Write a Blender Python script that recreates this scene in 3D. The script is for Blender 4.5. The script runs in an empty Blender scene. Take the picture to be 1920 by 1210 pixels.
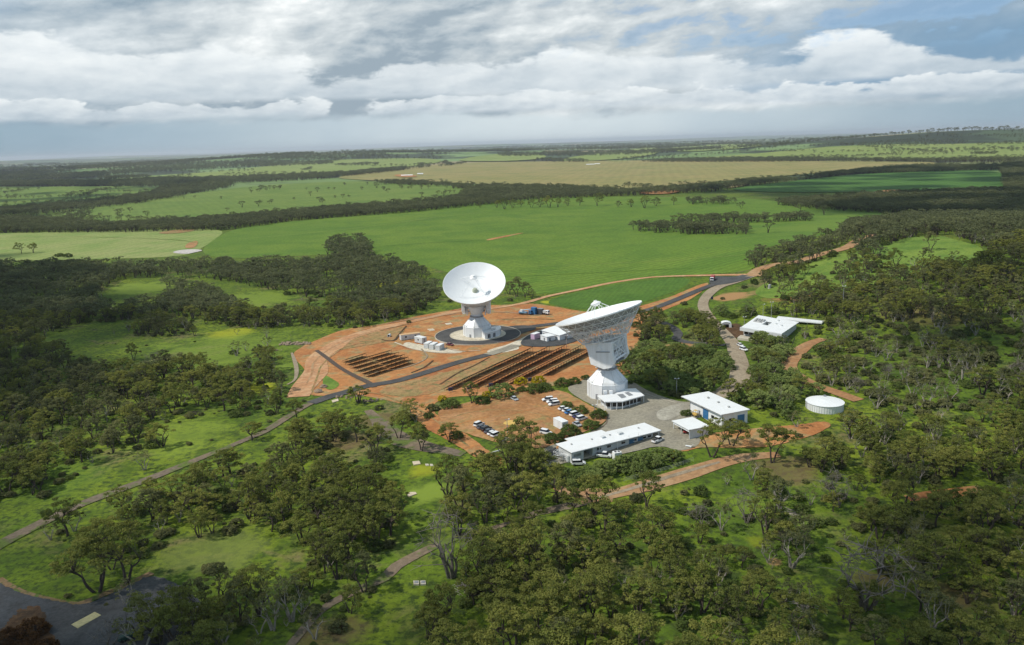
import bpy, bmesh, math, random
import numpy as np
from mathutils import Vector, Matrix
from mathutils.geometry import delaunay_2d_cdt
R = math.radians
SC = bpy.context.scene
COL = SC.collection
rng = np.random.RandomState(7)
random.seed(7)

# ------------------------------------------------------------------ camera
F, CX, CY = 1520.0, 960.0, 605.0
CAMZ = 109.0
PITCH, ROLL = math.atan(337 / F), R(1.79)
cp, sp, cr, sr = math.cos(PITCH), math.sin(PITCH), math.cos(ROLL), math.sin(ROLL)
FW = np.array([0, cp, -sp]); R0 = np.array([1.0, 0, 0]); U0 = np.array([0, sp, cp])
RT = cr * R0 - sr * U0; UP = cr * U0 + sr * R0
cam_d = bpy.data.cameras.new('camera'); cam = bpy.data.objects.new('camera', cam_d); COL.objects.link(cam)
M = Matrix(((RT[0], UP[0], -FW[0], 0), (RT[1], UP[1], -FW[1], 0), (RT[2], UP[2], -FW[2], CAMZ), (0, 0, 0, 1)))
cam.matrix_world = M
cam_d.sensor_width = 36; cam_d.lens = 36 * F / 1920; cam_d.clip_start = 1; cam_d.clip_end = 200000
SC.camera = cam

# ------------------------------------------------------------------ light
SUN_EL, SUN_AZ = R(50), (-0.97, -0.16)           # azimuth as a ground direction towards the sun
_n = math.hypot(*SUN_AZ)
SUND = Vector((SUN_AZ[0] / _n * math.cos(SUN_EL), SUN_AZ[1] / _n * math.cos(SUN_EL), math.sin(SUN_EL)))
sl = bpy.data.lights.new('sun', 'SUN'); so = bpy.data.objects.new('sun', sl); COL.objects.link(so)
sl.energy = 2.7; sl.angle = R(2.0); sl.color = (1.0, 0.955, 0.88)
so.rotation_euler = SUND.to_track_quat('Z', 'Y').to_euler(); so.location = (0, 0, 300)
SC.view_settings.view_transform = 'Standard'; SC.view_settings.look = 'None'
SC.view_settings.exposure = 0.5; SC.view_settings.gamma = 1.0
SC.render.engine = 'CYCLES'
SC.cycles.use_denoising = True
SC.cycles.max_bounces = 5; SC.cycles.diffuse_bounces = 2; SC.cycles.glossy_bounces = 2
SC.cycles.transmission_bounces = 2; SC.cycles.volume_bounces = 0; SC.cycles.transparent_max_bounces = 6

def nd(nt, typ, loc=None, **kw):
    n = nt.nodes.new(typ)
    for k, v in kw.items():
        if k.startswith('i_'):
            n.inputs[k[2:].replace('_', ' ')].default_value = v
        else: setattr(n, k, v)
    return n
def mth(nt, op, a, b=None, c=None, clamp=False):
    n = nt.nodes.new('ShaderNodeMath'); n.operation = op; n.use_clamp = clamp
    for i, v in enumerate((a, b, c)):
        if v is None: continue
        if hasattr(v, 'links'): nt.links.new(v, n.inputs[i])
        else: n.inputs[i].default_value = v
    return n.outputs[0]
def smooth(nt, v, lo, hi):
    n = nt.nodes.new('ShaderNodeMapRange'); n.interpolation_type = 'SMOOTHSTEP'
    nt.links.new(v, n.inputs[0]); n.inputs[1].default_value = lo; n.inputs[2].default_value = hi
    return n.outputs[0]
def mixc(nt, f, a, b):
    n = nt.nodes.new('ShaderNodeMix'); n.data_type = 'RGBA'
    for s, v in ((0, f), (6, a), (7, b)):
        if hasattr(v, 'links'): nt.links.new(v, n.inputs[s])
        else: n.inputs[s].default_value = v if s == 0 else (*v[:3], 1)
    return n.outputs[2]
def noise(nt, vec, scale, detail=4, rough=.55, dist=0, w=None):
    n = nt.nodes.new('ShaderNodeTexNoise')
    n.inputs['Scale'].default_value = scale; n.inputs['Detail'].default_value = detail
    n.inputs['Roughness'].default_value = rough; n.inputs['Distortion'].default_value = dist
    if vec is not None: nt.links.new(vec, n.inputs['Vector'])
    return n.outputs[0]

W = bpy.data.worlds.new('World'); SC.world = W; W.use_nodes = True; W.cycles.sampling_method = 'MANUAL'; W.cycles.sample_map_resolution = 256
def build_world():
    nt = W.node_tree; nt.nodes.clear()
    out = nd(nt, 'ShaderNodeOutputWorld')
    sky = nd(nt, 'ShaderNodeTexSky', sky_type='NISHITA', sun_disc=False)
    sky.sun_elevation = SUN_EL; sky.sun_rotation = math.atan2(SUN_AZ[0], SUN_AZ[1]); sky.air_density = 1.0; sky.ozone_density = 4.0; sky.altitude = 2000
    bg1 = nd(nt, 'ShaderNodeBackground'); bg1.inputs[1].default_value = 0.10
    nt.links.new(sky.outputs[0], bg1.inputs[0])
    tc = nd(nt, 'ShaderNodeTexCoord'); sep = nd(nt, 'ShaderNodeSeparateXYZ'); nt.links.new(tc.outputs['Generated'], sep.inputs[0])
    x, y, z = sep.outputs
    az = mth(nt, 'ARCTAN2', x, y)                       # radians, 0 = straight ahead
    def vec(sx, sz, ox=0.0, oy=0.0):
        cv = nd(nt, 'ShaderNodeCombineXYZ')
        nt.links.new(mth(nt, 'MULTIPLY_ADD', az, sx, ox), cv.inputs[0])
        nt.links.new(mth(nt, 'MULTIPLY_ADD', z, sz, oy), cv.inputs[1])
        return cv.outputs[0]
    # picture the deck in (azimuth, height) with a gentle lean, warped so the edges curl
    lean = mth(nt, 'MULTIPLY', az, -.09)
    zz = mth(nt, 'ADD', z, lean)
    wv = nd(nt, 'ShaderNodeCombineXYZ'); nt.links.new(mth(nt, 'MULTIPLY', az, 7.0), wv.inputs[0]); nt.links.new(mth(nt, 'MULTIPLY', zz, 12.0), wv.inputs[1])
    wn = nd(nt, 'ShaderNodeTexNoise'); wn.inputs['Scale'].default_value = 1.6; wn.inputs['Detail'].default_value = 4; nt.links.new(wv.outputs[0], wn.inputs['Vector'])
    ws = nd(nt, 'ShaderNodeSeparateColor'); nt.links.new(wn.outputs['Color'], ws.inputs[0])
    def fld(sx, sz, ox, oy, wamp=.0, dx=0.0, dz=0.0, useZ=None):
        cv = nd(nt, 'ShaderNodeCombineXYZ')
        u = mth(nt, 'MULTIPLY_ADD', az, sx, ox + dx); w_ = mth(nt, 'MULTIPLY_ADD', useZ or zz, sz, oy + dz)
        if wamp:
            u = mth(nt, 'MULTIPLY_ADD', ws.outputs[0], wamp, u); w_ = mth(nt, 'MULTIPLY_ADD', ws.outputs[1], wamp, w_)
        nt.links.new(u, cv.inputs[0]); nt.links.new(w_, cv.inputs[1]); return cv.outputs[0]
    def billow(vec_, sc, det=5):
        no = nd(nt, 'ShaderNodeTexNoise'); no.noise_type = 'RIDGED_MULTIFRACTAL'; no.normalize = True
        for k_, v_ in (('Scale', sc * 1.0), ('Detail', det + 2), ('Roughness', .62), ('Offset', .82), ('Gain', 1.1)): no.inputs[k_].default_value = v_
        nt.links.new(vec_, no.inputs['Vector'])
        return mth(nt, 'SUBTRACT', 1.0, no.outputs[0])
    L1 = (4.8, 12.5, 3.1, 2.2)
    f1_ = noise(nt, fld(*L1, .18), 1.0, 12, .60, .0); f1s = noise(nt, fld(*L1, .18, .07, -.11), 1.0, 10, .60, .0)
    b1 = billow(fld(5.0, 13.0, 9.1, 4.2, .25), .8, 6)
    big = noise(nt, fld(2.6, 7.0, 7.7, 1.2, .2), 1.0, 4, .5)
    fine = noise(nt, fld(17, 40, 1.0, 4.0, .3), 1.0, 9, .62)
    rel = mth(nt, 'MULTIPLY', mth(nt, 'SUBTRACT', f1_, f1s), 1.7)
    v = mth(nt, 'MULTIPLY_ADD', mth(nt, 'SUBTRACT', f1_, .5), 1.15, mth(nt, 'MULTIPLY_ADD', mth(nt, 'SUBTRACT', big, .5), 1.55, .46))
    v = mth(nt, 'MULTIPLY_ADD', mth(nt, 'SUBTRACT', b1, .8), .22, v)
    v = mth(nt, 'ADD', v, rel)
    v = mth(nt, 'MULTIPLY_ADD', mth(nt, 'SUBTRACT', fine, .5), .17, v)
    ctr = mth(nt, 'SUBTRACT', 1.0, smooth(nt, mth(nt, 'ABSOLUTE', mth(nt, 'SUBTRACT', az, .04)), .05, .60))
    v = mth(nt, 'MULTIPLY_ADD', ctr, .10, v)
    ramp = nd(nt, 'ShaderNodeValToRGB'); nt.links.new(v, ramp.inputs[0])
    cr_ = ramp.color_ramp
    cr_.elements[0].position = .22; cr_.elements[0].color = (.24, .30, .35, 1)
    cr_.elements[1].position = .98; cr_.elements[1].color = (.76, .78, .775, 1)
    for p, c in ((.36, (.33, .385, .425)), (.52, (.42, .465, .49)), (.68, (.52, .56, .575)), (.84, (.63, .66, .665))):
        e = cr_.elements.new(p); e.color = (*c, 1)
    col = ramp.outputs[0]
    side = smooth(nt, mth(nt, 'ABSOLUTE', az), .25, .66)
    col = mixc(nt, mth(nt, 'MULTIPLY', side, .50), col, (.14, .235, .33))
    # cumulus heads above flat bases, with soft shaded undersides
    def heads(sx, sz, ox, oy, base_, top_, thr, amt, col, soft=.05):
        b_ = mth(nt, 'MULTIPLY_ADD', az, .0, base_)
        q0 = noise(nt, fld(sx, sz, ox, oy, .25, useZ=z), 1.0, 11, .58); q1 = noise(nt, fld(sx, sz, ox, oy, .25, .10, -.15, useZ=z), 1.0, 9, .58)
        f0 = mth(nt, 'MULTIPLY_ADD', mth(nt, 'SUBTRACT', q0, .5), 1.5, .75); f1 = mth(nt, 'MULTIPLY_ADD', mth(nt, 'SUBTRACT', q1, .5), 1.5, .75)
        lg = noise(nt, fld(sx * .45, sz * .12, ox + 3, oy + 1, .2, useZ=z), 1.0, 3, .5)
        hh = mth(nt, 'ADD', mth(nt, 'MULTIPLY', f0, .55), mth(nt, 'MULTIPLY', lg, 1.1))
        hh = mth(nt, 'SUBTRACT', hh, mth(nt, 'MULTIPLY', smooth(nt, z, base_, top_), .55))
        m_ = mth(nt, 'MULTIPLY', smooth(nt, hh, thr, thr + soft), smooth(nt, z, base_ - .004, base_ + .004))
        br = mth(nt, 'ADD', mth(nt, 'MULTIPLY', mth(nt, 'SUBTRACT', f0, f1), .9), mth(nt, 'MULTIPLY_ADD', smooth(nt, z, base_, base_ + (top_ - base_) * .6), .42, .30), clamp=True)
        hc = mixc(nt, br, (.30, .37, .43), (.78, .80, .79))
        return mixc(nt, mth(nt, 'MULTIPLY', m_, amt), col, hc)
    rb = mth(nt, 'MULTIPLY', smooth(nt, mth(nt, 'ADD', az, mth(nt, 'MULTIPLY', mth(nt, 'SUBTRACT', big, .5), .4)), .20, .42), mth(nt, 'MULTIPLY', smooth(nt, z, .028, .05), mth(nt, 'SUBTRACT', 1.0, smooth(nt, z, .095, .15))))
    col = mixc(nt, mth(nt, 'MULTIPLY', rb, .78), col, (.125, .235, .355))
    col = heads(8.0, 20.0, 5.3, 1.0, .056, .150, .70, .85, col, .08)
    col = heads(13.0, 36.0, 2.1, 7.2, .037, .085, .71, .85, col, .06)
    # rain haze under the cloud base
    hz = mth(nt, 'SUBTRACT', 1.0, smooth(nt, mth(nt, 'MULTIPLY_ADD', mth(nt, 'SUBTRACT', fine, .5), .030, mth(nt, 'MULTIPLY_ADD', mth(nt, 'SUBTRACT', big, .5), .03, z)), .026, .040))
    hcol = mixc(nt, smooth(nt, mth(nt, 'ABSOLUTE', mth(nt, 'SUBTRACT', az, .04)), .06, .55), (.50, .565, .59), (.225, .315, .38))
    hcol = mixc(nt, mth(nt, 'MULTIPLY', smooth(nt, noise(nt, fld(6.0, 2.0, 0, 0, .1), 1.0, 2, .4), .42, .66), .35), hcol, (.29, .38, .45))
    col = mixc(nt, mth(nt, 'MULTIPLY', hz, .92), col, hcol)
    bg2 = nd(nt, 'ShaderNodeBackground'); nt.links.new(col, bg2.inputs[0]); bg2.inputs[1].default_value = 1.0
    # open blue between the clouds
    gapr = smooth(nt, mth(nt, 'ADD', mth(nt, 'MULTIPLY', mth(nt, 'ABSOLUTE', az), .6), z), .44, .56)
    gap = mth(nt, 'MAXIMUM', mth(nt, 'MULTIPLY', gapr, smooth(nt, v, .85, .45)), mth(nt, 'MULTIPLY', mth(nt, 'MULTIPLY', smooth(nt, v, .50, .36), smooth(nt, az, .0, .2)), .35))
    gap = mth(nt, 'MULTIPLY', mth(nt, 'MULTIPLY', gap, smooth(nt, z, .075, .11)), mth(nt, 'MULTIPLY_ADD', smooth(nt, z, .2, .35), -.9, 1.0))
    mx = nd(nt, 'ShaderNodeMixShader'); nt.links.new(gap, mx.inputs[0]); nt.links.new(bg2.outputs[0], mx.inputs[1]); nt.links.new(bg1.outputs[0], mx.inputs[2])
    nt.links.new(mx.outputs[0], out.inputs[0])
build_world()

# ------------------------------------------------------------------ terrain height and picking ground points
def gs(X, Y, cx, cy, sx, sy): return np.exp(-((X - cx) / sx) ** 2 - ((Y - cy) / sy) ** 2)
def hgt(X, Y):
    X = np.asarray(X, float); Y = np.asarray(Y, float)
    D = np.hypot(X, Y)
    h = 7.5 * gs(X, Y, 62, 300, 120, 85)
    yy = np.where(Y > 560, np.exp(-((Y - 560) / 300) ** 2), np.exp(-((560 - Y) / 270) ** 2))
    h = h + 32 / (1 + np.exp(-(X - 175) / 50)) * yy
    a = np.clip((D - 800) / 2500, 0, 1)
    h = h + a * (5 * np.sin(X / 640 + 1) * np.sin(Y / 810 + .5) + 4 * np.sin(X / 390 + Y / 1100) - 3)
    h = h + 105 * gs(X, Y, 2750, 5000, 1250, 900) + 70 * gs(X, Y, -1500, 6800, 1700, 1100) + 30 * gs(X, Y, 600, 8500, 1800, 1500)
    h = h + np.clip((D - 9000) / 20000, 0, 1) * (52 * np.sin(X / 4300 + 1.7 + Y / 9000) * np.sin(Y / 2900) + 22 * np.sin(X / 1650 + Y / 2100))
    g = np.clip((D - 60) / 200, 0, 1) * np.clip((420 - np.abs(Y - 420)) / 300, 0, 1)
    return h + .5 * g * np.sin(X / 37 + .4) * np.sin(Y / 45)
def rays(px, py):
    px = np.asarray(px, float); py = np.asarray(py, float)
    d = FW + ((px - CX) / F)[..., None] * RT - ((py - CY) / F)[..., None] * UP
    return d
TS = np.exp(np.linspace(math.log(90), math.log(60000), 420))
def ground(px, py):
    """World point on the terrain under picture positions."""
    px = np.atleast_1d(np.asarray(px, float)); py = np.atleast_1d(np.asarray(py, float))
    d = rays(px, py); n = len(px)
    lo = np.full(n, TS[0]); hi = np.full(n, TS[-1]); done = np.zeros(n, bool)
    prev = TS[0]
    for t in TS[1:]:
        P = d * t
        hit = (~done) & (CAMZ + P[:, 2] < hgt(P[:, 0], P[:, 1]))
        lo[hit] = prev; hi[hit] = t; done |= hit; prev = t
        if done.all(): break
    for _ in range(22):
        m = (lo + hi) / 2; P = d * m[:, None]
        b = CAMZ + P[:, 2] < hgt(P[:, 0], P[:, 1])
        hi = np.where(b, m, hi); lo = np.where(b, lo, m)
    P = d * ((lo + hi) / 2)[:, None]
    P[:, 2] = hgt(P[:, 0], P[:, 1])
    return P
def G(px, py):
    return Vector(ground([px], [py])[0])
def at(px, py, z):
    """World point on the level z under one picture position."""
    d = rays(px, py); t = (z - CAMZ) / d[2]
    return Vector((d[0] * t, d[1] * t, z))
def project(P):
    P = np.asarray(P, float) - np.array([0, 0, CAMZ])
    z = P @ FW
    return CX + F * (P @ RT) / z, CY - F * (P @ UP) / z, z
def inside(poly, X, Y):
    poly = np.asarray(poly, float); X = np.asarray(X); Y = np.asarray(Y)
    c = np.zeros(X.shape, bool); n = len(poly); j = n - 1
    for i in range(n):
        xi, yi = poly[i]; xj, yj = poly[j]
        if yi != yj:
            c ^= ((yi > Y) != (yj > Y)) & (X < (xj - xi) * (Y - yi) / (yj - yi) + xi)
        j = i
    return c

# ------------------------------------------------------------------ mesh helpers
class MB:
    def __init__(s): s.v = []; s.f = []
    def add(s, vs, fs):
        o = len(s.v); s.v += [tuple(p) for p in vs]; s.f += [tuple(i + o for i in f) for f in fs]; return s
    def box(s, c, size, m=None, taper=1.0):
        x, y, z = size[0] / 2, size[1] / 2, size[2] / 2
        vs = [Vector((sx * x * (taper if sz > 0 else 1), sy * y * (taper if sz > 0 else 1), sz * z)) for sz in (-1, 1) for sy in (-1, 1) for sx in (-1, 1)]
        if m is not None: vs = [m @ q for q in vs]
        c = Vector(c); vs = [q + c for q in vs]
        return s.add(vs, [(0, 2, 3, 1), (4, 5, 7, 6), (0, 1, 5, 4), (2, 6, 7, 3), (0, 4, 6, 2), (1, 3, 7, 5)])
    def prism(s, poly, z0, z1, m=None):
        n = len(poly)
        a = sum(poly[i][0] * poly[(i + 1) % n][1] - poly[(i + 1) % n][0] * poly[i][1] for i in range(n))
        if a < 0: poly = list(poly)[::-1]
        f0 = z0 if callable(z0) else (lambda x, y: z0); f1 = z1 if callable(z1) else (lambda x, y: z1)
        vs = [Vector((p[0], p[1], f0(*p))) for p in poly] + [Vector((p[0], p[1], f1(*p))) for p in poly]
        if m is not None: vs = [m @ q for q in vs]
        fs = [tuple(range(n))[::-1], tuple(range(n, 2 * n))] + [(i, (i + 1) % n, n + (i + 1) % n, n + i) for i in range(n)]
        return s.add(vs, fs)
    def tube(s, a, b, r0, r1=None, n=5, cap=True):
        a = Vector(a); b = Vector(b); r1 = r0 if r1 is None else r1
        d = (b - a)
        if d.length < 1e-6: return s
        q = d.to_track_quat('Z', 'Y')
        vs = [a + q @ Vector((math.cos(2 * math.pi * i / n) * r0, math.sin(2 * math.pi * i / n) * r0, 0)) for i in range(n)]
        vs += [b + q @ Vector((math.cos(2 * math.pi * i / n) * r1, math.sin(2 * math.pi * i / n) * r1, 0)) for i in range(n)]
        fs = [(i, (i + 1) % n, n + (i + 1) % n, n + i) for i in range(n)]
        if cap: fs += [tuple(range(n))[::-1], tuple(range(n, 2 * n))]
        return s.add(vs, fs)
    def lathe(s, prof, n=24, m=None, ph=0.0, closed=False):
        vs = []
        for r, z in prof:
            for i in range(n):
                a = 2 * math.pi * i / n + ph; vs.append(Vector((r * math.cos(a), r * math.sin(a), z)))
        if m is not None: vs = [m @ q for q in vs]
        fs = []
        k = len(prof)
        for j in range(k - 1 if not closed else k):
            j2 = (j + 1) % k
            for i in range(n):
                fs.append((j * n + i, j * n + (i + 1) % n, j2 * n + (i + 1) % n, j2 * n + i))
        if not closed:
            fs.append(tuple(range(n))[::-1]); fs.append(tuple((k - 1) * n + i for i in range(n)))
        return s.add(vs, fs)
    def build(s, name, mat, parent=None, smooth=False, bevel=0.0):
        me = bpy.data.meshes.new(name); me.from_pydata(s.v, [], s.f); me.update()
        if bevel:
            bm = bmesh.new(); bm.from_mesh(me)
            es = [e for e in bm.edges if len(e.link_faces) == 2 and e.calc_face_angle(0) > .5]
            bmesh.ops.bevel(bm, geom=es, offset=bevel, segments=1, affect='EDGES'); bm.to_mesh(me); bm.free()
        if smooth:
            me.polygons.foreach_set('use_smooth', [True] * len(me.polygons))
            try: me.set_sharp_from_angle(angle=R(32))
            except Exception: pass
        me.materials.append(mat)
        o = bpy.data.objects.new(name, me); COL.objects.link(o)
        if parent is not None: o.parent = parent
        return o
def tag(o, label=None, cat=None, group=None, kind=None):
    if label: o['label'] = label
    if cat: o['category'] = cat
    if group: o['group'] = group
    if kind: o['kind'] = kind
    return o
def thing(name, label, cat, loc=(0, 0, 0), rz=0.0, group=None):
    o = bpy.data.objects.new(name, None); COL.objects.link(o)
    o.location = loc; o.rotation_euler = (0, 0, rz); o.empty_display_size = .5
    return tag(o, label, cat, group)
def copy_thing(root, loc, rz, label, scale=None, group=None):
    r = root.copy(); COL.objects.link(r); r.location = loc; r.rotation_euler = (0, 0, rz)
    if scale is not None: r.scale = scale
    r['label'] = label
    if group: r['group'] = group
    for ch in root.children:
        c = ch.copy(); COL.objects.link(c); c.parent = r
        for g in ch.children:
            k = g.copy(); COL.objects.link(k); k.parent = c
    return r
def np_mesh(name, V, Fc, mat, parent=None):
    """V (n,3), Fc (m,k) arrays"""
    me = bpy.data.meshes.new(name)
    V = np.asarray(V, np.float32); Fc = np.asarray(Fc, np.int32); k = Fc.shape[1]
    me.vertices.add(len(V)); me.vertices.foreach_set('co', V.ravel())
    me.loops.add(Fc.size); me.loops.foreach_set('vertex_index', Fc.ravel())
    me.polygons.add(len(Fc)); me.polygons.foreach_set('loop_start', np.arange(0, Fc.size, k, dtype=np.int32))
    me.update(calc_edges=True); me.validate()
    me.materials.append(mat)
    return me

# ------------------------------------------------------------------ materials
def new_mat(name):
    m = bpy.data.materials.new(name); m.use_nodes = True; nt = m.node_tree
    return m, nt, nt.nodes['Principled BSDF']
def plain(name, c, rough=.6, metal=0.0, var=.12, sc=1.2, dirt=None, bump=0.0, streak=False):
    """Painted or bare surface with weathering that varies over it."""
    m, nt, b = new_mat(name)
    g = nd(nt, 'ShaderNodeNewGeometry'); tc = nd(nt, 'ShaderNodeTexCoord')
    src = g.outputs['Position']
    if streak:
        mp = nd(nt, 'ShaderNodeMapping'); mp.inputs['Scale'].default_value = (1, 1, .12); nt.links.new(src, mp.inputs[0]); src = mp.outputs[0]
    n = noise(nt, src, sc, 5, .6)
    f = smooth(nt, n, .35, .7)
    d = dirt if dirt else tuple(v * (1 - var * 1.6) for v in c)
    col = mixc(nt, mth(nt, 'MULTIPLY', f, 1.0 if dirt is None else .5), c, d)
    nt.links.new(col, b.inputs['Base Color']); b.inputs['Roughness'].default_value = rough; b.inputs['Metallic'].default_value = metal
    if bump:
        bp = nd(nt, 'ShaderNodeBump'); bp.inputs['Distance'].default_value = bump; nt.links.new(n, bp.inputs['Height']); nt.links.new(bp.outputs[0], b.inputs['Normal'])
    return m
WHITE = plain('white_paint', (.78, .79, .78), .45, 0, .05, .35)
ROOF = plain('white_roof_sheet', (.84, .85, .84), .4, 0, .04, .25)
def ribbed(name, c):
    m = plain(name, c, .38, 0, .05, .3, (c[0] * .9, c[1] * .89, c[2] * .86)); nt = m.node_tree; b = nt.nodes['Principled BSDF']
    tc = nd(nt, 'ShaderNodeTexCoord'); w = nd(nt, 'ShaderNodeTexWave'); w.inputs['Scale'].default_value = .9; w.inputs['Distortion'].default_value = 0; w.bands_direction = 'X'
    nt.links.new(tc.outputs['Object'], w.inputs[0]); bp = nd(nt, 'ShaderNodeBump'); bp.inputs['Distance'].default_value = .08; bp.inputs['Strength'].default_value = .5
    nt.links.new(w.outputs['Fac'], bp.inputs['Height']); nt.links.new(bp.outputs[0], b.inputs['Normal'])
    return m
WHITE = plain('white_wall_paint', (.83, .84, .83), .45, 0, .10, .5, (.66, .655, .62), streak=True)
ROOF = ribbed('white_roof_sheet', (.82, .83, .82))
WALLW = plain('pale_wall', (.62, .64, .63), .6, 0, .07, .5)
GREYM = plain('grey_metal', (.30, .31, .32), .45, .3, .1)
STEEL = plain('galvanised_steel', (.42, .42, .40), .5, .2, .12)
DARK = plain('dark_glass', (.018, .02, .024), .15, 0, .1)
BLACK = plain('black_rubber', (.02, .02, .02), .8, 0, .1)
BLUEP = plain('blue_paint', (.04, .17, .36), .5, 0, .1)
CONC = plain('concrete', (.50, .46, .37), .85, 0, .14, .4, (.36, .30, .22))
SLABM = plain('pale_slab', (.62, .52, .38), .85, 0, .15, .6)
WOODB = plain('brown_rail', (.12, .075, .05), .8, 0, .2, 1.0)
PANELB = plain('panel_back', (.17, .12, .09), .6, 0, .2, .7)
ROCKM = plain('rock', (.30, .22, .15), .9, 0, .3, 1.5, (.14, .11, .08))
YELLOWP = plain('yellow_paint', (.65, .42, .10), .6, 0, .1)
REDP = plain('red_paint', (.40, .03, .025), .4, 0, .1)
TRUSSM = plain('truss_paint', (.88, .89, .88), .5, 0, .06, .6)

def ground_mat(name, c1, c2, c3, s1=.012, s2=.09, s3=.9, stripes=None, rough=.95, far=False, patch=None, tufts=None, spots=()):
    m, nt, b = new_mat(name)
    g = nd(nt, 'ShaderNodeNewGeometry'); P = g.outputs['Position']
    n1 = noise(nt, P, s1, 5, .6, .4); n2 = noise(nt, P, s2, 6, .62, .3); n3 = noise(nt, P, s3, 4, .65)
    col = mixc(nt, smooth(nt, n1, .38, .64), c1, c2)
    col = mixc(nt, mth(nt, 'MULTIPLY', smooth(nt, n2, .42, .66), .85), col, c3)
    if patch:
        pc, ps, lo, hi = patch
        col = mixc(nt, smooth(nt, noise(nt, P, ps, 6, .65, .5), lo, hi), col, pc)
    if tufts:
        tcol, ts, lo, hi = tufts
        col = mixc(nt, smooth(nt, noise(nt, P, ts, 3, .7), lo, hi), col, tcol)
    if stripes:                                     # seed rows and wheel lines
        ang, per, amt, sc_ = stripes
        mp = nd(nt, 'ShaderNodeMapping'); mp.inputs['Rotation'].default_value = (0, 0, ang); nt.links.new(P, mp.inputs[0])
        w = nd(nt, 'ShaderNodeTexWave'); w.inputs['Scale'].default_value = sc_; w.inputs['Distortion'].default_value = 3.5
        w.inputs['Detail'].default_value = 3; w.inputs['Detail Scale'].default_value = .35; nt.links.new(mp.outputs[0], w.inputs[0])
        k = mth(nt, 'MULTIPLY_ADD', w.outputs['Fac'], amt, 1 - amt / 2)
        hs = nd(nt, 'ShaderNodeHueSaturation'); nt.links.new(k, hs.inputs['Value']); nt.links.new(col, hs.inputs['Color']); col = hs.outputs[0]
    k = mth(nt, 'MULTIPLY_ADD', n3, 1.3, .36)
    hs = nd(nt, 'ShaderNodeHueSaturation'); nt.links.new(k, hs.inputs['Value']); nt.links.new(col, hs.inputs['Color']); col = hs.outputs[0]
    for (fx, fy, sx_, sy_, fc_, amt) in spots:          # patches where other plants grow
        mp = nd(nt, 'ShaderNodeMapping'); mp.vector_type = 'POINT'; mp.inputs['Location'].default_value = (-fx / sx_, -fy / sy_, 0); mp.inputs['Scale'].default_value = (1 / sx_, 1 / sy_, 0)
        nt.links.new(P, mp.inputs[0]); ln_ = nd(nt, 'ShaderNodeVectorMath', operation='LENGTH'); nt.links.new(mp.outputs[0], ln_.inputs[0])
        q = mth(nt, 'ADD', ln_.outputs['Value'], mth(nt, 'MULTIPLY', mth(nt, 'SUBTRACT', n2, .5), 2.2))
        col = mixc(nt, mth(nt, 'MULTIPLY', mth(nt, 'SUBTRACT', 1.0, smooth(nt, q, .55, 1.15)), amt), col, fc_)
    if far:                                         # patchwork of distant paddocks
        sep = nd(nt, 'ShaderNodeSeparateXYZ'); nt.links.new(P, sep.inputs[0])
        ln = nd(nt, 'ShaderNodeVectorMath', operation='LENGTH'); nt.links.new(P, ln.inputs[0])
        vo = nd(nt, 'ShaderNodeTexVoronoi'); vo.inputs['Scale'].default_value = .0011; nt.links.new(P, vo.inputs['Vector'])
        rp = nd(nt, 'ShaderNodeValToRGB'); rp.color_ramp.interpolation = 'CONSTANT'
        sc1 = nd(nt, 'ShaderNodeSeparateColor'); nt.links.new(vo.outputs['Color'], sc1.inputs[0]); nt.links.new(sc1.outputs[0], rp.inputs[0])
        els = [(0, (.15, .22, .075)), (.18, (.20, .22, .09)), (.34, (.06, .08, .04)), (.44, (.18, .26, .10)), (.60, (.27, .23, .12)), (.72, (.07, .10, .05)), (.80, (.13, .20, .07))]
        rp.color_ramp.elements[0].color = (*els[0][1], 1); rp.color_ramp.elements[1].position = els[1][0]; rp.color_ramp.elements[1].color = (*els[1][1], 1)
        for p, c in els[2:]:
            e = rp.color_ramp.elements.new(p); e.color = (*c, 1)
        wd = smooth(nt, noise(nt, P, .0016, 7, .62, .6), .48, .54)
        fc = mixc(nt, mth(nt, 'MULTIPLY', wd, .9), rp.outputs[0], (.033, .042, .026))
        col = mixc(nt, smooth(nt, ln.outputs['Value'], 1700, 2600), col, fc)
    nt.links.new(col, b.inputs['Base Color']); b.inputs['Roughness'].default_value = rough
    b.inputs['Specular IOR Level'].default_value = .15
    bp = nd(nt, 'ShaderNodeBump'); bp.inputs['Distance'].default_value = .35; bp.inputs['Strength'].default_value = .5
    nt.links.new(n3, bp.inputs['Height']); nt.links.new(bp.outputs[0], b.inputs['Normal'])
    return m
def spot(x, y, w, c, amt=.85, k=.45):
    g = ground([x, x - w / 2, x + w / 2], [y, y, y]); r = float(np.hypot(*(g[2] - g[1])[:2])) / 2; return (g[0][0], g[0][1], r, r * k * 2.2, c, amt)
YF, LT, BR = (.40, .40, .025), (.19, .26, .035), (.16, .10, .055)
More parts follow.
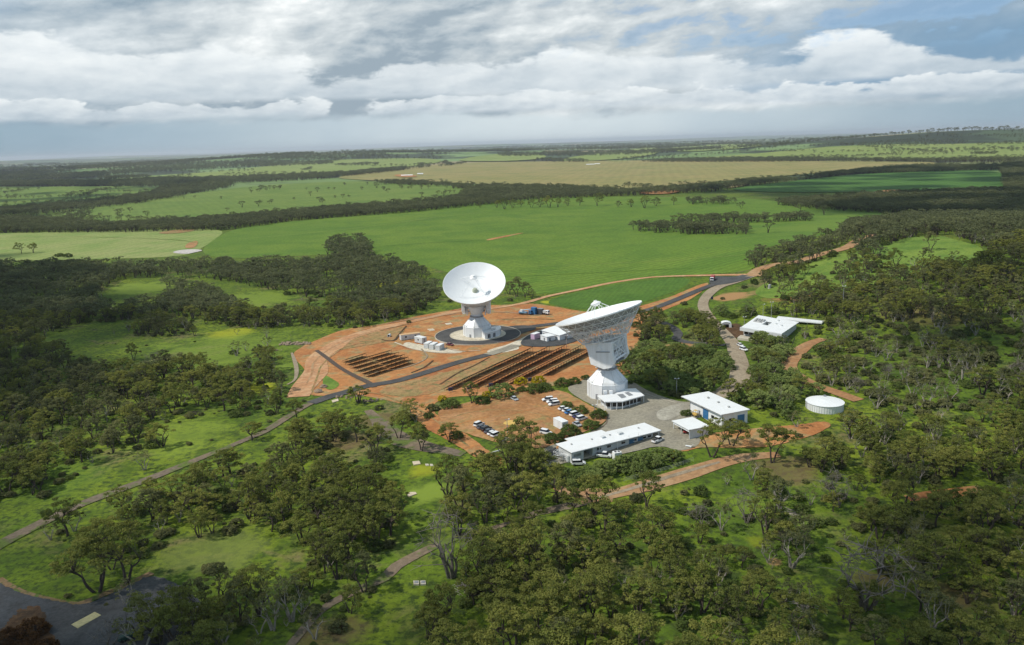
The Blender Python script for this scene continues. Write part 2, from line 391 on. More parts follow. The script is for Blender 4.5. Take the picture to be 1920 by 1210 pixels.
SPOTS = [spot(1372, 556, 70, (.36, .20, .09), .9), spot(1478, 557, 80, (.36, .19, .08), .9), spot(1425, 548, 50, (.30, .2, .08), .6), spot(1222, 604, 50, (.33, .24, .12), .8), spot(800, 925, 105, LT, .95), spot(800, 880, 70, YF, .5), spot(725, 528, 120, YF, .7), spot(430, 625, 80, YF, .55), spot(480, 728, 70, YF, .6), spot(1420, 1018, 60, YF, .25), spot(1452, 1053, 34, (.33, .19, .09), .8), spot(1028, 566, 30, YF, .7), spot(960, 1000, 60, (.13, .20, .03), .6),
         spot(1180, 1140, 70, LT, .6), spot(400, 1040, 190, (.14, .17, .04), .7), spot(640, 825, 120, BR, .7), spot(700, 790, 90, BR, .6), spot(610, 1190, 140, BR, .6), spot(1640, 1090, 90, BR, .6), spot(1800, 1120, 160, BR, .6), spot(1740, 590, 200, BR, .45),
         spot(1470, 880, 130, BR, .6), spot(520, 690, 60, LT, .6), spot(270, 540, 130, LT, .6), spot(480, 560, 160, LT, .6), spot(420, 655, 260, LT, .5), spot(330, 820, 200, LT, .5), spot(100, 900, 200, (.08, .15, .02), .5), spot(1440, 960, 180, LT, .4)]
GRASS = ground_mat('grass', (.098, .155, .013), (.165, .212, .017), (.060, .104, .012), .012, .075, .8, far=True, spots=SPOTS,
                   patch=((.17, .145, .06), .03, .54, .68), tufts=((.045, .070, .014), .42, .44, .64))
CROP = ground_mat('crop_green', (.100, .172, .020), (.125, .192, .024), (.078, .148, .018), .004, .02, .35, stripes=(R(64), 0, .20, .035))
CROP2 = ground_mat('crop_deep_green', (.068, .135, .020), (.08, .15, .022), (.055, .118, .016), .01, .03, .35, stripes=(R(20), 0, .12, .09))
PALEF = ground_mat('pale_pasture', (.215, .265, .075), (.25, .275, .095), (.17, .24, .06), .004, .02, .3, stripes=(R(8), 0, .1, .02))
LGREEN = ground_mat('light_green_field', (.20, .25, .062), (.235, .27, .08), (.16, .22, .052), .003, .012, .2, stripes=(R(30), 0, .1, .012))
MGREEN = ground_mat('mid_green_field', (.125, .185, .034), (.15, .205, .040), (.095, .16, .028), .003, .012, .2, stripes=(R(-25), 0, .1, .02))
TANF = ground_mat('tan_field', (.255, .225, .080), (.29, .235, .095), (.19, .195, .065), .0022, .008, .15, stripes=(R(10), 0, .1, .01))
DGREEN = ground_mat('dark_green_field', (.060, .135, .022), (.07, .15, .024), (.05, .12, .02), .003, .012, .2, stripes=(R(12), 0, .12, .012))
HILLG = ground_mat('hill_grass', (.13, .205, .032), (.165, .23, .038), (.085, .155, .024), .014, .06, .6)
REDD = ground_mat('red_dirt', (.41, .185, .066), (.355, .145, .052), (.45, .245, .10), .018, .05, .5, patch=((.30, .115, .045), .035, .50, .66), tufts=((.29, .215, .10), .10, .50, .66),
                  stripes=(R(22), 0, .06, .03))
TAND = ground_mat('dry_grass_dirt', (.33, .21, .095), (.25, .19, .075), (.37, .17, .075), .03, .12, .8, tufts=((.17, .15, .06), .25, .5, .66), stripes=(R(30), 0, .12, .06))
BROWND = ground_mat('brown_dirt', (.38, .20, .080), (.30, .145, .06), (.40, .22, .11), .03, .1, .7, patch=((.27, .13, .05), .04, .50, .66), tufts=((.26, .19, .075), .12, .50, .66))
TRACK = ground_mat('dirt_track', (.345, .20, .10), (.31, .16, .072), (.38, .26, .145), .02, .08, .6, stripes=(R(60), 0, .07, .05))
MAIND = ground_mat('packed_dirt', (.46, .255, .13), (.41, .20, .095), (.50, .32, .18), .03, .10, .5, stripes=(R(60), 0, .08, .06))
GRAVEL = ground_mat('gravel_track', (.165, .13, .095), (.20, .15, .10), (.11, .095, .065), .03, .12, .9, patch=((.10, .135, .03), .12, .50, .60))
ASPH = ground_mat('asphalt', (.075, .073, .071), (.098, .095, .09), (.058, .057, .057), .03, .15, 1.4, rough=.85)
ASPHN = ground_mat('worn_asphalt', (.062, .066, .07), (.085, .085, .082), (.05, .05, .05), .03, .12, 1.2, rough=.9)
PAVE = ground_mat('grey_paving', (.27, .245, .185), (.30, .275, .21), (.23, .21, .165), .03, .1, 1.0, rough=.85)
LROAD = ground_mat('pale_road', (.29, .235, .165), (.33, .27, .19), (.24, .19, .13), .03, .1, .9)
PATCHC = ground_mat('light_paving', (.33, .31, .25), (.37, .345, .28), (.28, .26, .21), .05, .15, .9, rough=.85)
PADC = ground_mat('concrete_pad', (.56, .50, .38), (.60, .54, .43), (.47, .41, .30), .05, .15, .9)
SALT = ground_mat('pale_pond', (.50, .46, .42), (.56, .53, .50), (.42, .38, .34), .02, .06, .4)
VERGE = ground_mat('brown_verge', (.20, .125, .065), (.15, .11, .05), (.24, .16, .09), .05, .2, 1.2, tufts=((.09, .12, .03), .25, .5, .6))
BURNT = ground_mat('brown_litter', (.085, .045, .022), (.05, .035, .022), (.12, .07, .035), .08, .3, 1.5)
YFLOW = ground_mat('yellow_flowers', (.20, .24, .022), (.36, .33, .02), (.12, .19, .02), .03, .10, .9)
# ------------------------------------------------------------------ terrain
def build_terrain():
    na, nr = 430, 540
    ang = np.linspace(R(-62), R(62), na); rad = np.exp(np.linspace(math.log(45), math.log(62000), nr))
    A, Rr = np.meshgrid(ang, rad); X = Rr * np.sin(A); Y = Rr * np.cos(A); Z = hgt(X, Y)
    V = np.stack([X, Y, Z], -1).reshape(-1, 3)
    i, j = np.meshgrid(np.arange(nr - 1), np.arange(na - 1), indexing='ij')
    q = i * na + j
    Fc = np.stack([q, q + 1, q + na + 1, q + na], -1).reshape(-1, 4)[:, ::-1]
    # the same ground carried on round behind the camera
    na2 = 60; ang2 = np.linspace(R(62), R(298), na2); rad2 = np.exp(np.linspace(math.log(45), math.log(62000), 40))
    A2, R2 = np.meshgrid(ang2, rad2); X2 = R2 * np.sin(A2); Y2 = R2 * np.cos(A2)
    V2 = np.stack([X2, Y2, hgt(X2, Y2)], -1).reshape(-1, 3)
    i, j = np.meshgrid(np.arange(39), np.arange(na2 - 1), indexing='ij'); q2 = i * na2 + j + len(V)
    F2 = np.stack([q2, q2 + 1, q2 + na2 + 1, q2 + na2], -1).reshape(-1, 4)[:, ::-1]
    A3 = np.linspace(0, 2 * math.pi, 48, endpoint=False)
    V3 = np.stack([45.5 * np.sin(A3), 45.5 * np.cos(A3), hgt(45.5 * np.sin(A3), 45.5 * np.cos(A3))], -1)
    o3 = len(V) + len(V2); V3 = np.vstack([V3, [[0, 0, float(hgt(0., 0.))]]])
    F3 = np.array([[o3 + 48, o3 + (k + 1) % 48, o3 + k, o3 + 48] for k in range(48)])
    me = np_mesh('grassland', np.vstack([V, V2]), np.vstack([Fc, F2]), GRASS)
    me.polygons.foreach_set('use_smooth', [True] * len(me.polygons))
    o = bpy.data.objects.new('grassland', me); COL.objects.link(o); tag(o, kind='structure')
    b = MB(); b.v = [tuple(v) for v in V3]; b.f = [(48, (k + 1) % 48, k) for k in range(48)]
    oo = b.build('ground', GRASS); tag(oo, kind='structure')
build_terrain()

def lift(P, layer):
    D = np.hypot(P[:, 0], P[:, 1]); P = P.copy(); P[:, 2] += layer * (.035 + D * .00016 + np.clip(D - 900, 0, None) * .0006); return P
def dens(poly, step):
    out = []
    for i in range(len(poly)):
        a = np.array(poly[i], float); b = np.array(poly[(i + 1) % len(poly)], float)
        n = max(1, int(np.hypot(*(b - a)) / step))
        for k in range(n): out.append(a + (b - a) * k / n)
    return np.array(out)
def soften(poly, it=2):
    p = [np.array(q, float) for q in poly]
    for _ in range(it):
        o = []
        for i in range(len(p)):
            a, b = p[i], p[(i + 1) % len(p)]
            o += [a * .75 + b * .25, a * .25 + b * .75]
        p = o
    return [tuple(q) for q in p]
def sheet(name, poly, mat, layer, step=9, curve=True, wob=0.0, kind='structure', ret=False):
    if curve: poly = soften(poly, 2)
    B = dens(poly, step)
    if wob:
        r = np.random.RandomState(len(name) + len(poly))
        t = np.arange(len(B)); 
        for k in (2.3, 4.1, 9.7): B = B + wob / 3 * np.stack([np.sin(t / k + r.rand() * 9), .5 * np.sin(t / k * 1.3 + r.rand() * 9)], -1)
    if wob:
        B = dens([tuple(q) for q in B], 2.5); r = np.random.RandomState(len(B)); ph = r.rand(6) * 9; t = np.arange(len(B))
        B = B + wob * .28 * np.stack([np.sin(t / 1.7 + ph[0]) * np.sin(t / 5.1 + ph[1]) + r.normal(size=len(B)) * .35, .55 * (np.sin(t / 1.3 + ph[2]) * np.sin(t / 4.3 + ph[3]) + r.normal(size=len(B)) * .35)], -1)
    x0, y0 = B.min(0); x1, y1 = B.max(0)
    gx, gy = np.meshgrid(np.arange(x0 + step / 2, x1, step), np.arange(y0 + step / 3, y1, step * .6))
    gx = gx.ravel(); gy = gy.ravel(); k = inside(B, gx, gy); gx, gy = gx[k], gy[k]
    pts = [Vector((float(a), float(b))) for a, b in B] + [Vector((float(a), float(b))) for a, b in zip(gx, gy)]
    n = len(B)
    vo, eo, fo, *_ = delaunay_2d_cdt(pts, [(i, (i + 1) % n) for i in range(n)], [], 1, 1e-4)
    if not fo: return None
    P = ground([v.x for v in vo], [v.y for v in vo]); P = lift(P, layer)
    V = P; fc = []
    for f in fo:
        a, b, c = (V[i] for i in f[:3])
        nz = (b[0] - a[0]) * (c[1] - a[1]) - (b[1] - a[1]) * (c[0] - a[0])
        fc.append(tuple(f) if nz > 0 else tuple(f)[::-1])
    me = bpy.data.meshes.new(name); me.from_pydata([tuple(v) for v in V], [], fc); me.materials.append(mat); me.update()
    me.polygons.foreach_set('use_smooth', [True] * len(me.polygons))
    o = bpy.data.objects.new(name, me); COL.objects.link(o); tag(o, kind=kind)
    return o
ROADS = []                                          # (world polyline, half width) kept clear of trees
def catmull(P, step):
    P = [np.array(p, float) for p in P]; P = [2 * P[0] - P[1]] + P + [2 * P[-1] - P[-2]]; out = []
    for i in range(1, len(P) - 2):
        L = np.hypot(*(P[i + 1] - P[i])[:2]); n = max(2, int(L / step))
        for k in range(n):
            t = k / n; a, b, c, d = P[i - 1:i + 3]
            out.append(.5 * (2 * b + (c - a) * t + (2 * a - 5 * b + 4 * c - d) * t * t + (3 * b - a - 3 * c + d) * t ** 3))
    out.append(P[-2]); return np.array(out)
def road(name, pts, width, mat, layer, rag=0.0, clear=1.5, kind='structure', step=3.0, z=None):
    g = ground([p[0] for p in pts], [p[1] for p in pts])[:, :2]
    C = catmull(g, step); T = np.gradient(C, axis=0); T /= np.hypot(T[:, 0], T[:, 1])[:, None]; N = np.stack([-T[:, 1], T[:, 0]], -1)
    w = np.full(len(C), width / 2) if np.isscalar(width) else np.interp(np.linspace(0, 1, len(C)), np.linspace(0, 1, len(width)), width) / 2
    r = np.random.RandomState(len(pts) * 7 + int(abs(pts[0][0]))); t = np.arange(len(C))
    wl = w * (1 + rag * (np.sin(t / 2.7 + r.rand() * 6) + np.sin(t / 6.1 + r.rand() * 6)) / 2); wr = w * (1 + rag * (np.sin(t / 3.3 + r.rand() * 6) + np.sin(t / 7.9 + r.rand() * 6)) / 2)
    cols = []
    for k in (-1, -.5, 0, .5, 1):
        ww = wl if k < 0 else wr; q = C + N * (k * ww)[:, None]
        P = np.column_stack([q, hgt(q[:, 0], q[:, 1])]); cols.append(lift(P, layer))
    V = np.stack(cols, 1).reshape(-1, 3); m = 5; n = len(C)
    i, j = np.meshgrid(np.arange(n - 1), np.arange(m - 1), indexing='ij'); q = i * m + j
    Fc = np.stack([q, q + m, q + m + 1, q + 1], -1).reshape(-1, 4)
    a, b, c = V[Fc[0][0]], V[Fc[0][1]], V[Fc[0][2]]
    if (b[0] - a[0]) * (c[1] - a[1]) - (b[1] - a[1]) * (c[0] - a[0]) < 0: Fc = Fc[:, ::-1]
    me = np_mesh(name, V, Fc, mat); o = bpy.data.objects.new(name, me); COL.objects.link(o); tag(o, kind=kind)
    ROADS.append((C, width / 2 + clear if np.isscalar(width) else max(width) / 2 + clear))
    return o

# ------------------------------------------------------------------ fields (picked in the photograph, laid on the land)
sheet('crop_field', [(372, 470), (424, 433), (500, 420), (640, 408), (780, 394), (880, 380), (1000, 374), (1100, 369), (1260, 370), (1420, 373), (1500, 386), (1640, 396), (1660, 402), (1590, 424), (1520, 448), (1440, 462), (1415, 480), (1420, 500), (1395, 510), (1300, 516), (1200, 527), (1100, 543), (1015, 553), (980, 548), (900, 530), (820, 505), (760, 490), (690, 474), (600, 478), (480, 484), (400, 484)], CROP, 1, step=14)
sheet('crop_field', [(1022, 568), (1048, 556), (1100, 544), (1170, 532), (1240, 523), (1285, 521), (1297, 527), (1278, 542), (1240, 556), (1205, 567), (1150, 583), (1100, 582), (1050, 575)], CROP2, 1)
sheet('pasture', [(-60, 440), (100, 436), (200, 434), (320, 431), (428, 430), (400, 452), (372, 470), (340, 482), (200, 486), (-60, 492)], PALEF, 1, step=12)
sheet('field', [(50, 416), (130, 398), (300, 372), (450, 352), (560, 344), (700, 340), (830, 346), (882, 356), (870, 374), (760, 388), (640, 396), (500, 406), (350, 411), (200, 418)], MGREEN, 1, step=12)
sheet('field', [(-60, 352), (100, 351), (270, 350), (300, 358), (240, 370), (100, 384), (-60, 390)], MGREEN, 1, step=12)
sheet('field', [(120, 342), (250, 334), (420, 322), (560, 306), (640, 300), (800, 297), (840, 304), (760, 314), (640, 327), (480, 334), (300, 338)], LGREEN, 1, step=10)
sheet('tan_field', [(612, 334), (720, 322), (800, 311), (900, 305), (1100, 303), (1300, 301), (1500, 303), (1700, 304), (1765, 306), (1740, 312), (1600, 320), (1440, 333), (1300, 345), (1160, 356), (1040, 353), (900, 346), (780, 340), (700, 340)], TANF, 1, step=12)
sheet('field', [(850, 304), (880, 296), (950, 289), (1018, 290), (1028, 298), (960, 304)], LGREEN, 1.5, step=8)
sheet('field', [(1040, 304), (1080, 294), (1160, 285), (1230, 276), (1242, 287), (1200, 296), (1120, 303)], LGREEN, 1.5, step=8)
sheet('field', [(1280, 300), (1400, 291), (1480, 284), (1560, 276), (1680, 272), (1800, 272), (1920, 268), (1990, 270), (1990, 298), (1760, 302), (1560, 299), (1420, 299)], LGREEN, 1.5, step=8)
sheet('field', [(1230, 281), (1300, 274), (1400, 271), (1440, 274), (1380, 281), (1280, 287)], LGREEN, 1.5, step=8)
sheet('dark_field', [(1350, 357), (1440, 346), (1600, 328), (1740, 322), (1875, 320), (1885, 340), (1875, 360), (1740, 362), (1600, 361), (1460, 362)], DGREEN, 1.4, step=12)
sheet('dry_field', [(1356, 352), (1385, 344), (1410, 341), (1405, 347), (1375, 354)], TANF, 1.8, step=6)
sheet('hill_pasture', [(1650, 458), (1700, 446), (1756, 440), (1800, 452), (1850, 466), (1830, 490), (1740, 512), (1690, 530), (1600, 542), (1500, 556), (1432, 562), (1408, 545), (1470, 515), (1530, 490), (1600, 470)], HILLG, 1, step=10)
road('contour_line', [(690, 464), (740, 461), (790, 457), (850, 454), (905, 451)], 1.6, DGREEN, 2.2, rag=.5)
road('contour_line', [(975, 440), (1010, 436), (1060, 434), (1110, 432), (1160, 431)], 1.6, DGREEN, 2.2, rag=.5)
road('wheel_lines', [(1000, 500), (1100, 496), (1200, 492), (1300, 486), (1400, 478)], 1.0, LGREEN, 2.2, rag=.4)
road('wheel_lines', [(900, 520), (1000, 518), (1100, 513), (1200, 508), (1300, 503)], .9, CROP2, 2.2, rag=.4)
road('wheel_lines', [(440, 450), (560, 440), (700, 425), (860, 404), (1000, 394)], 1.6, LGREEN, 2.2, rag=.4)
road('wheel_lines', [(20, 447), (120, 445), (230, 447), (330, 451), (372, 457)], 1.6, MGREEN, 2.2, rag=.4)
sheet('pond', [(320, 475), (334, 470), (362, 468), (384, 470), (366, 474), (350, 477.5)], SALT, 2, step=4)
sheet('bare_ground', [(345, 466), (352, 456), (372, 452), (370, 460), (362, 467)], BROWND, 2, step=4)
sheet('bare_ground', [(292, 438), (330, 432), (372, 431), (352, 437), (310, 440)], TAND, 2, step=5)
sheet('bare_ground', [(1630, 363), (1660, 357), (1700, 358), (1740, 363), (1680, 361)], REDD, 2, step=5)
sheet('bare_ground', [(1195, 361), (1240, 359), (1280, 358), (1262, 365), (1205, 366)], REDD, 2.4, step=5)
sheet('bare_ground', [(910, 450), (940, 444), (975, 438), (985, 437), (945, 446), (915, 452)], REDD, 2, step=4)
sheet('bare_ground', [(735, 331), (750, 328), (790, 332), (760, 335)], REDD, 2, step=4)

# ------------------------------------------------------------------ the cleared site
sheet('dirt_yard', [(547, 668), (556, 655), (600, 635), (650, 616), (700, 611), (760, 597), (840, 583), (900, 573), (950, 572), (1000, 569), (1045, 577), (1100, 586), (1160, 586), (1215, 570), (1260, 556), (1310, 535), (1335, 528), (1300, 560), (1250, 580), (1205, 597), (1200, 640), (1190, 672), (1200, 700), (1110, 712), (1060, 722), (1000, 727), (940, 738), (900, 742), (830, 745), (800, 770), (760, 760), (700, 745), (640, 738), (590, 745), (572, 735), (576, 700), (565, 685)], REDD, 1, step=8, curve=True, wob=1.2)
sheet('dry_verge', [(606, 657), (640, 640), (700, 625), (762, 610), (758, 625), (735, 640), (700, 645), (650, 655), (620, 662)], TAND, 2, step=7, wob=2)
sheet('dry_verge', [(700, 735), (760, 718), (830, 700), (900, 680), (925, 668), (960, 660), (990, 658), (950, 675), (890, 705), (835, 730), (800, 742), (740, 745)], TAND, 2, step=7, wob=2)
sheet('dry_verge', [(905, 660), (960, 645), (1005, 620), (1025, 619), (970, 650), (975, 656), (930, 664)], PADC, 2.2, step=6, wob=1)
sheet('dry_verge', [(1180, 650), (1250, 648), (1300, 640), (1330, 648), (1290, 655), (1200, 660)], TAND, 2, step=7, wob=2)
sheet('grass_verge', [(604, 725), (607, 702), (625, 712), (640, 722), (620, 734)], HILLG, 2, step=5)
sheet('bare_ground', [(760, 640), (800, 650), (870, 657), (865, 664), (800, 662), (755, 652)], PADC, 2, step=6, wob=1)
road('dirt_road', [(560, 745), (590, 700), (600, 672), (640, 640), (700, 620), (780, 602), (860, 585), (930, 578), (985, 568), (1030, 556), (1090, 543), (1160, 529), (1230, 520), (1330, 517), (1415, 516)], [9, 13, 13, 10, 7, 5.5, 5, 5, 5, 5, 5, 5, 6], MAIND, 2.6, rag=.25)
road('dirt_road', [(1410, 520), (1440, 500), (1490, 492), (1540, 478), (1590, 462), (1640, 440)], [10, 12, 11, 9, 6], TRACK, 2.8, rag=.35)
# sealed surfaces
road('asphalt_road', [(-60, 1060), (0, 1022), (61, 990), (135, 954), (190, 932), (271, 902), (373, 861), (474, 820), (508, 803), (583, 757), (650, 736), (692, 724)], [5.2, 4.8, 4.2, 3.8, 3.8, 4.0, 4.2], GRAVEL, 2.9, rag=.15, clear=.2)
road('asphalt_road', [(583, 757), (620, 744), (650, 736), (692, 724), (740, 716), (790, 702), (857, 681), (915, 666)], 6.4, ASPH, 3.4)
road('pale_road', [(915, 666), (950, 655), (968, 648)], 7, PAVE, 3.5, rag=.1)
road('asphalt_road', [(1398, 517), (1360, 527), (1320, 541), (1270, 562), (1225, 579), (1170, 592), (1110, 600), (1040, 608), (1000, 613), (965, 618)], [7, 7, 7, 7, 6.5, 6.5, 6.5, 6.5, 7], ASPH, 3.3)
sheet('asphalt_apron', [(1330, 532), (1330, 521), (1345, 519.5), (1412, 520), (1395, 527), (1368, 533), (1345, 536)], ASPHN, 3.6, step=6, curve=False)
sheet('asphalt_apron', [(972, 648), (985, 632), (1010, 622), (1060, 612), (1100, 606), (1110, 625), (1085, 640), (1050, 650), (1000, 652)], ASPHN, 3.6, step=6)
road('pale_road', [(1408, 519), (1380, 529), (1345, 540), (1325, 556), (1318, 572), (1325, 590), (1345, 612), (1362, 630), (1376, 650), (1385, 680), (1386, 710), (1360, 735), (1335, 748)], [8, 9, 8, 6.5, 6, 6, 6, 6.5, 7.5, 8.5, 8.5, 8, 8], LROAD, 3.1, rag=.06, clear=2)
road('asphalt_road', [(1240, 605), (1262, 616), (1272, 628), (1268, 636), (1290, 643), (1330, 646), (1360, 648)], 5, ASPH, 3.2)
sheet('driveway', [(1354, 616), (1378, 606), (1392, 612), (1400, 628), (1382, 636), (1368, 632)], BURNT, 3.0, step=6)
sheet('paved_yard', [(1060, 728), (1085, 718), (1105, 706), (1130, 712), (1180, 712), (1215, 735), (1262, 752), (1290, 756), (1330, 748), (1345, 752), (1300, 790), (1295, 800), (1322, 832), (1275, 850), (1240, 835), (1180, 850), (1130, 858), (1062, 868), (1020, 880), (1010, 860), (1022, 838), (1065, 828), (1120, 806), (1138, 792), (1140, 778), (1118, 765), (1080, 745)], PAVE, 3.0, step=8, wob=.8)
sheet('paving_patch', [(1228, 775), (1245, 766), (1275, 757), (1300, 760), (1290, 772), (1255, 790), (1235, 790)], PATCHC, 3.6, step=7, wob=1)
sheet('asphalt_patch', [(1020, 852), (1040, 838), (1058, 845), (1048, 862), (1028, 868)], ASPHN, 3.6, step=6, wob=1)
sheet('car_park', [(818, 770), (850, 762), (900, 750), (950, 737), (1010, 731), (1055, 733), (1085, 750), (1120, 768), (1142, 780), (1136, 792), (1118, 803), (1080, 818), (1030, 838), (1010, 842), (960, 838), (900, 822), (850, 805), (826, 790)], BROWND, 3.3, step=8, wob=1.5)
sheet('bare_ground', [(760, 760), (800, 755), (830, 790), (880, 815), (920, 850), (950, 868), (930, 875), (880, 850), (830, 820), (790, 800)], REDD, 2, step=7, wob=4)
sheet('bare_ground', [(1040, 840), (1062, 828), (1100, 812), (1110, 815), (1075, 832), (1046, 846)], REDD, 3.8, step=6)
road('dirt_track', [(690, 770), (720, 800), (745, 820), (800, 838), (870, 852)], [4, 9, 8, 5], GRAVEL, 2.2, rag=.4)
sheet('bare_ground', [(1270, 842), (1296, 824), (1345, 812), (1400, 806), (1470, 800), (1545, 790), (1560, 800), (1520, 820), (1440, 838), (1380, 842), (1320, 838), (1280, 850)], REDD, 2.2, step=7, wob=3)
road('dirt_track', [(540, 1215), (600, 1145), (660, 1110), (719, 1083), (742, 1062), (790, 1037), (830, 1020), (880, 1003), (939, 988), (973, 975), (1006, 963), (1060, 950), (1115, 938)], [2.2, 3.0, 3.3, 3.6, 3.4, 3.2, 2.8, 3.2, 3.6, 3], GRAVEL, 2.4, rag=.5, clear=-.4)
road('dirt_track', [(1090, 943), (1115, 938), (1150, 928), (1200, 915), (1240, 903), (1296, 886), (1352, 868), (1400, 857), (1460, 852)], [3, 6, 7, 7, 6.5, 6.5, 4], TRACK, 2.5, rag=.32, clear=.4)
road('wheel_track', [(1115, 936), (1150, 927), (1200, 913), (1240, 901), (1296, 884), (1350, 868)], [1.0, 1.6, 1.8, 1.0], LROAD, 3.2, rag=.5, clear=.4)
road('dirt_track', [(1040, 915), (1080, 925), (1150, 930)], [2, 6, 8], TRACK, 2.2, rag=.3)
road('dirt_track', [(1700, 935), (1740, 930), (1790, 925), (1840, 916)], [3, 5, 5, 3], REDD, 2.4, rag=.3)
road('dirt_track', [(1545, 636), (1520, 645), (1495, 662), (1482, 682), (1490, 700), (1525, 722), (1570, 738), (1610, 752)], [5, 7, 8, 7, 6, 6, 6, 5], TRACK, 2.4, rag=.2, clear=1)
road('dirt_track', [(547, 662), (556, 690), (553, 712), (538, 722)], [1.2, 2.2, 2.2, 1], LROAD, 2.2, rag=.2)
sheet('asphalt_lot', [(-60, 1085), (0, 1092), (37, 1115), (85, 1128), (142, 1139), (180, 1126), (237, 1102), (285, 1079), (320, 1086), (356, 1112), (390, 1140), (408, 1160), (372, 1180), (340, 1195), (305, 1230), (100, 1250), (-60, 1250)], ASPHN, 2.6, step=12, wob=7)
sheet('leaf_litter', [(30, 1150), (55, 1128), (82, 1138), (100, 1175), (112, 1215), (60, 1240), (-10, 1240), (0, 1180)], BURNT, 3.4, step=10, wob=16)
road('gravel_verge', [(0, 1085), (37, 1110), (85, 1126), (142, 1136), (180, 1122), (237, 1098), (285, 1075)], 2.2, VERGE, 2.2, rag=.6)
for k, pts in enumerate(([(575, 720), (585, 700), (590, 680), (625, 652), (690, 625), (770, 608)], [(583, 735), (596, 705), (606, 684), (640, 655), (700, 640)], [(700, 612), (770, 600), (850, 590), (930, 586), (1010, 592)], [(770, 640), (800, 630), (830, 640), (840, 655), (880, 660)],
        [(940, 600), (980, 598), (1040, 600)], [(700, 700), (760, 690), (800, 672), (790, 655)], [(1120, 655), (1150, 680), (1160, 700)], [(640, 735), (700, 738), (745, 752), (790, 772), (830, 800), (880, 838)])):
    road('tyre_track', pts, .9, (TRACK, TAND, LROAD)[k % 3], 3.0, rag=.6, clear=0)
for k, pts in enumerate(([(835, 790), (880, 775), (950, 770), (1020, 780), (1060, 800)], [(850, 800), (900, 786), (960, 778), (1010, 765), (1040, 752)], [(930, 815), (980, 800), (1040, 790)], [(870, 765), (930, 757), (1000, 760), (1040, 775)])):
    road('tyre_track', pts, .8, (TAND, REDD)[k % 2], 3.9, rag=.6, clear=0)
# white line of the lot and small slabs of the glade
def slab(name, label, cat, quad, th, mat, group=None):
    g = ground([q[0] for q in quad], [q[1] for q in quad]); z = g[:, 2].max()
    c = g.mean(0); o = thing(name, label, cat, (c[0], c[1], c[2]), 0, group)
    MB().prism([(p[0] - c[0], p[1] - c[1]) for p in g], -.3, z - c[2] + th).build('slab', mat, o, bevel=.03)
    return o
S_ = slab('timber_platform', 'long cream platform lying on the dark asphalt lot', 'platform', [(134, 1173), (146, 1180), (190, 1155), (178, 1149)], .25, plain('cream_boards', (.50, .44, .22), .8, 0, .15, 1.5))
slab('concrete_slab', 'pinkish square slab in the glade, beside the pair of small grey slabs', 'slab', [(773, 867), (776, 873.5), (789, 871), (786, 865)], .2, SLABM)
slab('concrete_slab', 'small grey slab in the glade, touching the pinkish one side', 'slab', [(797, 871), (799, 874.5), (805, 874), (803, 870.5)], .2, CONC)
slab('concrete_slab', 'smallest grey slab in the glade, farther from the pinkish slab', 'slab', [(806, 871), (807, 875), (813, 874.5), (811, 871)], .2, CONC)
slab('concrete_slab', 'cream slab alone on bright grass below the grey slab pair', 'slab', [(763, 930), (768, 932.5), (782, 927), (779, 923.5), (768, 924)], .2, SLABM)
for k, q in enumerate(([(775, 1091), (776, 1098), (786, 1098), (786, 1091)], [(788, 1091), (789, 1098), (799, 1097.5), (798, 1090.5)])):
    o = slab('pit_cover', ('concrete pit cover on the grass below the track, one of two, the smaller opening', 'concrete pit cover with dark hatch on grass below the track, beside its twin')[k], 'pit cover', q, .35, CONC, 'pit covers below the track')
    c = o.location; MB().box((0, 0, .42), (.9, .9, .1)).build('hatch', GREYM, o)
slab('ground_pad', 'white concrete pad on red dirt, the nearer of two by the cabins', 'pad', [(801, 618), (806, 621.5), (816, 620.5), (812, 617)], .3, PADC)
slab('ground_pad', 'white concrete pad on red dirt close behind the round ring road', 'pad', [(834, 607.5), (838, 610), (849, 609), (845, 606)], .3, PADC)
slab('ground_pad', 'small pale slab beside the road near the standing tree', 'pad', [(622, 752), (624, 755.5), (635, 752.5), (634, 748.5)], .2, SLABM)
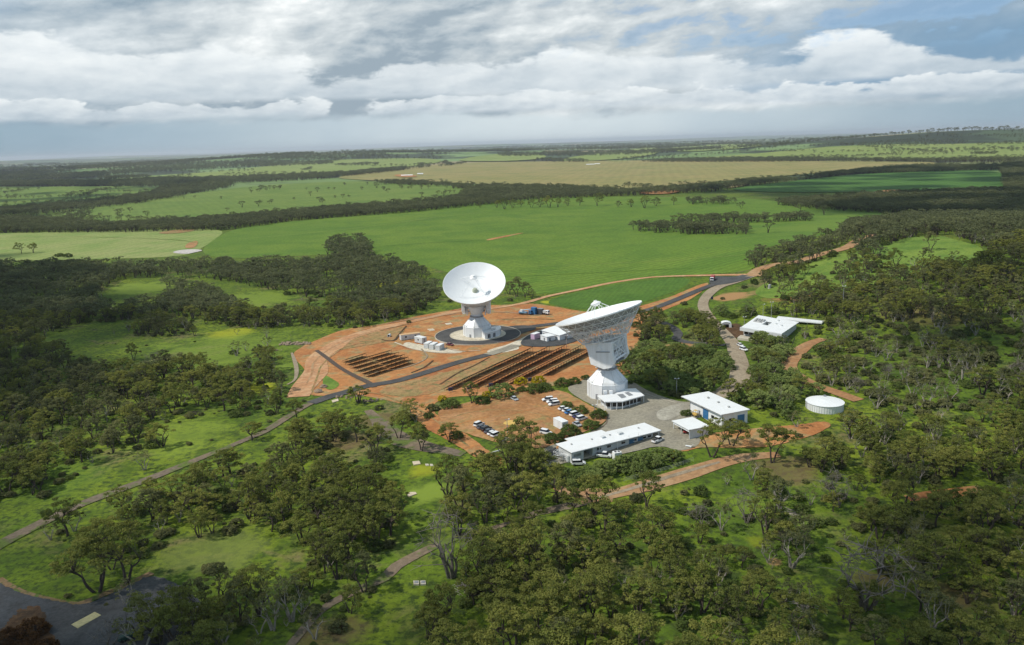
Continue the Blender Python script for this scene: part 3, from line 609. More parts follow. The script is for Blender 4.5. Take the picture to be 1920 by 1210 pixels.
# ------------------------------------------------------------------ dish antennas
def antenna(px, py, label, el_img, minor, annex):
    """el_img: unit picture direction of the dish axis; minor: how far it faces the camera."""
    base = G(px, py)
    root = thing('dish_antenna', label, 'antenna', base, 0)
    v = Vector(rays(*el_img[2:])).normalized()
    Rv = (Vector(RT) - v * v.dot(Vector(RT))).normalized(); Uv = Rv.cross(v)
    if Uv.z < 0: Uv = -Uv
    inpl = math.sqrt(1 - minor ** 2); dx, dy = el_img[:2]
    n = (Rv * dx + Uv * dy).normalized() * inpl - v * minor
    nh = Vector((n.x, n.y, 0)).normalized(); elev = math.asin(n.z)
    E = Vector((-nh.y, nh.x, 0))                     # elevation axis
    if E.y > 0: E = -E                               # towards the camera
    back = -nh
    # tower: ten sided wall and cone
    NS, RT0 = 10, 8.1
    vx = math.atan2(-base.y, -base.x) + R(-14.5)
    w = MB().lathe([(RT0 + .25, -1.0), (RT0 + .25, .25)], NS, ph=vx); w.build('footing', CONC, root)
    t = MB().lathe([(RT0, .25), (RT0, 6.0), (RT0 + .08, 6.0), (RT0 + .08, 6.18), (RT0 - .1, 6.3)], NS, ph=vx).build('tower_wall', WHITE, root)
    MB().lathe([(RT0 - .1, 6.18), (3.75, 11.1), (3.55, 11.5)], NS, ph=vx).build('tower_cone', WHITE, root)
    sm = MB()
    for i in range(NS):                              # cover strips on the facet edges
        a = vx + 2 * math.pi * i / NS; c, s = math.cos(a), math.sin(a)
        sm.tube((c * RT0, s * RT0, .3), (c * RT0, s * RT0, 6.0), .07, n=4)
        sm.tube((c * RT0, s * RT0, 6.2), (c * 3.78, s * 3.78, 11.1), .06, n=4)
    sm.build('cover_strips', WALLW, t)
    hr = MB()                                        # hand rail round the shoulder, and a ladder up to it
    for i in range(NS):
        a = vx + 2 * math.pi * i / NS; a2 = vx + 2 * math.pi * (i + 1) / NS
        for zz in (6.75, 7.25): hr.tube((math.cos(a) * 7.9, math.sin(a) * 7.9, zz), (math.cos(a2) * 7.9, math.sin(a2) * 7.9, zz), .035, n=4)
        hr.tube((math.cos(a) * 7.9, math.sin(a) * 7.9, 6.2), (math.cos(a) * 7.9, math.sin(a) * 7.9, 7.25), .04, n=4)
    hr.build('hand_rail', STEEL, root)
    la = math.atan2(-base.y, -base.x) - R(62); ld = MB()
    for s_ in (-.25, .25): ld.tube((math.cos(la) * 8.25 - math.sin(la) * s_, math.sin(la) * 8.25 + math.cos(la) * s_, .3), (math.cos(la) * 8.25 - math.sin(la) * s_, math.sin(la) * 8.25 + math.cos(la) * s_, 7.3), .05, n=4)
    for q_ in range(17): ld.tube((math.cos(la) * 8.25 + math.sin(la) * .25, math.sin(la) * 8.25 - math.cos(la) * .25, .6 + q_ * .4), (math.cos(la) * 8.25 - math.sin(la) * .25, math.sin(la) * 8.25 + math.cos(la) * .25, .6 + q_ * .4), .03, n=4)
    ld.build('ladder', STEEL, root)
    for k, (da, ww, hh) in enumerate(((R(32), 1.3, 2.4), (R(-40), 1.0, 2.1))):
        a = math.atan2(-base.y, -base.x) + da; rr = RT0 * math.cos(math.pi / NS) + .12
        fa = vx + (math.floor((a - vx) / (2 * math.pi / NS)) + .5) * 2 * math.pi / NS
        MB().box((rr * math.cos(fa), rr * math.sin(fa), .3 + hh / 2), (.12, ww, hh), Matrix.Rotation(fa, 3, 'Z')).build('door', GREYM, root)
    b = MB()
    b.lathe([(3.9, 11.35), (4.0, 11.5), (4.0, 11.95), (3.4, 12.0)], 28).build('turntable', GREYM, root)
    b2 = MB().lathe([(3.3, 11.9), (3.3, 13.2), (4.2, 14.6), (5.3, 17.0), (5.3, 17.6)], 20).build('yoke', WHITE, root, smooth=False)
    NZ = 11.5
    Hm = Matrix((back, E, Vector((0, 0, 1)))).transposed()       # columns: u, e, w
    de = elev - R(75)
    def loc(u, e, wv, tilt=True):
        if tilt:                                     # parts that nod with the dish
            y = wv - 9.7; ca, sa = math.cos(-de), math.sin(-de)
            u, y = u * ca - y * -sa if False else u * ca + y * sa, -u * sa + y * ca
            wv = y + 9.7
        return Hm @ Vector((u, e, wv)) + Vector((0, 0, NZ))
    poly = [(-6.7, 10.9), (5.1, 12.9), (5.5, 8.5), (6.5, 4.9), (5.2, 2.7), (2.1, 1.6), (-3.5, 2.9), (-5.2, 8.9)]
    for e0, e1 in ((6.2, 8.0), (-8.0, -6.2)):
        m = MB(); n8 = len(poly)
        vs = [loc(u, e0, q) for u, q in poly] + [loc(u, e1, q) for u, q in poly]
        m.add(vs, [tuple(range(n8)), tuple(range(n8, 2 * n8))[::-1]] + [(i, n8 + i, n8 + (i + 1) % n8, (i + 1) % n8) for i in range(n8)])
        o = m.build('side_plate', WHITE, root, bevel=.08)
        me = o.data; bm = bmesh.new(); bm.from_mesh(me); bmesh.ops.recalc_face_normals(bm, faces=bm.faces); bm.to_mesh(me); bm.free()
        eo = e1 if abs(e1) > abs(e0) else e0; s = .22 if eo > 0 else -.22
        l = MB(); l.tube(loc(-1.2, eo + s, 8.3), loc(4.6, eo + s, 9.0), .18, n=4); l.build('ledge', GREYM, o)
    c = MB()
    cs = [loc(u, e, q) for q in (8.0, 12.0) for e in (-6.2, 6.2) for u in (-4.6, 3.6)]
    c.add(cs, [(0, 2, 3, 1), (4, 5, 7, 6), (0, 1, 5, 4), (2, 6, 7, 3), (0, 4, 6, 2), (1, 3, 7, 5)])
    c.build('cradle_box', TRUSSM, root)
    br = MB()
    A = [loc(4.9, -6.0, 12.3), loc(4.9, 6.0, 12.3), loc(5.6, -6.0, 5.2), loc(5.6, 6.0, 5.2)]
    mid = loc(4.9, 0, 12.3); mb_ = loc(5.6, 0, 5.2)
    for a_, b_, r_ in ((A[0], A[3], .2), (A[1], A[2], .2), (A[0], A[1], .25), (A[2], A[3], .45), (mid, A[2], .16), (mid, A[3], .16), (mid, mb_, .14), (A[0], mb_, .12), (A[1], mb_, .12)):
        br.tube(a_, b_, r_, n=5)
    for q in (6.5, 8.0, 9.5): br.tube(loc(5.4, -6.1, q), loc(5.4, 6.1, q), .1, n=4)
    br.build('back_brace', TRUSSM, root)
    rp = MB()
    rp.box(loc(3.2, 0, 3.6), (5.0, 9.5, .35), Hm.to_3x3()); rp.box(loc(3.4, 2.2, 4.6), (1.6, 1.4, 1.8), Hm.to_3x3()); rp.box(loc(3.4, -2.2, 4.6), (1.6, 1.4, 1.8), Hm.to_3x3())
    rp.build('drive_platform', GREYM, root)
    ra = MB()
    for s in (-1, 1):
        for u in (-2.5, 2.5): ra.tube(loc(u, s * 5.2, 1.0, False), loc(u * .4, s * 6.3, 9.4, False), .32, n=6)
    ra.tube(loc(0, -8.3, 9.7, False), loc(0, 8.3, 9.7, False), .9, n=12)
    ra.build('yoke_arms', WHITE, root)
    # the dish
    axis_pt = Vector((0, 0, NZ + 9.7)); rimc = axis_pt + n * 13.1
    Dm = Matrix((E.cross(n).normalized(), E, n)).transposed().to_4x4(); Dm.translation = rimc
    q = n.to_track_quat('Z', 'Y')
    RR, DEP = 17.5, 6.6
    sf = lambda r: -DEP * (1 - (r / RR) ** 2)
    prof = [(r, sf(r)) for r in (1.4, 3, 5, 7, 9, 11, 13, 14.5, 16, 17.5)]
    pr2 = prof + [(r, z - .22) for r, z in prof[::-1]]
    MB().lathe([(r, z - .26) for r, z in prof] + [(r, z - .34) for r, z in prof[::-1]], 64, Dm, closed=True).build('panel_back', SHADEB, root, smooth=True)  # darker skin that paints in the shade between reflector and lattice
    dish = MB().lathe(pr2, 96, Dm, closed=True).build('reflector', REFL, root, smooth=True)
    MB().lathe([(17.5, -.02), (17.68, -.02), (17.68, -.5), (17.5, -.5)], 96, Dm, closed=True).build('rim', WHITE, dish, smooth=True)
    MB().lathe([(1.6, sf(1.4) - .1), (1.5, sf(1.4) + 1.0), (.9, sf(1.4) + 1.9), (.5, sf(1.4) + 2.0)], 20, Dm).build('feed_cone', plain('feed_cover', (.42, .45, .33), .6), dish, smooth=True)
    # backing truss
    L = [(17.4, -.4), (15.6, -2.65), (13.6, -5.1), (11.6, -7.6), (9.6, -10.4)]
    NA = 26; T = MB()
    P = lambda r, z, a: Dm @ Vector((r * math.cos(a), r * math.sin(a), z))
    for i in range(NA):
        a0 = 2 * math.pi * i / NA; a1 = 2 * math.pi * (i + 1) / NA; am = (a0 + a1) / 2
        for k, (r, z) in enumerate(L):
            ph = 0 if k % 2 == 0 else .5
            b0 = a0 + ph * (a1 - a0); b1 = a1 + ph * (a1 - a0)
            T.tube(P(r, z, b0), P(r, z, b1), .15 if k in (0, 2) else (.11 if k < 4 else .2), n=4, cap=False)
            if k < 4:
                r2, z2 = L[k + 1]; c0 = a0 + (0.5 - ph) * (a1 - a0)
                T.tube(P(r, z, b0), P(r2, z2, c0), .085, n=4, cap=False)
                T.tube(P(r, z, b0 if ph else b1), P(r2, z2, c0 if not ph else a1), .085, n=4, cap=False)
            rs = (15.6, 12.6, 9.6, 7.0)                 # struts up to the panels
            if 0 < k < 4:
                rr = rs[k - 1]; T.tube(P(r, z, b0), P(rr, sf(rr) - .2, b0), .07, n=4, cap=False)
                rr2 = rs[k]; T.tube(P(r, z, b0), P(rr2, sf(rr2) - .2, b0 + .04), .06, n=4, cap=False)
        if i % 2 == 0:
            for r0_, z0_, r1_, z1_ in ((9.6, -10.4, 4.5, sf(4.5) - .2), (9.6, -10.4, 7.0, sf(7.0) - .2), (9.6, -10.4, 5.0, -10.6)):
                T.tube(P(r0_, z0_, a0), P(r1_, z1_, a0), .1, n=4, cap=False)
    for r in (15.6, 12.6, 9.6, 7.0, 4.5):
        for i in range(NA): T.tube(P(r, sf(r) - .3, 2 * math.pi * i / NA), P(r, sf(r) - .3, 2 * math.pi * (i + 1) / NA), .06, n=4, cap=False)
    LI = [(13.2, -3.6), (11.0, -6.0), (9.2, -8.2), (7.2, -10.2)]        # inner cage
    for i in range(0, NA):
        a0 = 2 * math.pi * i / NA; a1 = 2 * math.pi * (i + 1) / NA
        for k, (r, z) in enumerate(LI):
            T.tube(P(r, z, a0), P(r, z, a1), .085, n=4, cap=False)
            r3, z3 = L[k + 1]; T.tube(P(r, z, a0), P(r3, z3, a0), .07, n=4, cap=False)
            if k < 3:
                r2, z2 = LI[k + 1]; T.tube(P(r, z, a0), P(r2, z2, a1), .075, n=4, cap=False); T.tube(P(r, z, a1), P(r2, z2, a0), .075, n=4, cap=False)
    T.build('backing_truss', TRUSSM, root)
    # quadripod and subreflector
    HA = 4.2
    for k in range(4):
        a = math.pi / 4 + k * math.pi / 2
        m = MB(); f0 = P(11.6, sf(11.6), a - .075); f1 = P(11.6, sf(11.6), a + .075); f2 = P(9.6, sf(9.6), a)
        t0 = P(1.2, HA, a - .35); t1 = P(1.2, HA, a + .35); t2 = P(.9, HA - 1.0, a)
        for f_, t_ in ((f0, t0), (f1, t1), (f2, t2)): m.tube(f_, t_, .065, n=5)
        for j in range(7):
            s0, s1 = j / 7, (j + 1) / 7
            m.tube(f0.lerp(t0, s0), f1.lerp(t1, s1), .03, n=4, cap=False); m.tube(f1.lerp(t1, s1), f2.lerp(t2, s1), .03, n=4, cap=False); m.tube(f0.lerp(t0, s1), f2.lerp(t2, s1), .03, n=4, cap=False)
        m.build('support_leg', TRUSSM, root)
    MB().lathe([(.2, HA - 1.5), (1.2, HA - 1.15), (2.1, HA - .35), (2.1, HA - .2), (1.5, HA + .2), (.7, HA + .55), (.6, HA + .9)], 24, Dm).build('subreflector', WHITE, root, smooth=True)
    # rooftop units and hand rail at the shoulder
    return root, base, vx
SHADEB = plain('panel_back_shade', (.36, .37, .37), .7, 0, .15, .5)  # grey stands in for the shade on the back of the dish
REFL = plain('reflector_panels', (.80, .81, .80), .42, 0, .03, .3)
a1_root, A1, V1 = antenna(895.3, 629.5, 'white dish antenna standing on the round concrete pad, its open bowl turned to the viewer', (-.11, .994, 889, 532), .66, 0)
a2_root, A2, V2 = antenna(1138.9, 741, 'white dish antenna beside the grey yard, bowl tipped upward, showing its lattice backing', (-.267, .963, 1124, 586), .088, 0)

# round pad and ring road of the first dish
def ring(name, c, r0, r1, mat, dz, kind='structure', seg=72):
    vs, fs = [], []
    rad = np.linspace(r0, r1, 4)
    for r in rad:
        for i in range(seg):
            a = 2 * math.pi * i / seg; x = c[0] + r * math.cos(a); y = c[1] + r * math.sin(a)
            vs.append((x, y, max(float(hgt(x, y)), c[2] - .3) + dz))
    for j in range(3):
        for i in range(seg): fs.append((j * seg + i, (j + 1) * seg + i, (j + 1) * seg + (i + 1) % seg, j * seg + (i + 1) % seg))
    b = MB(); b.add(vs, fs); o = b.build(name, mat); tag(o, kind=kind); return o
PC = G(896, 629)
ring('round_pad', PC, .01, 16.2, PADC, .62)
ring('ring_road', PC, 16.2, 24.5, ASPH, .55)
kb = MB(); kb.lathe([(16.25, PC.z - 1), (16.25, PC.z + .72), (15.95, PC.z + .72), (15.95, PC.z - 1)], 72, Matrix.Translation((PC.x, PC.y, 0)), closed=True); tag(kb.build('pad_kerb', CONC), kind='structure')
kb = MB(); kb.lathe([(24.9, PC.z - 1), (24.9, PC.z + .68), (24.5, PC.z + .68), (24.5, PC.z - 1)], 72, Matrix.Translation((PC.x, PC.y, 0)), closed=True); tag(kb.build('ring_kerb', CONC), kind='structure')
sheet('asphalt_road', [(935, 616), (960, 612), (985, 611), (1000, 613), (1008, 618), (985, 624), (965, 632), (945, 639), (925, 643), (938, 630)], ASPH, 3.5, step=6)

# annexes, round the tower foot
def annex_round(root_c, v0, a0, a1, r0, r1, h, label, name='annex_building'):
    o = thing(name, label, 'building', root_c, 0)
    def arc(r, n=14): return [(r * math.cos(a0 + (a1 - a0) * i / n), r * math.sin(a0 + (a1 - a0) * i / n)) for i in range(n + 1)]
    MB().prism(arc(r1) + arc(r0)[::-1], -.5, h).build('wall', WHITE, o)
    MB().prism(arc(r1 + .3) + arc(r0 - .05)[::-1], h, h + .3).build('roof', ROOF, o)
    for f in (.12, .3, .7, .86):
        a = a0 + (a1 - a0) * f; m = Matrix.Rotation(a, 3, 'Z')
        wn = MB().box((r1 * math.cos(a) + .05, r1 * math.sin(a) + .05, h * .5), (.35, 2.0, 2.2), m).build('window', DARK, o)
        fr = MB(); [fr.box(((r1 + .16) * math.cos(a) - s * .5 * math.sin(a), (r1 + .16) * math.sin(a) + s * .5 * math.cos(a), h * .5), (.25, .12, 2.3), m) for s in (-1.9, 0, 1.9)]
        fr.build('frame', WHITE, wn)
    for k in range(2):
        a = a0 + (a1 - a0) * (.4 + .12 * k); rr = (r0 + r1) / 2
        MB().box((rr * math.cos(a), rr * math.sin(a), h + .7), (1.2, 1.5, .9), Matrix.Rotation(a, 3, 'Z')).build('rooftop_unit', WALLW, o)
    return o
vc = math.atan2(-A1.y, -A1.x)
annex_round(Vector((A1.x, A1.y, A1.z + .5)), V1, vc + R(18), vc + R(105), 8.3, 13.5, 3.6, 'low curved white building wrapped round the foot of the dish on the round pad')
# veranda hall at the foot of the second dish: fan shaped flat roof on posts
def veranda():
    z = A2.z; H = 3.5
    crop = lambda x, y: (1030 + x / 5.5, 550 + y / 5.5)
    pts = [crop(*p) for p in ((490, 1055), (570, 1120), (755, 1115), (980, 1053), (890, 980), (800, 985), (660, 1040))]
    w = [at(p[0], p[1], z + H) for p in pts]
    c = Vector((w[1].x, w[1].y, z)); o = thing('veranda_hall', 'flat white fan-shaped roof on posts over dark windows at the foot of the lattice-backed dish', 'building', c, 0)
    pl = [(p.x - c.x, p.y - c.y) for p in w]
    MB().prism(pl, H - .28, H).build('roof', ROOF, o)
    cx = sum(p[0] for p in pl) / 7; cy = sum(p[1] for p in pl) / 7
    sh = lambda f: [(cx + (x - cx) * f, cy + (y - cy) * f) for x, y in pl]
    inn = sh(.84)
    MB().prism(inn, -.3, 1.0).build('wall', WALLW, o)
    gl = MB().prism(sh(.83), 1.0, H - .9).build('window', DARK, o)
    MB().prism(sh(.845), H - .9, H - .282).build('wall', WALLW, o)
    for i in range(4):
        a = Vector((*inn[i], 0)); b = Vector((*inn[i + 1], 0)) if i < 3 else Vector((*inn[4], 0)); n = max(2, int((b - a).length / 1.7))
        for k in range(n + 1): p = a.lerp(b, k / n); MB().box((p.x, p.y, (1.0 + H - .9) / 2), (.16, .16, H - 1.9)).build('mullion', WHITE, gl)
    ed = sh(.975)
    for i in range(4):
        a = Vector((*ed[i], 0)); b = Vector((*ed[(i + 1)], 0)); n = 2 if i in (0,) else 3
        for k in range(n): p = a.lerp(b, (k + .0) / n); MB().tube((p.x, p.y, -.3), (p.x, p.y, H - .28), .12, n=6).build('post', WHITE, o)
    MB().prism(sh(1.06), -.6, .12).build('plinth', CONC, o)
    for q in (((700, 1047), (757, 1040), (795, 1072), (745, 1085)), ((775, 1028), (815, 1020), (865, 1052), (822, 1060))):
        u = [at(*crop(*p), z + H) for p in q]; MB().prism([(p.x - c.x, p.y - c.y) for p in u], H, H + .12).build('skylight', GREYM, o)
    for k in range(2):
        p = at(*crop(575 + 60 * k, 1025), z + 4); MB().box((p.x - c.x, p.y - c.y, 4.0), (1.3, 1.3, 1.5)).build('rooftop_unit', WHITE, o)
veranda()

# ------------------------------------------------------------------ sheds
def frame3(A, B, C, z):
    """corner A, end B of the long side, C any point of the far long side, at height z -> origin, length axis, width axis, L, W"""
    a, b, c = at(*A, z), at(*B, z), at(*C, z)
    X = (b - a); L = X.length; X.normalize(); Y = Vector((-X.y, X.x, 0)); W_ = (c - a).dot(Y)
    if W_ < 0: Y = -Y; W_ = -W_
    return a, X, Y, L, W_
class Bld:
    def __init__(s, name, label, A, B, C, roofz, base, group=None):
        s.z0 = base; s.H = roofz
        a, s.X, s.Y, s.L, s.W = frame3(A, B, C, base + roofz)
        rz = math.atan2(s.X.y, s.X.x); s.flip = s.X.x * s.Y.y - s.X.y * s.Y.x < 0
        s.o = thing(name, label, 'building', (a.x, a.y, base), rz, group)
        s.sy = -1 if s.flip else 1
    def rect(s, x0, x1, y0, y1): return [(x0, s.sy * y0), (x1, s.sy * y0), (x1, s.sy * y1), (x0, s.sy * y1)]
    def pr(s, nm, mat, x0, x1, y0, y1, z0, z1, par=None, poly=None):
        return MB().prism(poly or s.rect(x0, x1, y0, y1), z0, z1).build(nm, mat, par or s.o)
    def wl(s, nm, mat, axis, c, a, b, z0, z1, th=.12, par=None):
        """thin panel standing on a wall plane: axis 'y' -> plane y=c spanning x a..b; axis 'x' -> plane x=c spanning y a..b"""
        if axis == 'y': return s.pr(nm, mat, a, b, c - th / 2, c + th / 2, z0, z1, par)
        return s.pr(nm, mat, c - th / 2, c + th / 2, a, b, z0, z1, par)
def gz(px, py): return float(G(px, py).z)
# long shed in front
b = Bld('long_shed', 'long low shed with white roof and blue doors behind a row of bushes', (1071.4, 849), (1240.2, 806.9), (1040.9, 832.7), 3.4, gz(1160, 850))
L_, W_ = b.L, b.W
b.pr('roof', ROOF, 0, L_, 0, W_, 3.15, 3.4)
b.pr('roof', ROOF, L_ * .14, L_ * .55, W_ + .002, W_ + 2.6, 3.1, 3.33)
yf = W_ * .10
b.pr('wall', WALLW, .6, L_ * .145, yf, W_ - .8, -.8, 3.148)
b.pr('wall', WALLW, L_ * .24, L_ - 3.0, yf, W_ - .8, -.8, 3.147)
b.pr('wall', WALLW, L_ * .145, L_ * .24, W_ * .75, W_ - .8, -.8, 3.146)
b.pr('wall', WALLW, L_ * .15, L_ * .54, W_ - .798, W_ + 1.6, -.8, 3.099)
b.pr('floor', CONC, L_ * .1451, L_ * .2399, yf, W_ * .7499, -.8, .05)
b.pr('plinth', GREYM, L_ * .5, L_ * .97, yf - .35, yf - .01, -.8, .75)
for x in (.645, .745):
    d = b.wl('door', plain('blue_grey_door', (.055, .17, .30), .5), 'y', yf - .06, L_ * x, L_ * x + 2.2, .0, 2.5)
    b.wl('track', GREYM, 'y', yf - .1, L_ * x - .2, L_ * x + 2.4, 2.52, 2.66, .16, d)
for x in (.29, .40, .56, .69, .80, .86):
    w = b.wl('window', DARK, 'y', yf - .04, L_ * x, L_ * x + 1.5, 1.5, 2.4, .1); b.wl('sill', WHITE, 'y', yf - .06, L_ * x - .1, L_ * x + 1.6, 1.36, 1.47, .2, w)
    b.wl('awning', WALLW, 'y', yf - .3, L_ * x - .2, L_ * x + 1.7, 2.5, 2.58, .6, w)
b.wl('roller_door', GREYM, 'y', yf - .05, 1.6, 4.4, 1.2, 2.1, .1)
b.pr('rooftop_pipe', STEEL, L_ * .74, L_ * .742, .3, .34, 3.4, 4.4)
b.pr('rooftop_pipe', STEEL, L_ * .63, L_ * .632, .3, .34, 3.4, 4.3)
for x in (L_ * .3, L_ * .5, L_ - 1.0):
    b.pr('post', WHITE, x, x + .16, .25, .41, -.8, 3.148)
LONG = b
b.pr('gutter', STEEL, -.1, L_ + .1, -.13, -.003, 3.08, 3.26)
for f in (.1, .32, .52, .85): b.pr('roof_vent', STEEL, L_ * f, L_ * f + .5, W_ * .6, W_ * .6 + .5, 3.4, 3.75)
b.pr('rooftop_unit', WALLW, L_ * .6, L_ * .6 + 1.8, W_ * .45, W_ * .45 + 1.2, 3.4, 4.1)
b.pr('rooftop_unit', WALLW, L_ * .42, L_ * .42 + 1.4, W_ * .5, W_ * .5 + 1.1, 3.4, 4.0)
# big workshop
b = Bld('workshop', 'large white-roofed workshop with a blue roller door facing the grey yard', (1352.6, 777.8), (1277.5, 742.9), (1417.3, 772.5), 5.0, gz(1340, 790))
L_, W_ = b.L, b.W
b.pr('roof', ROOF, 0, L_, 0, W_, 4.72, 5.0)
b.pr('gutter', STEEL, -.15, L_ + .15, -.14, -.003, 4.66, 4.86)
b.pr('wall', WHITE, .5, L_ - 4.2, 1.0, W_ - .6, -1.5, 4.718)
b.pr('plinth', CONC, .2, L_ - 3.9, .7, W_ - .3, -1.6, .12)
d = b.wl('roller_door', BLUEP, 'y', .93, L_ * .36, L_ * .36 + 3.2, .12, 3.7)
dr = MB(); [dr.prism(b.rect(L_ * .36, L_ * .36 + 3.2, .82, .868), .3 + k * .42, .36 + k * .42) for k in range(8)]; dr.build('slats', BLUEP, d)
b.wl('vent', GREYM, 'y', .95, L_ * .5, L_ * .5 + .8, 3.6, 4.2)
b.wl('door', GREYM, 'y', .95, L_ * .56, L_ * .56 + 1.0, .12, 2.2)
b.wl('window', DARK, 'y', .95, L_ * .22, L_ * .22 + 1.6, 1.6, 2.7)
b.wl('window', DARK, 'x', .45, W_ * .3, W_ * .3 + 2.4, 1.6, 2.7)
b.wl('roller_door', BLUEP, 'x', .45, W_ * .6, W_ * .6 + 3, .12, 3.4)
WS = b
for f in (.2, .45, .7): b.pr('roof_vent', STEEL, L_ * f, L_ * f + .7, W_ * .55, W_ * .55 + .7, 5.0, 5.5)
for x in (.6, L_ * .48, L_ - 4.5): b.pr('downpipe', STEEL, x, x + .12, .84, .96, 0, 4.66)
# open garage
b = Bld('open_garage', 'small open-fronted garage with white roof, standing between workshop and yard', (1291.6, 806.3), (1259.3, 789), (1324, 795), 3.6, gz(1290, 820))
L_, W_ = b.L, b.W
b.pr('roof', ROOF, 0, L_, 0, W_, 3.4, 3.6)
b.pr('fascia', WHITE, .3, L_ - .3, .5, .62, 2.5, 3.398)
b.pr('wall', WALLW, .3, .5, .5, W_ - .5, -1, 3.397)
b.pr('wall', WALLW, .5, L_ - .5, W_ - .7, W_ - .5, -1, 3.396)
b.pr('wall', WALLW, L_ - .5, L_ - .3, W_ * .45, W_ - .5, -1, 3.395)
b.pr('floor', CONC, .1, L_ - .1, -.4, W_ - .2, -1, .08)
b.pr('post', WHITE, L_ - .5, L_ - .3, .5, .7, .08, 2.5)
b.pr('post', WHITE, L_ * .5, L_ * .5 + .15, .5, .65, .08, 2.5)
GR = b
p = LONG
# water tank
tc = G(1546, 765); tk = thing('water_tank', 'round white water tank with ribbed sides among the green bushes', 'tank', (tc.x, tc.y, tc.z), 0)
tl = at(1511.5, 752, tc.z + 2.6); tr_ = at(1580.5, 752, tc.z + 2.6); rt = (tr_ - tl).length / 2
rb = []
for i in range(120):
    rb.append(rt + (.04 if i % 2 else -.02))
MB().lathe([(rt, -1.5), (rt, 2.5)], 60).build('wall', WHITE, tk)
st = MB()
for i in range(48):
    a = 2 * math.pi * i / 48; st.box((math.cos(a) * (rt + .05), math.sin(a) * (rt + .03), .5), (.08, .07, 3.9), Matrix.Rotation(a, 3, 'Z'))
st.build('ribs', WALLW, tk)
MB().lathe([(rt + .2, 2.48), (rt + .2, 2.62), (rt * .5, 2.95), (.05, 3.15)], 60).build('roof', ROOF, tk)
MB().box((rt * .3, rt * .8, 2.95), (.8, .8, .6)).build('hatch', GREYM, tk)
ld = MB(); 
for s in (-.2, .2): ld.tube((-rt - .2, s, -.5), (-rt - .2, s, 2.9), .04, n=4)
for k in range(9): ld.tube((-rt - .2, -.2, .2 + k * .36), (-rt - .2, .2, .2 + k * .36), .03, n=4)
ld.build('ladder', STEEL, tk)
# power building near the first dish
b = Bld('power_building', 'white gabled power building on asphalt between the two dishes', (1014, 617), (1049, 627), (1047, 602), 4.2, gz(1035, 634))
L_, W_ = b.L, b.W
z_r = lambda x, y: 3.5 + 1.1 * (1 - abs(y * b.sy / W_ - .5) * 2)
MB().prism([(0, 0), (L_, 0), (L_, b.sy * W_ / 2), (0, b.sy * W_ / 2)], lambda x, y: z_r(x, y) - .2, z_r).build('roof', ROOF, b.o)
MB().prism([(0, b.sy * (W_ / 2 + .003)), (L_, b.sy * (W_ / 2 + .003)), (L_, b.sy * W_), (0, b.sy * W_)], lambda x, y: z_r(x, y) - .2, z_r).build('roof', ROOF, b.o)
MB().prism(b.rect(.4, L_ - .4, .4, W_ - .4), -.6, lambda x, y: 3.28 + (.0 if abs(y) < 1 or abs(abs(y) - W_) < 1 else 0)).build('wall', WHITE, b.o)
b.wl('door', GREYM, 'y', .36, L_ * .1, L_ * .1 + 1.2, 0, 2.2)
b.wl('door', GREYM, 'x', L_ - .36, W_ * .2, W_ * .2 + 1.6, 0, 2.4)
b.wl('louvre', GREYM, 'x', L_ - .36, W_ * .5, W_ * .5 + 3, .8, 2.4)
b.wl('window', DARK, 'y', .36, L_ * .6, L_ * .6 + 1.2, 1.2, 2.2)
b = Bld('switch_room', 'small white switch room set before the gabled power building', (1012, 628), (1025.5, 632), (1022.5, 624), 3.1, gz(1024, 641))
L_, W_ = b.L, b.W
b.pr('roof', ROOF, 0, L_, 0, W_ * 1.15, 2.9, 3.1)
b.pr('wall', WHITE, .3, L_ - .3, .3, W_ * 1.15 - .3, -.6, 2.898)
b.wl('door', GREYM, 'y', .26, L_ * .5, L_ * .5 + 1.1, 0, 2.1)
b.wl('door', GREYM, 'x', L_ - .26, W_ * .3, W_ * .3 + 1.1, 0, 2.1)
b.pr('step', CONC, L_ * .3, L_ * .85, -1.5, .28, -.6, .12)

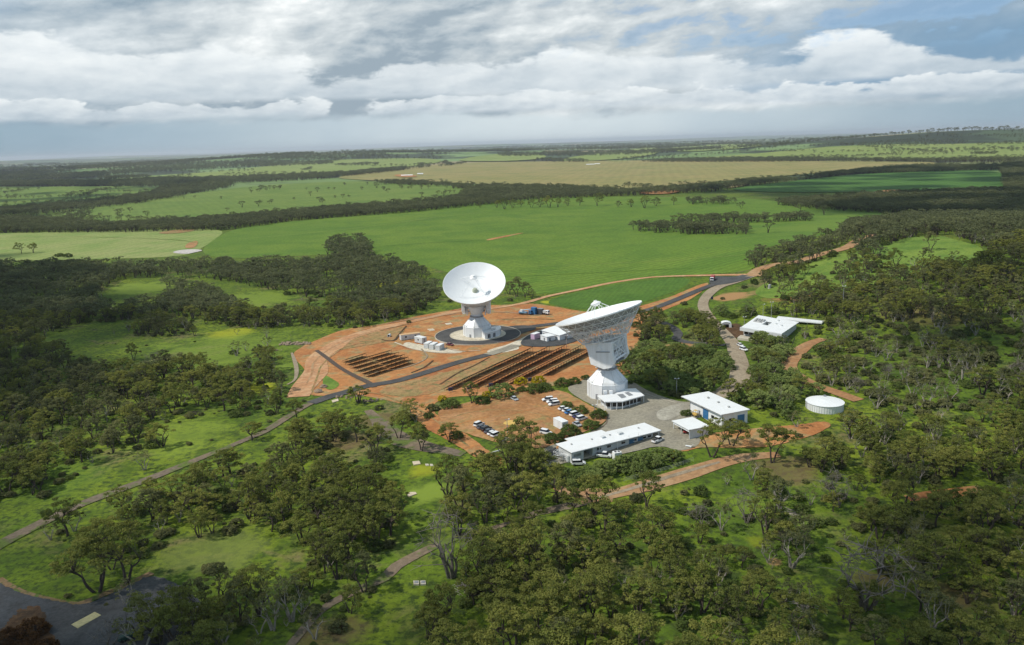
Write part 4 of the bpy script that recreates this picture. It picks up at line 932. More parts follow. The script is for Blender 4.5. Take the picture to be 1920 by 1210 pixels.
# main office with folded roof and court
def office():
    zb = gz(1450, 632); H = 4.6
    P = {k: at(*v, zb + H + dz) for k, v, dz in (('a', (1422.6, 589), .6), ('b', (1389, 614), 0), ('c', (1466, 627), 0), ('d', (1498, 603.4), .6))}
    c = Vector((P['b'].x, P['b'].y, zb)); o = thing('office_building', 'angular white-roofed office building with a dark open court in its roof', 'building', c, 0)
    g = lambda p: (p.x - c.x, p.y - c.y)
    A_, B_, C_, D_ = (Vector(g(P[k])) for k in 'abcd')
    bl = lambda u, v: B_.lerp(C_, u).lerp(A_.lerp(D_, u), v)      # u along the front, v to the back
    zr = lambda x, y: H
    us, vs = (0, .30, .50, 1), (0, .42, .72, 1)
    def q(u0, u1, v0, v1): return [tuple(bl(u0, v0)), tuple(bl(u1, v0)), tuple(bl(u1, v1)), tuple(bl(u0, v1))]
    e = .0015
    for nm, u0, u1, v0, v1, z in (('roof', 0, .34, 0, .999, H), ('roof', .341, .50, 0, .42, H + .003), ('roof', .341, .50, .68, .999, H + .002), ('roof', .501, 1, 0, .999, H + .35)):
        MB().prism(q(u0, u1, v0, v1), z - .25, z).build(nm, ROOF, o)
    MB().prism([tuple(bl(-.01, -.03)), tuple(bl(1.01, -.03)), tuple(bl(1.01, -.004)), tuple(bl(-.01, -.004))], H - 1.5, H + .25).build('fascia', WALLW, o)
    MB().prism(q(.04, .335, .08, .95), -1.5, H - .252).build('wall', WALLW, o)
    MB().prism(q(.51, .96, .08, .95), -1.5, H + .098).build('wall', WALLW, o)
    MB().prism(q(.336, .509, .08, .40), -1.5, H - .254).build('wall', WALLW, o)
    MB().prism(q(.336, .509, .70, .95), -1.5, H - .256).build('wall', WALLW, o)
    MB().prism(q(.337, .508, .401, .699), -1.5, .05).build('court_floor', BLACK, o)
    for k in range(7):
        u = .06 + k * .125; MB().prism(q(u, u + .085, .06, .078), .9, H - 1.7).build('window', DARK, o)
    for k in range(4): MB().prism(q(.08 + k * .06, .12 + k * .06, .55 + .04 * (k % 2), .72), H, H + .55).build('rooftop_unit', STEEL, o)
    MB().prism(q(.08, .30, .50, .53), H, H + .3).build('duct', STEEL, o)
    for u, v in ((.55, .8), (.6, .55), (.75, .5)): MB().prism(q(u, u + .04, v, v + .05), H + .351, H + .8).build('rooftop_unit', WALLW, o)
    MB().prism(q(-.02, 1.0, -.12, .06), -1.8, .1).build('terrace', CONC, o)
    # long thin wing
    zw = zb + 4.2
    w = [at(*p, zw) for p in ((1459, 593), (1546, 602), (1541, 605.5), (1455, 598))]
    c2 = Vector((w[1].x, w[1].y, zb)); o2 = thing('covered_walkway', 'long thin flat roof running from the office building to the trees', 'canopy', c2, 0)
    pl = [(p.x - c2.x, p.y - c2.y) for p in w]
    MB().prism(pl, 3.6, 4.2).build('roof', ROOF, o2)
    a, b_, c_, d = (Vector(p) for p in pl)
    ql = lambda s0, s1, t0, t1: [tuple(a.lerp(b_, s).lerp(d.lerp(c_, s), t)) for s, t in ((s0, t0), (s1, t0), (s1, t1), (s0, t1))]
    MB().prism(ql(.05, .92, .1, .2), -2, 3.598).build('wall', plain('brown_wall', (.20, .16, .13), .8), o2)
    MB().prism(ql(.68, .9, .22, .26), .5, 3.2).build('opening', DARK, o2)
    for s in (.3, .5, .68, .98): MB().prism(ql(s, s + .006, .8, .88), -2, 3.597).build('post', WHITE, o2)
    MB().prism(ql(0, 1, .2, 2.6), -2.5, .0).build('pavement', PAVE, o2)
office()

# arched white tent by the road
g = G(1361, 614); t = thing('white_tent', 'small white marquee with a dark open front at the roadside', 'tent', g, R(-12))
tb = MB()
pf = [(2.9 * math.cos(a), .0, 2.0 + 1.4 * math.sin(a)) for a in np.linspace(0, math.pi, 9)]
vs = []; n = 11
for yy in (-2.4, 2.4):
    vs += [(2.9, yy, -.3)] + [(x, yy, z) for x, _, z in pf] + [(-2.9, yy, -.3)]
tb.add(vs, [(i, i + 1, n + i + 1, n + i) for i in range(n - 1)] + [tuple(range(n, 2 * n))[::-1]])
tb.build('cover', ROOF, t)
MB().prism([(-2.85, -2.3), (2.85, -2.3), (2.85, 2.35), (-2.85, 2.35)], -.3, .04).build('floor', GREYM, t)
fb = MB(); [fb.prism([(s * 2.85, -2.5), (s * 1.5, -2.5), (s * 1.5, -2.42), (s * 2.85, -2.42)][::s], -.3, 2.3) for s in (-1, 1)]
fb.prism([(-2.8, -2.5), (2.8, -2.5), (2.8, -2.42), (-2.8, -2.42)], 2.3, 2.7); fb.build('front_flap', ROOF, t)
MB().box((0, .2, .9), (2.4, 1.0, 1.6)).build('curtain', DARK, t)

# ------------------------------------------------------------------ boxes: cabins and containers
def head(px, py, dx, dy):
    a, b = G(px, py), G(px + dx, py + dy); return math.atan2(b.y - a.y, b.x - a.x)
def cabin(name, label, px, py, dx, dy, L, Wd, H, mat, roofm, windows=0, door=True, group=None, zoff=.25):
    a = G(px, py); rz = head(px, py, dx, dy)
    o = thing(name, label, 'container' if 'container' in name else 'cabin', (a.x, a.y, a.z + .25), rz, group)
    body = MB().box((0, 0, H / 2), (L, Wd, H)).build('body', mat, o, bevel=.04)
    rb_ = MB()
    n = int(L / .6)
    for k in range(n):
        for s in (-1, 1): rb_.box((-L / 2 + (k + .5) * L / n, s * (Wd / 2 + .015), H / 2), (.12, .06, H - .25))
    rb_.build('ribs', mat, body)
    MB().box((0, 0, H + .06), (L + .12, Wd + .12, .12)).build('roof', roofm, o)
    for k in range(windows):
        x = -L / 2 + (k + .5) * L / windows
        for s in (-1, 1): MB().box((x, s * (Wd / 2 + .05), H * .58), (1.1, .06, .8)).build('window', DARK, o)
    if door:
        MB().box((L / 2 + .03, 0, H * .45), (.06, min(Wd - .4, 2.0) if not windows else .9, H * .82)).build('door', WALLW if mat is not WALLW else GREYM, o)
    for sx in (-1, 1):
        for sy in (-1, 1): MB().box((sx * (L / 2 - .3), sy * (Wd / 2 - .2), -.35), (.3, .3, .7)).build('foot', GREYM, o)
    return o
ORG = plain('cream_orange_roof', (.62, .40, .20), .6)
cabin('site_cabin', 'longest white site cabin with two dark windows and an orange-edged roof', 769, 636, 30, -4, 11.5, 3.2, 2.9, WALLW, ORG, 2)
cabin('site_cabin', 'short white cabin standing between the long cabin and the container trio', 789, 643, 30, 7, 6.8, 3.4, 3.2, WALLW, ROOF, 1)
for k, (x, y) in enumerate(((803, 652), (813, 654), (825, 656))):
    cabin('storage_container', ('leftmost of three pale containers side by side on red dirt', 'middle one of three pale containers side by side on red dirt', 'rightmost of three pale containers, next to the dark red car')[k], x, y, 16, -9, 6.1, 2.6, 2.7, WALLW, ROOF, 0, group='pale containers by the cabins')
PINK = plain('pale_pink_panel', (.62, .42, .55), .6)
cabin('storage_container', 'pale pink container beside the small switch room', 1004, 636, 14, -5, 5.5, 2.6, 3.1, PINK, ROOF, 0)
cabin('storage_container', 'large white container at the edge of the brown car park, behind round bushes', 1051.5, 803, 26, 15, 6.1, 2.6, 3.0, WHITE, ROOF, 0)
cabin('storage_container', 'upright blue container box behind the round pad, beside the dark one', 1001.5, 590, 10, 1, 3.2, 2.5, 4.4, BLUEP, BLUEP, 0, door=False)
cabin('storage_container', 'dark grey container box behind the round pad, next to the white truck', 1013.5, 590, 10, 1, 3.6, 2.5, 3.6, plain('dark_box', (.06, .07, .085), .6), GREYM, 0, door=False)

# ------------------------------------------------------------------ vehicles
def paint(nm, c, r=.25):
    m = plain(nm, c, r, 0, .03); m.node_tree.nodes['Principled BSDF'].inputs['Coat Weight'].default_value = .4; return m
CARP = {'white': paint('white_car_paint', (.80, .81, .80)), 'silver': paint('silver_car_paint', (.40, .43, .45)), 'grey': paint('grey_car_paint', (.07, .08, .095)),
        'black': paint('black_car_paint', (.015, .016, .018)), 'blue': paint('bright_blue_car_paint', (.02, .20, .48)), 'navy': paint('navy_car_paint', (.012, .03, .12)),
        'red': paint('dark_red_car_paint', (.18, .02, .035))}
def car_proto(kind):
    """profile along x (front +x); returns root"""
    o = thing('parked_car', 'x', 'car')
    if kind == 'suv':   L, Wd, bz, top, gx0, gx1, rx0, rx1 = 4.7, 1.88, .98, 1.72, -2.2, 1.35, -1.95, .55
    elif kind == 'ute': L, Wd, bz, top, gx0, gx1, rx0, rx1 = 5.2, 1.88, 1.02, 1.78, -.55, 1.55, -.40, .85
    else:               L, Wd, bz, top, gx0, gx1, rx0, rx1 = 4.5, 1.78, .86, 1.42, -1.75, 1.25, -1.2, .35
    h = L / 2
    pr = [(-h, .42), (-h + .05, .85 * bz), (-h + .18, bz), (gx1, bz), (gx1 + .3, bz - .04), (h - .25, bz - .22), (h, .62), (h - .02, .36), (h - .3, .26), (-h + .3, .26)]
    vs = []; n = len(pr)
    for y, s in ((-Wd / 2, .96), (-Wd / 2 + .16, 1), (Wd / 2 - .16, 1), (Wd / 2, .96)):
        vs += [(x * s if abs(y) == Wd / 2 else x, y, (z if abs(y) < Wd / 2 or z < .5 else z - .1)) for x, z in pr]
    fs = []
    for j in range(3):
        for i in range(n): fs.append((j * n + i, j * n + (i + 1) % n, (j + 1) * n + (i + 1) % n, (j + 1) * n + i))
    fs += [tuple(range(n))[::-1], tuple(3 * n + i for i in range(n))]
    bd = MB().add(vs, fs).build('body', CARP['white'], o)
    w0, w1 = Wd / 2 - .06, Wd / 2 - .26
    g = MB().add([(gx0, -w0, bz - .03), (gx1, -w0, bz - .03), (gx1, w0, bz - .03), (gx0, w0, bz - .03), (rx0, -w1, top - .06), (rx1, -w1, top - .06), (rx1, w1, top - .06), (rx0, w1, top - .06)],
                 [(0, 3, 2, 1), (4, 5, 6, 7), (0, 1, 5, 4), (1, 2, 6, 5), (2, 3, 7, 6), (3, 0, 4, 7)]).build('window', DARK, o)
    MB().box(((rx0 + rx1) / 2, 0, top - .03), (rx1 - rx0 + .12, 2 * w1 + .1, .08)).build('roof', CARP['white'], o, bevel=.03)
    if kind == 'ute':
        MB().prism([(-h + .1, -.75), (-.65, -.75), (-.65, .75), (-h + .1, .75)], bz - .02, bz + .012).build('tray', BLACK, o)
    for sx in (-1, 1):
        for sy in (-1, 1):
            wv = MB().tube((sx * (h - .88), sy * (Wd / 2 - .2), .34), (sx * (h - .88), sy * (Wd / 2 + .02), .34), .34, n=14).build('wheel', BLACK, o)
            MB().tube((sx * (h - .88), sy * (Wd / 2 + .0), .34), (sx * (h - .88), sy * (Wd / 2 + .04), .34), .19, n=10).build('rim', STEEL, wv)
    for sy in (-1, 1):
        MB().box((h - .1, sy * (Wd / 2 - .3), .66), (.12, .32, .14)).build('headlight', STEEL, o)
        MB().box((-h + .04, sy * (Wd / 2 - .22), .78), (.08, .2, .2)).build('tail_light', REDP, o)
    return o
PROTO = {k: car_proto(k) for k in ('suv', 'sedan', 'ute')}; USED = set()
def car(kind, colour, px, py, dx, dy, label, group=None, name='parked_car'):
    a = G(px, py); rz = head(px, py, dx, dy); src = PROTO[kind]
    a.z += .06 + math.hypot(a.x, a.y) * .00055
    o = copy_thing(src, a, rz, label, group=group); o.name = name
    for ch in o.children:
        if ch.name.split('.')[0] in ('body', 'roof'):
            ch.data = CARMESH.setdefault((ch.data.name, colour), recol(ch.data, colour))
    return o
CARMESH = {}
def recol(me, c):
    m = me.copy(); m.materials[0] = CARP[c]; return m
CG = 'cars parked on the brown dirt car park'
for kd, c, x, y, dx, dy, lb in (
    ('sedan', 'silver', 965, 751, 14, 6, 'silver car alone at the far edge of the brown car park'),
    ('suv', 'white', 1027, 752.5, -14, 2, 'white car farthest back in the bunch of three beside round bushes'),
    ('suv', 'white', 1035.5, 756.5, -14, 2, 'white car in the middle of the bunch of three beside round bushes'),
    ('suv', 'white', 1039, 761, -14, 3, 'white car foremost in the bunch of three beside round bushes'),
    ('sedan', 'white', 1056.5, 769, 14, -4, 'white car at the far end of the row with the bright blue car'),
    ('sedan', 'white', 1064, 772.5, 14, -4, 'white car directly beyond the bright blue car'),
    ('sedan', 'blue', 1068.5, 776, 14, -5, 'bright blue car parked between two white cars'),
    ('suv', 'white', 1078, 780, 14, -5, 'white car between the bright blue and the navy car'),
    ('sedan', 'navy', 1083.5, 784, 14, -5, 'navy blue car nearly hidden between two white cars'),
    ('suv', 'white', 1090.5, 788, 14, -5, 'white car at the near end of the row, beside a lone round bush'),
    ('sedan', 'silver', 1082.5, 799, 14, 8, 'silver car near the white container and a round bush'),
    ('suv', 'white', 1024, 814.5, 15, 3, 'white car parked alone against round bushes below the white container'),
    ('suv', 'white', 898, 799, 15, -7, 'white car at the far end of the row beside dark cars'),
    ('sedan', 'grey', 903.5, 804, 15, -7, 'dark grey car second in the row, between a white and a black car'),
    ('suv', 'black', 911.5, 807.5, 15, -7, 'black car in the middle of the car park row'),
    ('sedan', 'grey', 917, 812, 15, -7, 'grey car between the black car and two white ones'),
    ('sedan', 'white', 923.5, 815.5, 15, -7, 'white car just after the grey one in the row by the trees'),
    ('suv', 'white', 930.5, 818.5, 15, -7, 'white car second last in the row, partly under a tree'),
    ('sedan', 'silver', 943, 828, 15, -7, 'silver car closing the row, half hidden by tree crowns')):
    car(kd, c, x, y, dx, dy, lb, CG)
car('suv', 'white', 1085, 872, 16, -1, 'white car with black roof racks outside the end of the long shed')
car('ute', 'white', 1132.5, 857.5, 14, 1, 'white utility with a dark load bed outside the long shed')
car('ute', 'white', 1233, 829, 12, -6, 'white utility at the far end of the long shed')
car('sedan', 'white', 1388, 650, 8, 3, 'white car on the pale road, the one nearer the office building')
car('suv', 'white', 1394.5, 658, 8, 2, 'white car on the pale road, right behind the other white one')
car('sedan', 'red', 844, 648.5, 14, 2, 'dark red car on red dirt beside the pale containers')

for o in list(PROTO.values()):                       # the patterns themselves leave the scene
    for ch in list(o.children):
        for g_ in list(ch.children): bpy.data.objects.remove(g_)
        bpy.data.objects.remove(ch)
    bpy.data.objects.remove(o)

def truck(name, label, px, py, dx, dy, cabm, boxm, L=7.5, box=True, H=3.0):
    a = G(px, py); o = thing(name, label, 'truck', (a.x, a.y, a.z + .35), head(px, py, dx, dy))
    MB().box((0, 0, .75), (L, 1.0, .3)).build('chassis', BLACK, o)
    cb = MB(); cb.prism([(L / 2 - 1.9, .0), (L / 2, .0), (L / 2, 1.2), (L / 2 - .35, 2.1), (L / 2 - 1.9, 2.1)], -1.15, 1.15, Matrix.Translation((0, 0, .6)) @ Matrix.Rotation(R(90), 4, 'X'))
    c = cb.build('cab', cabm, o, bevel=.05)
    MB().box((L / 2 - .12, 0, 2.05), (.5, 2.0, .75), Matrix.Rotation(R(-22), 3, 'Y')).build('windscreen', DARK, c)
    for s in (-1, 1): MB().box((L / 2 - 1.1, s * 1.16, 2.0), (.9, .05, .6)).build('window', DARK, c)
    if box: MB().box((-1.1, 0, .95 + H / 2 - .3), (L - 2.4, 2.4, H - .6)).build('load_box', boxm, o, bevel=.04)
    for x in (L / 2 - 1.1, -L / 2 + 1.2, -L / 2 + 2.4):
        for s in (-1, 1): MB().tube((x, s * .85, .5), (x, s * 1.2, .5), .5, n=14).build('wheel', BLACK, o)
    return o
t = truck('crane_truck', 'blue and white crane truck with a folded boom on red dirt behind the round pad', 985, 590.5, 20, 1, BLUEP, WHITE, 9.0, False)
MB().box((-1.5, 0, 1.3), (5.5, 2.3, .8)).build('deck', plain('faded_blue_paint', (.16, .32, .45), .6), t)
bm_ = MB(); bm_.tube((-3.6, 0, 2.2), (3.2, .3, 3.4), .38, .28, 6); bm_.tube((-3.6, 0, 2.2), (-4.6, 0, .8), .3, .2, 6); bm_.build('boom', plain('pale_blue_paint', (.35, .55, .68), .5), t)
MB().box((-2.6, 0, 2.2), (1.6, 1.6, 1.3)).build('crane_cab', WHITE, t)
truck('small_truck', 'small white truck next to the dark grey container box', 1023.5, 590.5, 12, 1, WHITE, WALLW, 4.6, True, 2.2)
truck('red_truck', 'red truck with a white cab on the black asphalt apron', 1336, 527, -6, 9, WHITE, REDP, 8.0, True, 3.0)
# forklift
def forklift(label, px, py):
    a = G(px, py); o = thing('forklift', label, 'machine', (a.x, a.y, a.z + .25), head(px, py, 12, 5))
    MB().box((0, 0, .8), (2.2, 1.3, .9)).build('body', YELLOWP, o, bevel=.08)
    m = MB(); [m.tube((x, y, 1.2), (x * .8, y, 2.3), .05, n=4) for x in (-.6, .5) for y in (-.5, .5)]; m.build('cage', BLACK, o)
    MB().box((0, 0, 2.32), (1.2, 1.2, .08)).build('roof', YELLOWP, o)
    m = MB(); [m.box((1.3, y, 1.3), (.12, .12, 2.4)) for y in (-.4, .4)]; m.box((1.9, .3, .25), (1.2, .12, .06)); m.box((1.9, -.3, .25), (1.2, .12, .06)); m.build('mast', GREYM, o)
    for sx in (-.8, .8):
        for sy in (-.6, .6): MB().tube((sx, sy - .12, .35), (sx, sy + .12, .35), .35, n=12).build('wheel', BLACK, o)
forklift('yellow loader machine parked along the white workshop wall', 1304, 782)
# light poles
def pole(label, px, py, h, heads=2, group=None, name='light_pole'):
    a = G(px, py); o = thing(name, label, 'lamp post', a, 0, group)
    MB().tube((0, 0, -.5), (0, 0, h), .16, .10, 8).build('post', STEEL, o)
    MB().tube((0, 0, -.3), (0, 0, .35), .32, .3, 8).build('base', CONC, o)
    m = MB().box((0, 0, h), (1.5, .12, .12)).build('crossarm', STEEL, o)
    for s in ((-1, 1) if heads == 2 else (1,)): MB().box((s * .7, -.15, h + .1), (.5, .4, .3), Matrix.Rotation(R(25), 3, 'X')).build('lamp', WALLW, o, bevel=.04)
    return o
pole('tall grey floodlight pole rising out of the dark wood beyond the office', 1579.5, 590, 15.5)
pole('grey floodlight pole before the dark bushes at the back of the yard', 1268.5, 742, 7.0)
pole('floodlight pole beside round bushes between car park and yard', 1114.7, 782, 4.6)
pole('thin lamp pole on the brown car park near the sandy patch', 951.4, 812, 5.2, 1)
pole('lamp pole left of the office building corner, by the road', 1395.5, 610, 4.6)
pole('antenna mast behind the office roof, the shorter one', 1430.5, 594, 7.0, 1)
pole('lamp mast behind the office roof, the taller one', 1446, 595, 8.5, 2)
pole('lamp pole at the side of the switch room asphalt', 1062, 650, 6.0, 1)
# solar rows: tables seen from behind on posts
def row(label, A, B, group, tilt=30, h=2.2, wdt=3.3, far=0, pm=None, panels=True):
    a, b_ = G(*A), G(*B); d = b_ - a; L = Vector((d.x, d.y)).length; rz = math.atan2(d.y, d.x)
    o = thing('panel_row', label, 'solar panels', a, rz, group)
    sl_ = (b_.z - a.z) / L
    n = max(3, int(L / 3.0)); ct, st_ = math.cos(R(tilt)), math.sin(R(tilt))
    z = lambda x: sl_ * x
    # low edge on the sunny side (local +y is left of travel)
    lo, hi = (1.9, .8), (-1.9, .8 + 3.8 * math.tan(R(tilt)))
    if panels:
        pb = MB()
        k = max(1, int(L / 12))
        for i in range(k):
            x0, x1 = L * i / k + .12, L * (i + 1) / k - .12
            pb.add([(x0, lo[0], lo[1] + z(x0)), (x1, lo[0], lo[1] + z(x1)), (x1, hi[0], hi[1] + z(x1)), (x0, hi[0], hi[1] + z(x0)),
                    (x0, lo[0], lo[1] + .08 + z(x0)), (x1, lo[0], lo[1] + .08 + z(x1)), (x1, hi[0], hi[1] + .08 + z(x1)), (x0, hi[0], hi[1] + .08 + z(x0))],
                   [(0, 3, 2, 1), (4, 5, 6, 7), (0, 1, 5, 4), (2, 3, 7, 6), (1, 2, 6, 5), (0, 4, 7, 3)])
        pb.build('panels', pm or PANELB, o)
    for yy, zz in ((lo[0] - .5, lo[1] + .22), (hi[0] + .25, hi[1] - .1), (0, (lo[1] + hi[1]) / 2 - .06)):
        MB().tube((0, yy, zz + z(0) - .06), (L, yy, zz + z(L) - .06), .09, n=4).build('rail', WOODB, o)
    for i in range(n + 1):
        x = L * i / n; p = MB().tube((x, hi[0] + .3, z(x) - .8), (x, hi[0] + .3, hi[1] - .25 + z(x)), .08, n=4)
        p.tube((x, lo[0] - .5, z(x) - .8), (x, lo[0] - .5, lo[1] + z(x) + .15), .08, n=4)
        p.tube((x, lo[0] - .5, lo[1] + z(x) + .1), (x, hi[0] + .3, hi[1] - .2 + z(x)), .06, n=4)
        p.build('post', WOODB, o)
    return o
SG = 'long solar rows between the dishes'
for k, (A, B, lb) in enumerate((((838, 733), (994, 660), 'first long solar row, nearest the asphalt road'), ((882, 729), (1025, 658), 'second long solar row, next to the one nearest the road'),
        ((915, 727), (1057, 655), 'middle one of the five long solar rows'), ((956, 722), (1088, 655), 'fourth long solar row counted from the asphalt road'), ((1020, 706), (1108, 660), 'shortest long solar row, ending under the lattice-backed dish'))):
    row(lb, A, B, SG)
SG2 = 'short solar rows on the red dirt'
YB = plain('yellowish_panel', (.42, .31, .13), .6, 0, .2, .8)
ordn = ['first', 'second', 'third', 'fourth', 'fifth', 'last']
for k, (x0, y0, x1, y1) in enumerate(((645, 681, 683, 669), (651, 686, 731, 663), (660, 692, 744, 667), (669, 698, 755, 671), (679, 703, 762, 676), (687, 708, 769, 681))):
    mx, my = (x0 + x1) / 2, (y0 + y1) / 2
    if k == 0: row('short solar row set alone at the back of the small solar field', (x0, y0), (x1, y1), SG2, pm=YB, tilt=22)
    else:
        row(f'near half of the {ordn[k]} short solar row counted from the back', (x0, y0), (mx - 1, my + .3), SG2, pm=YB, tilt=22)
        row(f'far half of the {ordn[k]} short solar row counted from the back', (mx + 1, my - .3), (x1, y1), SG2, pm=YB, tilt=22)
for k, (x, y) in enumerate(((845, 736), (880, 733), (921, 728), (994, 718))):
    a = G(x, y); o = thing('inverter_box', ('dark blue box on white posts, near end of the first long solar row', 'dark box at the near end of the second long solar row', 'dark box at the near end of the middle long solar row', 'dark box among bushes at the near end of the fourth long solar row')[k], 'cabinet', a, R(20), 'inverter boxes at the row ends')
    MB().box((0, 0, 1.5), (1.8, .7, 1.5)).build('cabinet', plain('dark_navy_box', (.03, .035, .08), .5), o, bevel=.04)
    for s in (-.7, .7): MB().tube((s, 0, -.3), (s, 0, .8), .09, n=6).build('leg', WHITE, o)
# stone lined drain
road('stone_drain', [(593, 658), (617, 675), (640, 692), (665, 706), (690, 718), (702, 727)], 2.6, plain('dark_stone', (.10, .07, .05), .95, 0, .3, 1.5, bump=.3), 3.2, rag=.2)
road('rut', [(771, 700), (795, 690), (812, 677)], 1.0, BURNT, 3.0, rag=.4, clear=0)
road('rut', [(825, 722), (860, 700), (890, 686), (917, 671)], 1.0, BURNT, 3.0, rag=.4, clear=0)
road('rut', [(762, 612), (750, 626), (738, 640), (715, 638)], 1.3, BURNT, 3.0, rag=.4, clear=0)
road('kerb_line', [(740, 643), (775, 655), (820, 662), (870, 660), (900, 658)], .9, SLABM, 3.0, rag=.2, clear=0)
sheet('sand_patch', [(942, 795), (950, 789), (965, 790), (970, 794), (962, 800), (948, 800)], plain('yellow_sand', (.62, .42, .10), .9, 0, .3, .8, (.35, .2, .08)), 4.4, step=3, wob=2)
road('stone_kerb', [(1098, 817), (1120, 808), (1137, 795), (1139, 779), (1135, 781), (1113, 782)], .5, plain('kerb_stone', (.16, .12, .08), .9), 4.2, clear=0)
# rocks
def rock(label, px, py, r, group=None, n=0, spread=0):
    a = G(px, py); o = thing('rock_pile' if n else 'boulder', label, 'rocks' if n else 'boulder', a, 0, group)
    rr = np.random.RandomState(int(px)); m = MB()
    for k in range(max(1, n)):
        c = Vector((rr.uniform(-1, 1) * spread, rr.uniform(-.35, .35) * spread, 0)) if n else Vector((0, 0, 0)); q = r * rr.uniform(.5, 1.1) if n else r
        bm = bmesh.new(); bmesh.ops.create_icosphere(bm, subdivisions=1 if n else 2, radius=q)
        for v in bm.verts: v.co = Vector((v.co.x * 1.2, v.co.y, v.co.z * .75)) * rr.uniform(.75, 1.15) + c + Vector((0, 0, q * .3))
        m.add([v.co.copy() for v in bm.verts], [[v.index for v in f.verts] for f in bm.faces]); bm.free()
    m.build('stones', ROCKM, o)
rock('long heap of brown rocks on the grass where the dirt road bends', 555, 645, 1.0, n=70, spread=9)
rock('small heap of rocks on the grass near the trees left of the dirt road', 512, 657, .8, n=22, spread=5)
rock('brown boulder on the verge where the asphalt road meets the dirt', 597, 736, 1.7)
rock('grey boulder on the small grass verge by the asphalt road', 607, 727, 1.6)
rock('scattered stones round the foot of the tree at the road', 655, 745, .7, n=14, spread=6)
rock('heap of rubble at the roadside below the asphalt road', 695, 752, .8, n=18, spread=6)
rock('pale stones on grass beyond the office, by the bare ground', 1516, 553, .9, n=8, spread=3)
# guard rail and fences, bins, machinery
def rail(name, label, pts, h, every, mat, cat, rails=(1.0,), group=None, rr=.05):
    P = [G(*p) for p in pts]; o = thing(name, label, cat, P[0], 0, group); m = MB()
    for i in range(len(P) - 1):
        a, b_ = P[i] - P[0], P[i + 1] - P[0]; n = max(1, int((b_ - a).length / every))
        for z in rails: m.tube(a + Vector((0, 0, h * z)), b_ + Vector((0, 0, h * z)), rr, n=4)
        for k in range(n + (i == len(P) - 2)):
            q = a.lerp(b_, k / n); MB().tube(q + Vector((0, 0, -.4)), q + Vector((0, 0, h)), rr * 1.1, n=4).build('post', mat, o)
    m.build('rail', mat, o); return o
rail('steel_barrier', 'pale steel barrier lying between trees beside the car park corner', [(908, 857), (922, 853), (937, 848.5)], .9, 3, WHITE, 'barrier', (.55, 1.0), rr=.16)
rail('wire_fence', 'dark boundary fence running down the slope beside the red track', [(1490, 638), (1482, 658), (1475, 682)], 1.8, 3, BLACK, 'fence', (.3, .65, 1.0))
rail('wire_fence', 'thin fence along the grass below the row of bushes', [(1170, 905), (1215, 893), (1262, 880), (1300, 866)], 1.5, 4, STEEL, 'fence', (.4, .7, 1.0), rr=.03)
rail('gate', 'thin grey boom gate across the pale road', [(1318, 636), (1331, 634), (1345, 633)], 1.1, 4, STEEL, 'gate', (1.0,))
rail('yard_kerb_rail', 'low rail at the back edge of the grey yard before dark bushes', [(1190, 737), (1215, 741), (1240, 750), (1268, 757)], .5, 4, CONC, 'rail', (.8,), rr=.12)
a = G(1157, 861); o = thing('cooling_unit', 'white boxy cooling unit with two fans outside the long shed', 'machine', (a.x, a.y, a.z), head(1157, 861, 14, -3))
MB().box((0, 0, 1.3), (2.6, 2.0, 2.6)).build('cabinet', WHITE, o, bevel=.05)
for s in (-.6, .6): MB().lathe([(.42, 2.6), (.42, 2.75), (.3, 2.75)], 16, Matrix.Translation((s, 0, 0))).build('fan', BLACK, o)
a = G(1055, 862); o = thing('pipe_rack', 'tangle of white pipes and frames at the end wall of the long shed', 'rack', (a.x, a.y, a.z), head(1050, 862, 14, 4))
rr = np.random.RandomState(3); m = MB()
for k in range(9): m.tube((-3 + k * .75, -1, -.3), (-3 + k * .75, -1, 2.6), .06, n=4); m.tube((-3 + k * .75, 1, -.3), (-3 + k * .75, 1, 3.0), .06, n=4); m.tube((-3 + k * .75, -1, 2.6), (-3 + k * .75, 1, 3.0), .05, n=4)
for z in (.6, 1.4, 2.2, 2.6): m.tube((-3.2, -1, z), (3.2, -1, z + .2), .05, n=4); m.tube((-3.2, 1, z), (3.2, 1, z + .3), .05, n=4)
for k in range(8): m.tube((rr.uniform(-3, 3), -1, rr.uniform(.2, 2.5)), (rr.uniform(-3, 3), 1, rr.uniform(.2, 2.8)), .07, n=4)
m.build('frame', WHITE, o); MB().lathe([(.9, 0), (.9, 2.0), (.3, 2.4)], 14, Matrix.Translation((2.4, -.2, 0))).build('vessel', WALLW, o)
a = G(1285, 814); o = thing('red_machine', 'small red machine standing inside the open garage', 'machine', (a.x, a.y, a.z + .15), 0)
MB().box((0, 0, .6), (1.4, .9, .8)).build('body', REDP, o, bevel=.1); [MB().tube((x, -.5, .3), (x, .5, .3), .3, n=10).build('wheel', BLACK, o) for x in (-.45, .45)]
a = G(1291, 839); o = thing('white_chair', 'white folding lounger left on the dirt in front of the garage', 'lounger', (a.x, a.y, a.z + .1), R(-30))
MB().box((0, 0, .4), (2.0, .8, .12)).build('seat', WHITE, o); MB().box((1.2, 0, .75), (.12, .8, .9), Matrix.Rotation(R(35), 3, 'Y')).build('backrest', WHITE, o)
[MB().box((x, 0, .15), (.1, .7, .5)).build('leg', WHITE, o) for x in (-.8, .8)]
a = G(1335, 564); o = thing('notice_board', 'small dark blue notice board beside the pale road', 'sign', (a.x, a.y, a.z), R(10))
MB().box((0, 0, 1.7), (1.4, .12, 1.8)).build('board', CARP['navy'], o); [MB().tube((s, 0, -.3), (s, 0, 1.0), .07, n=5).build('leg', GREYM, o) for s in (-.5, .5)]
a = G(1443, 541); o = thing('small_cylinder_tank', 'small grey cylinder tank on the grass above the bare ground', 'tank', (a.x, a.y, a.z), 0)
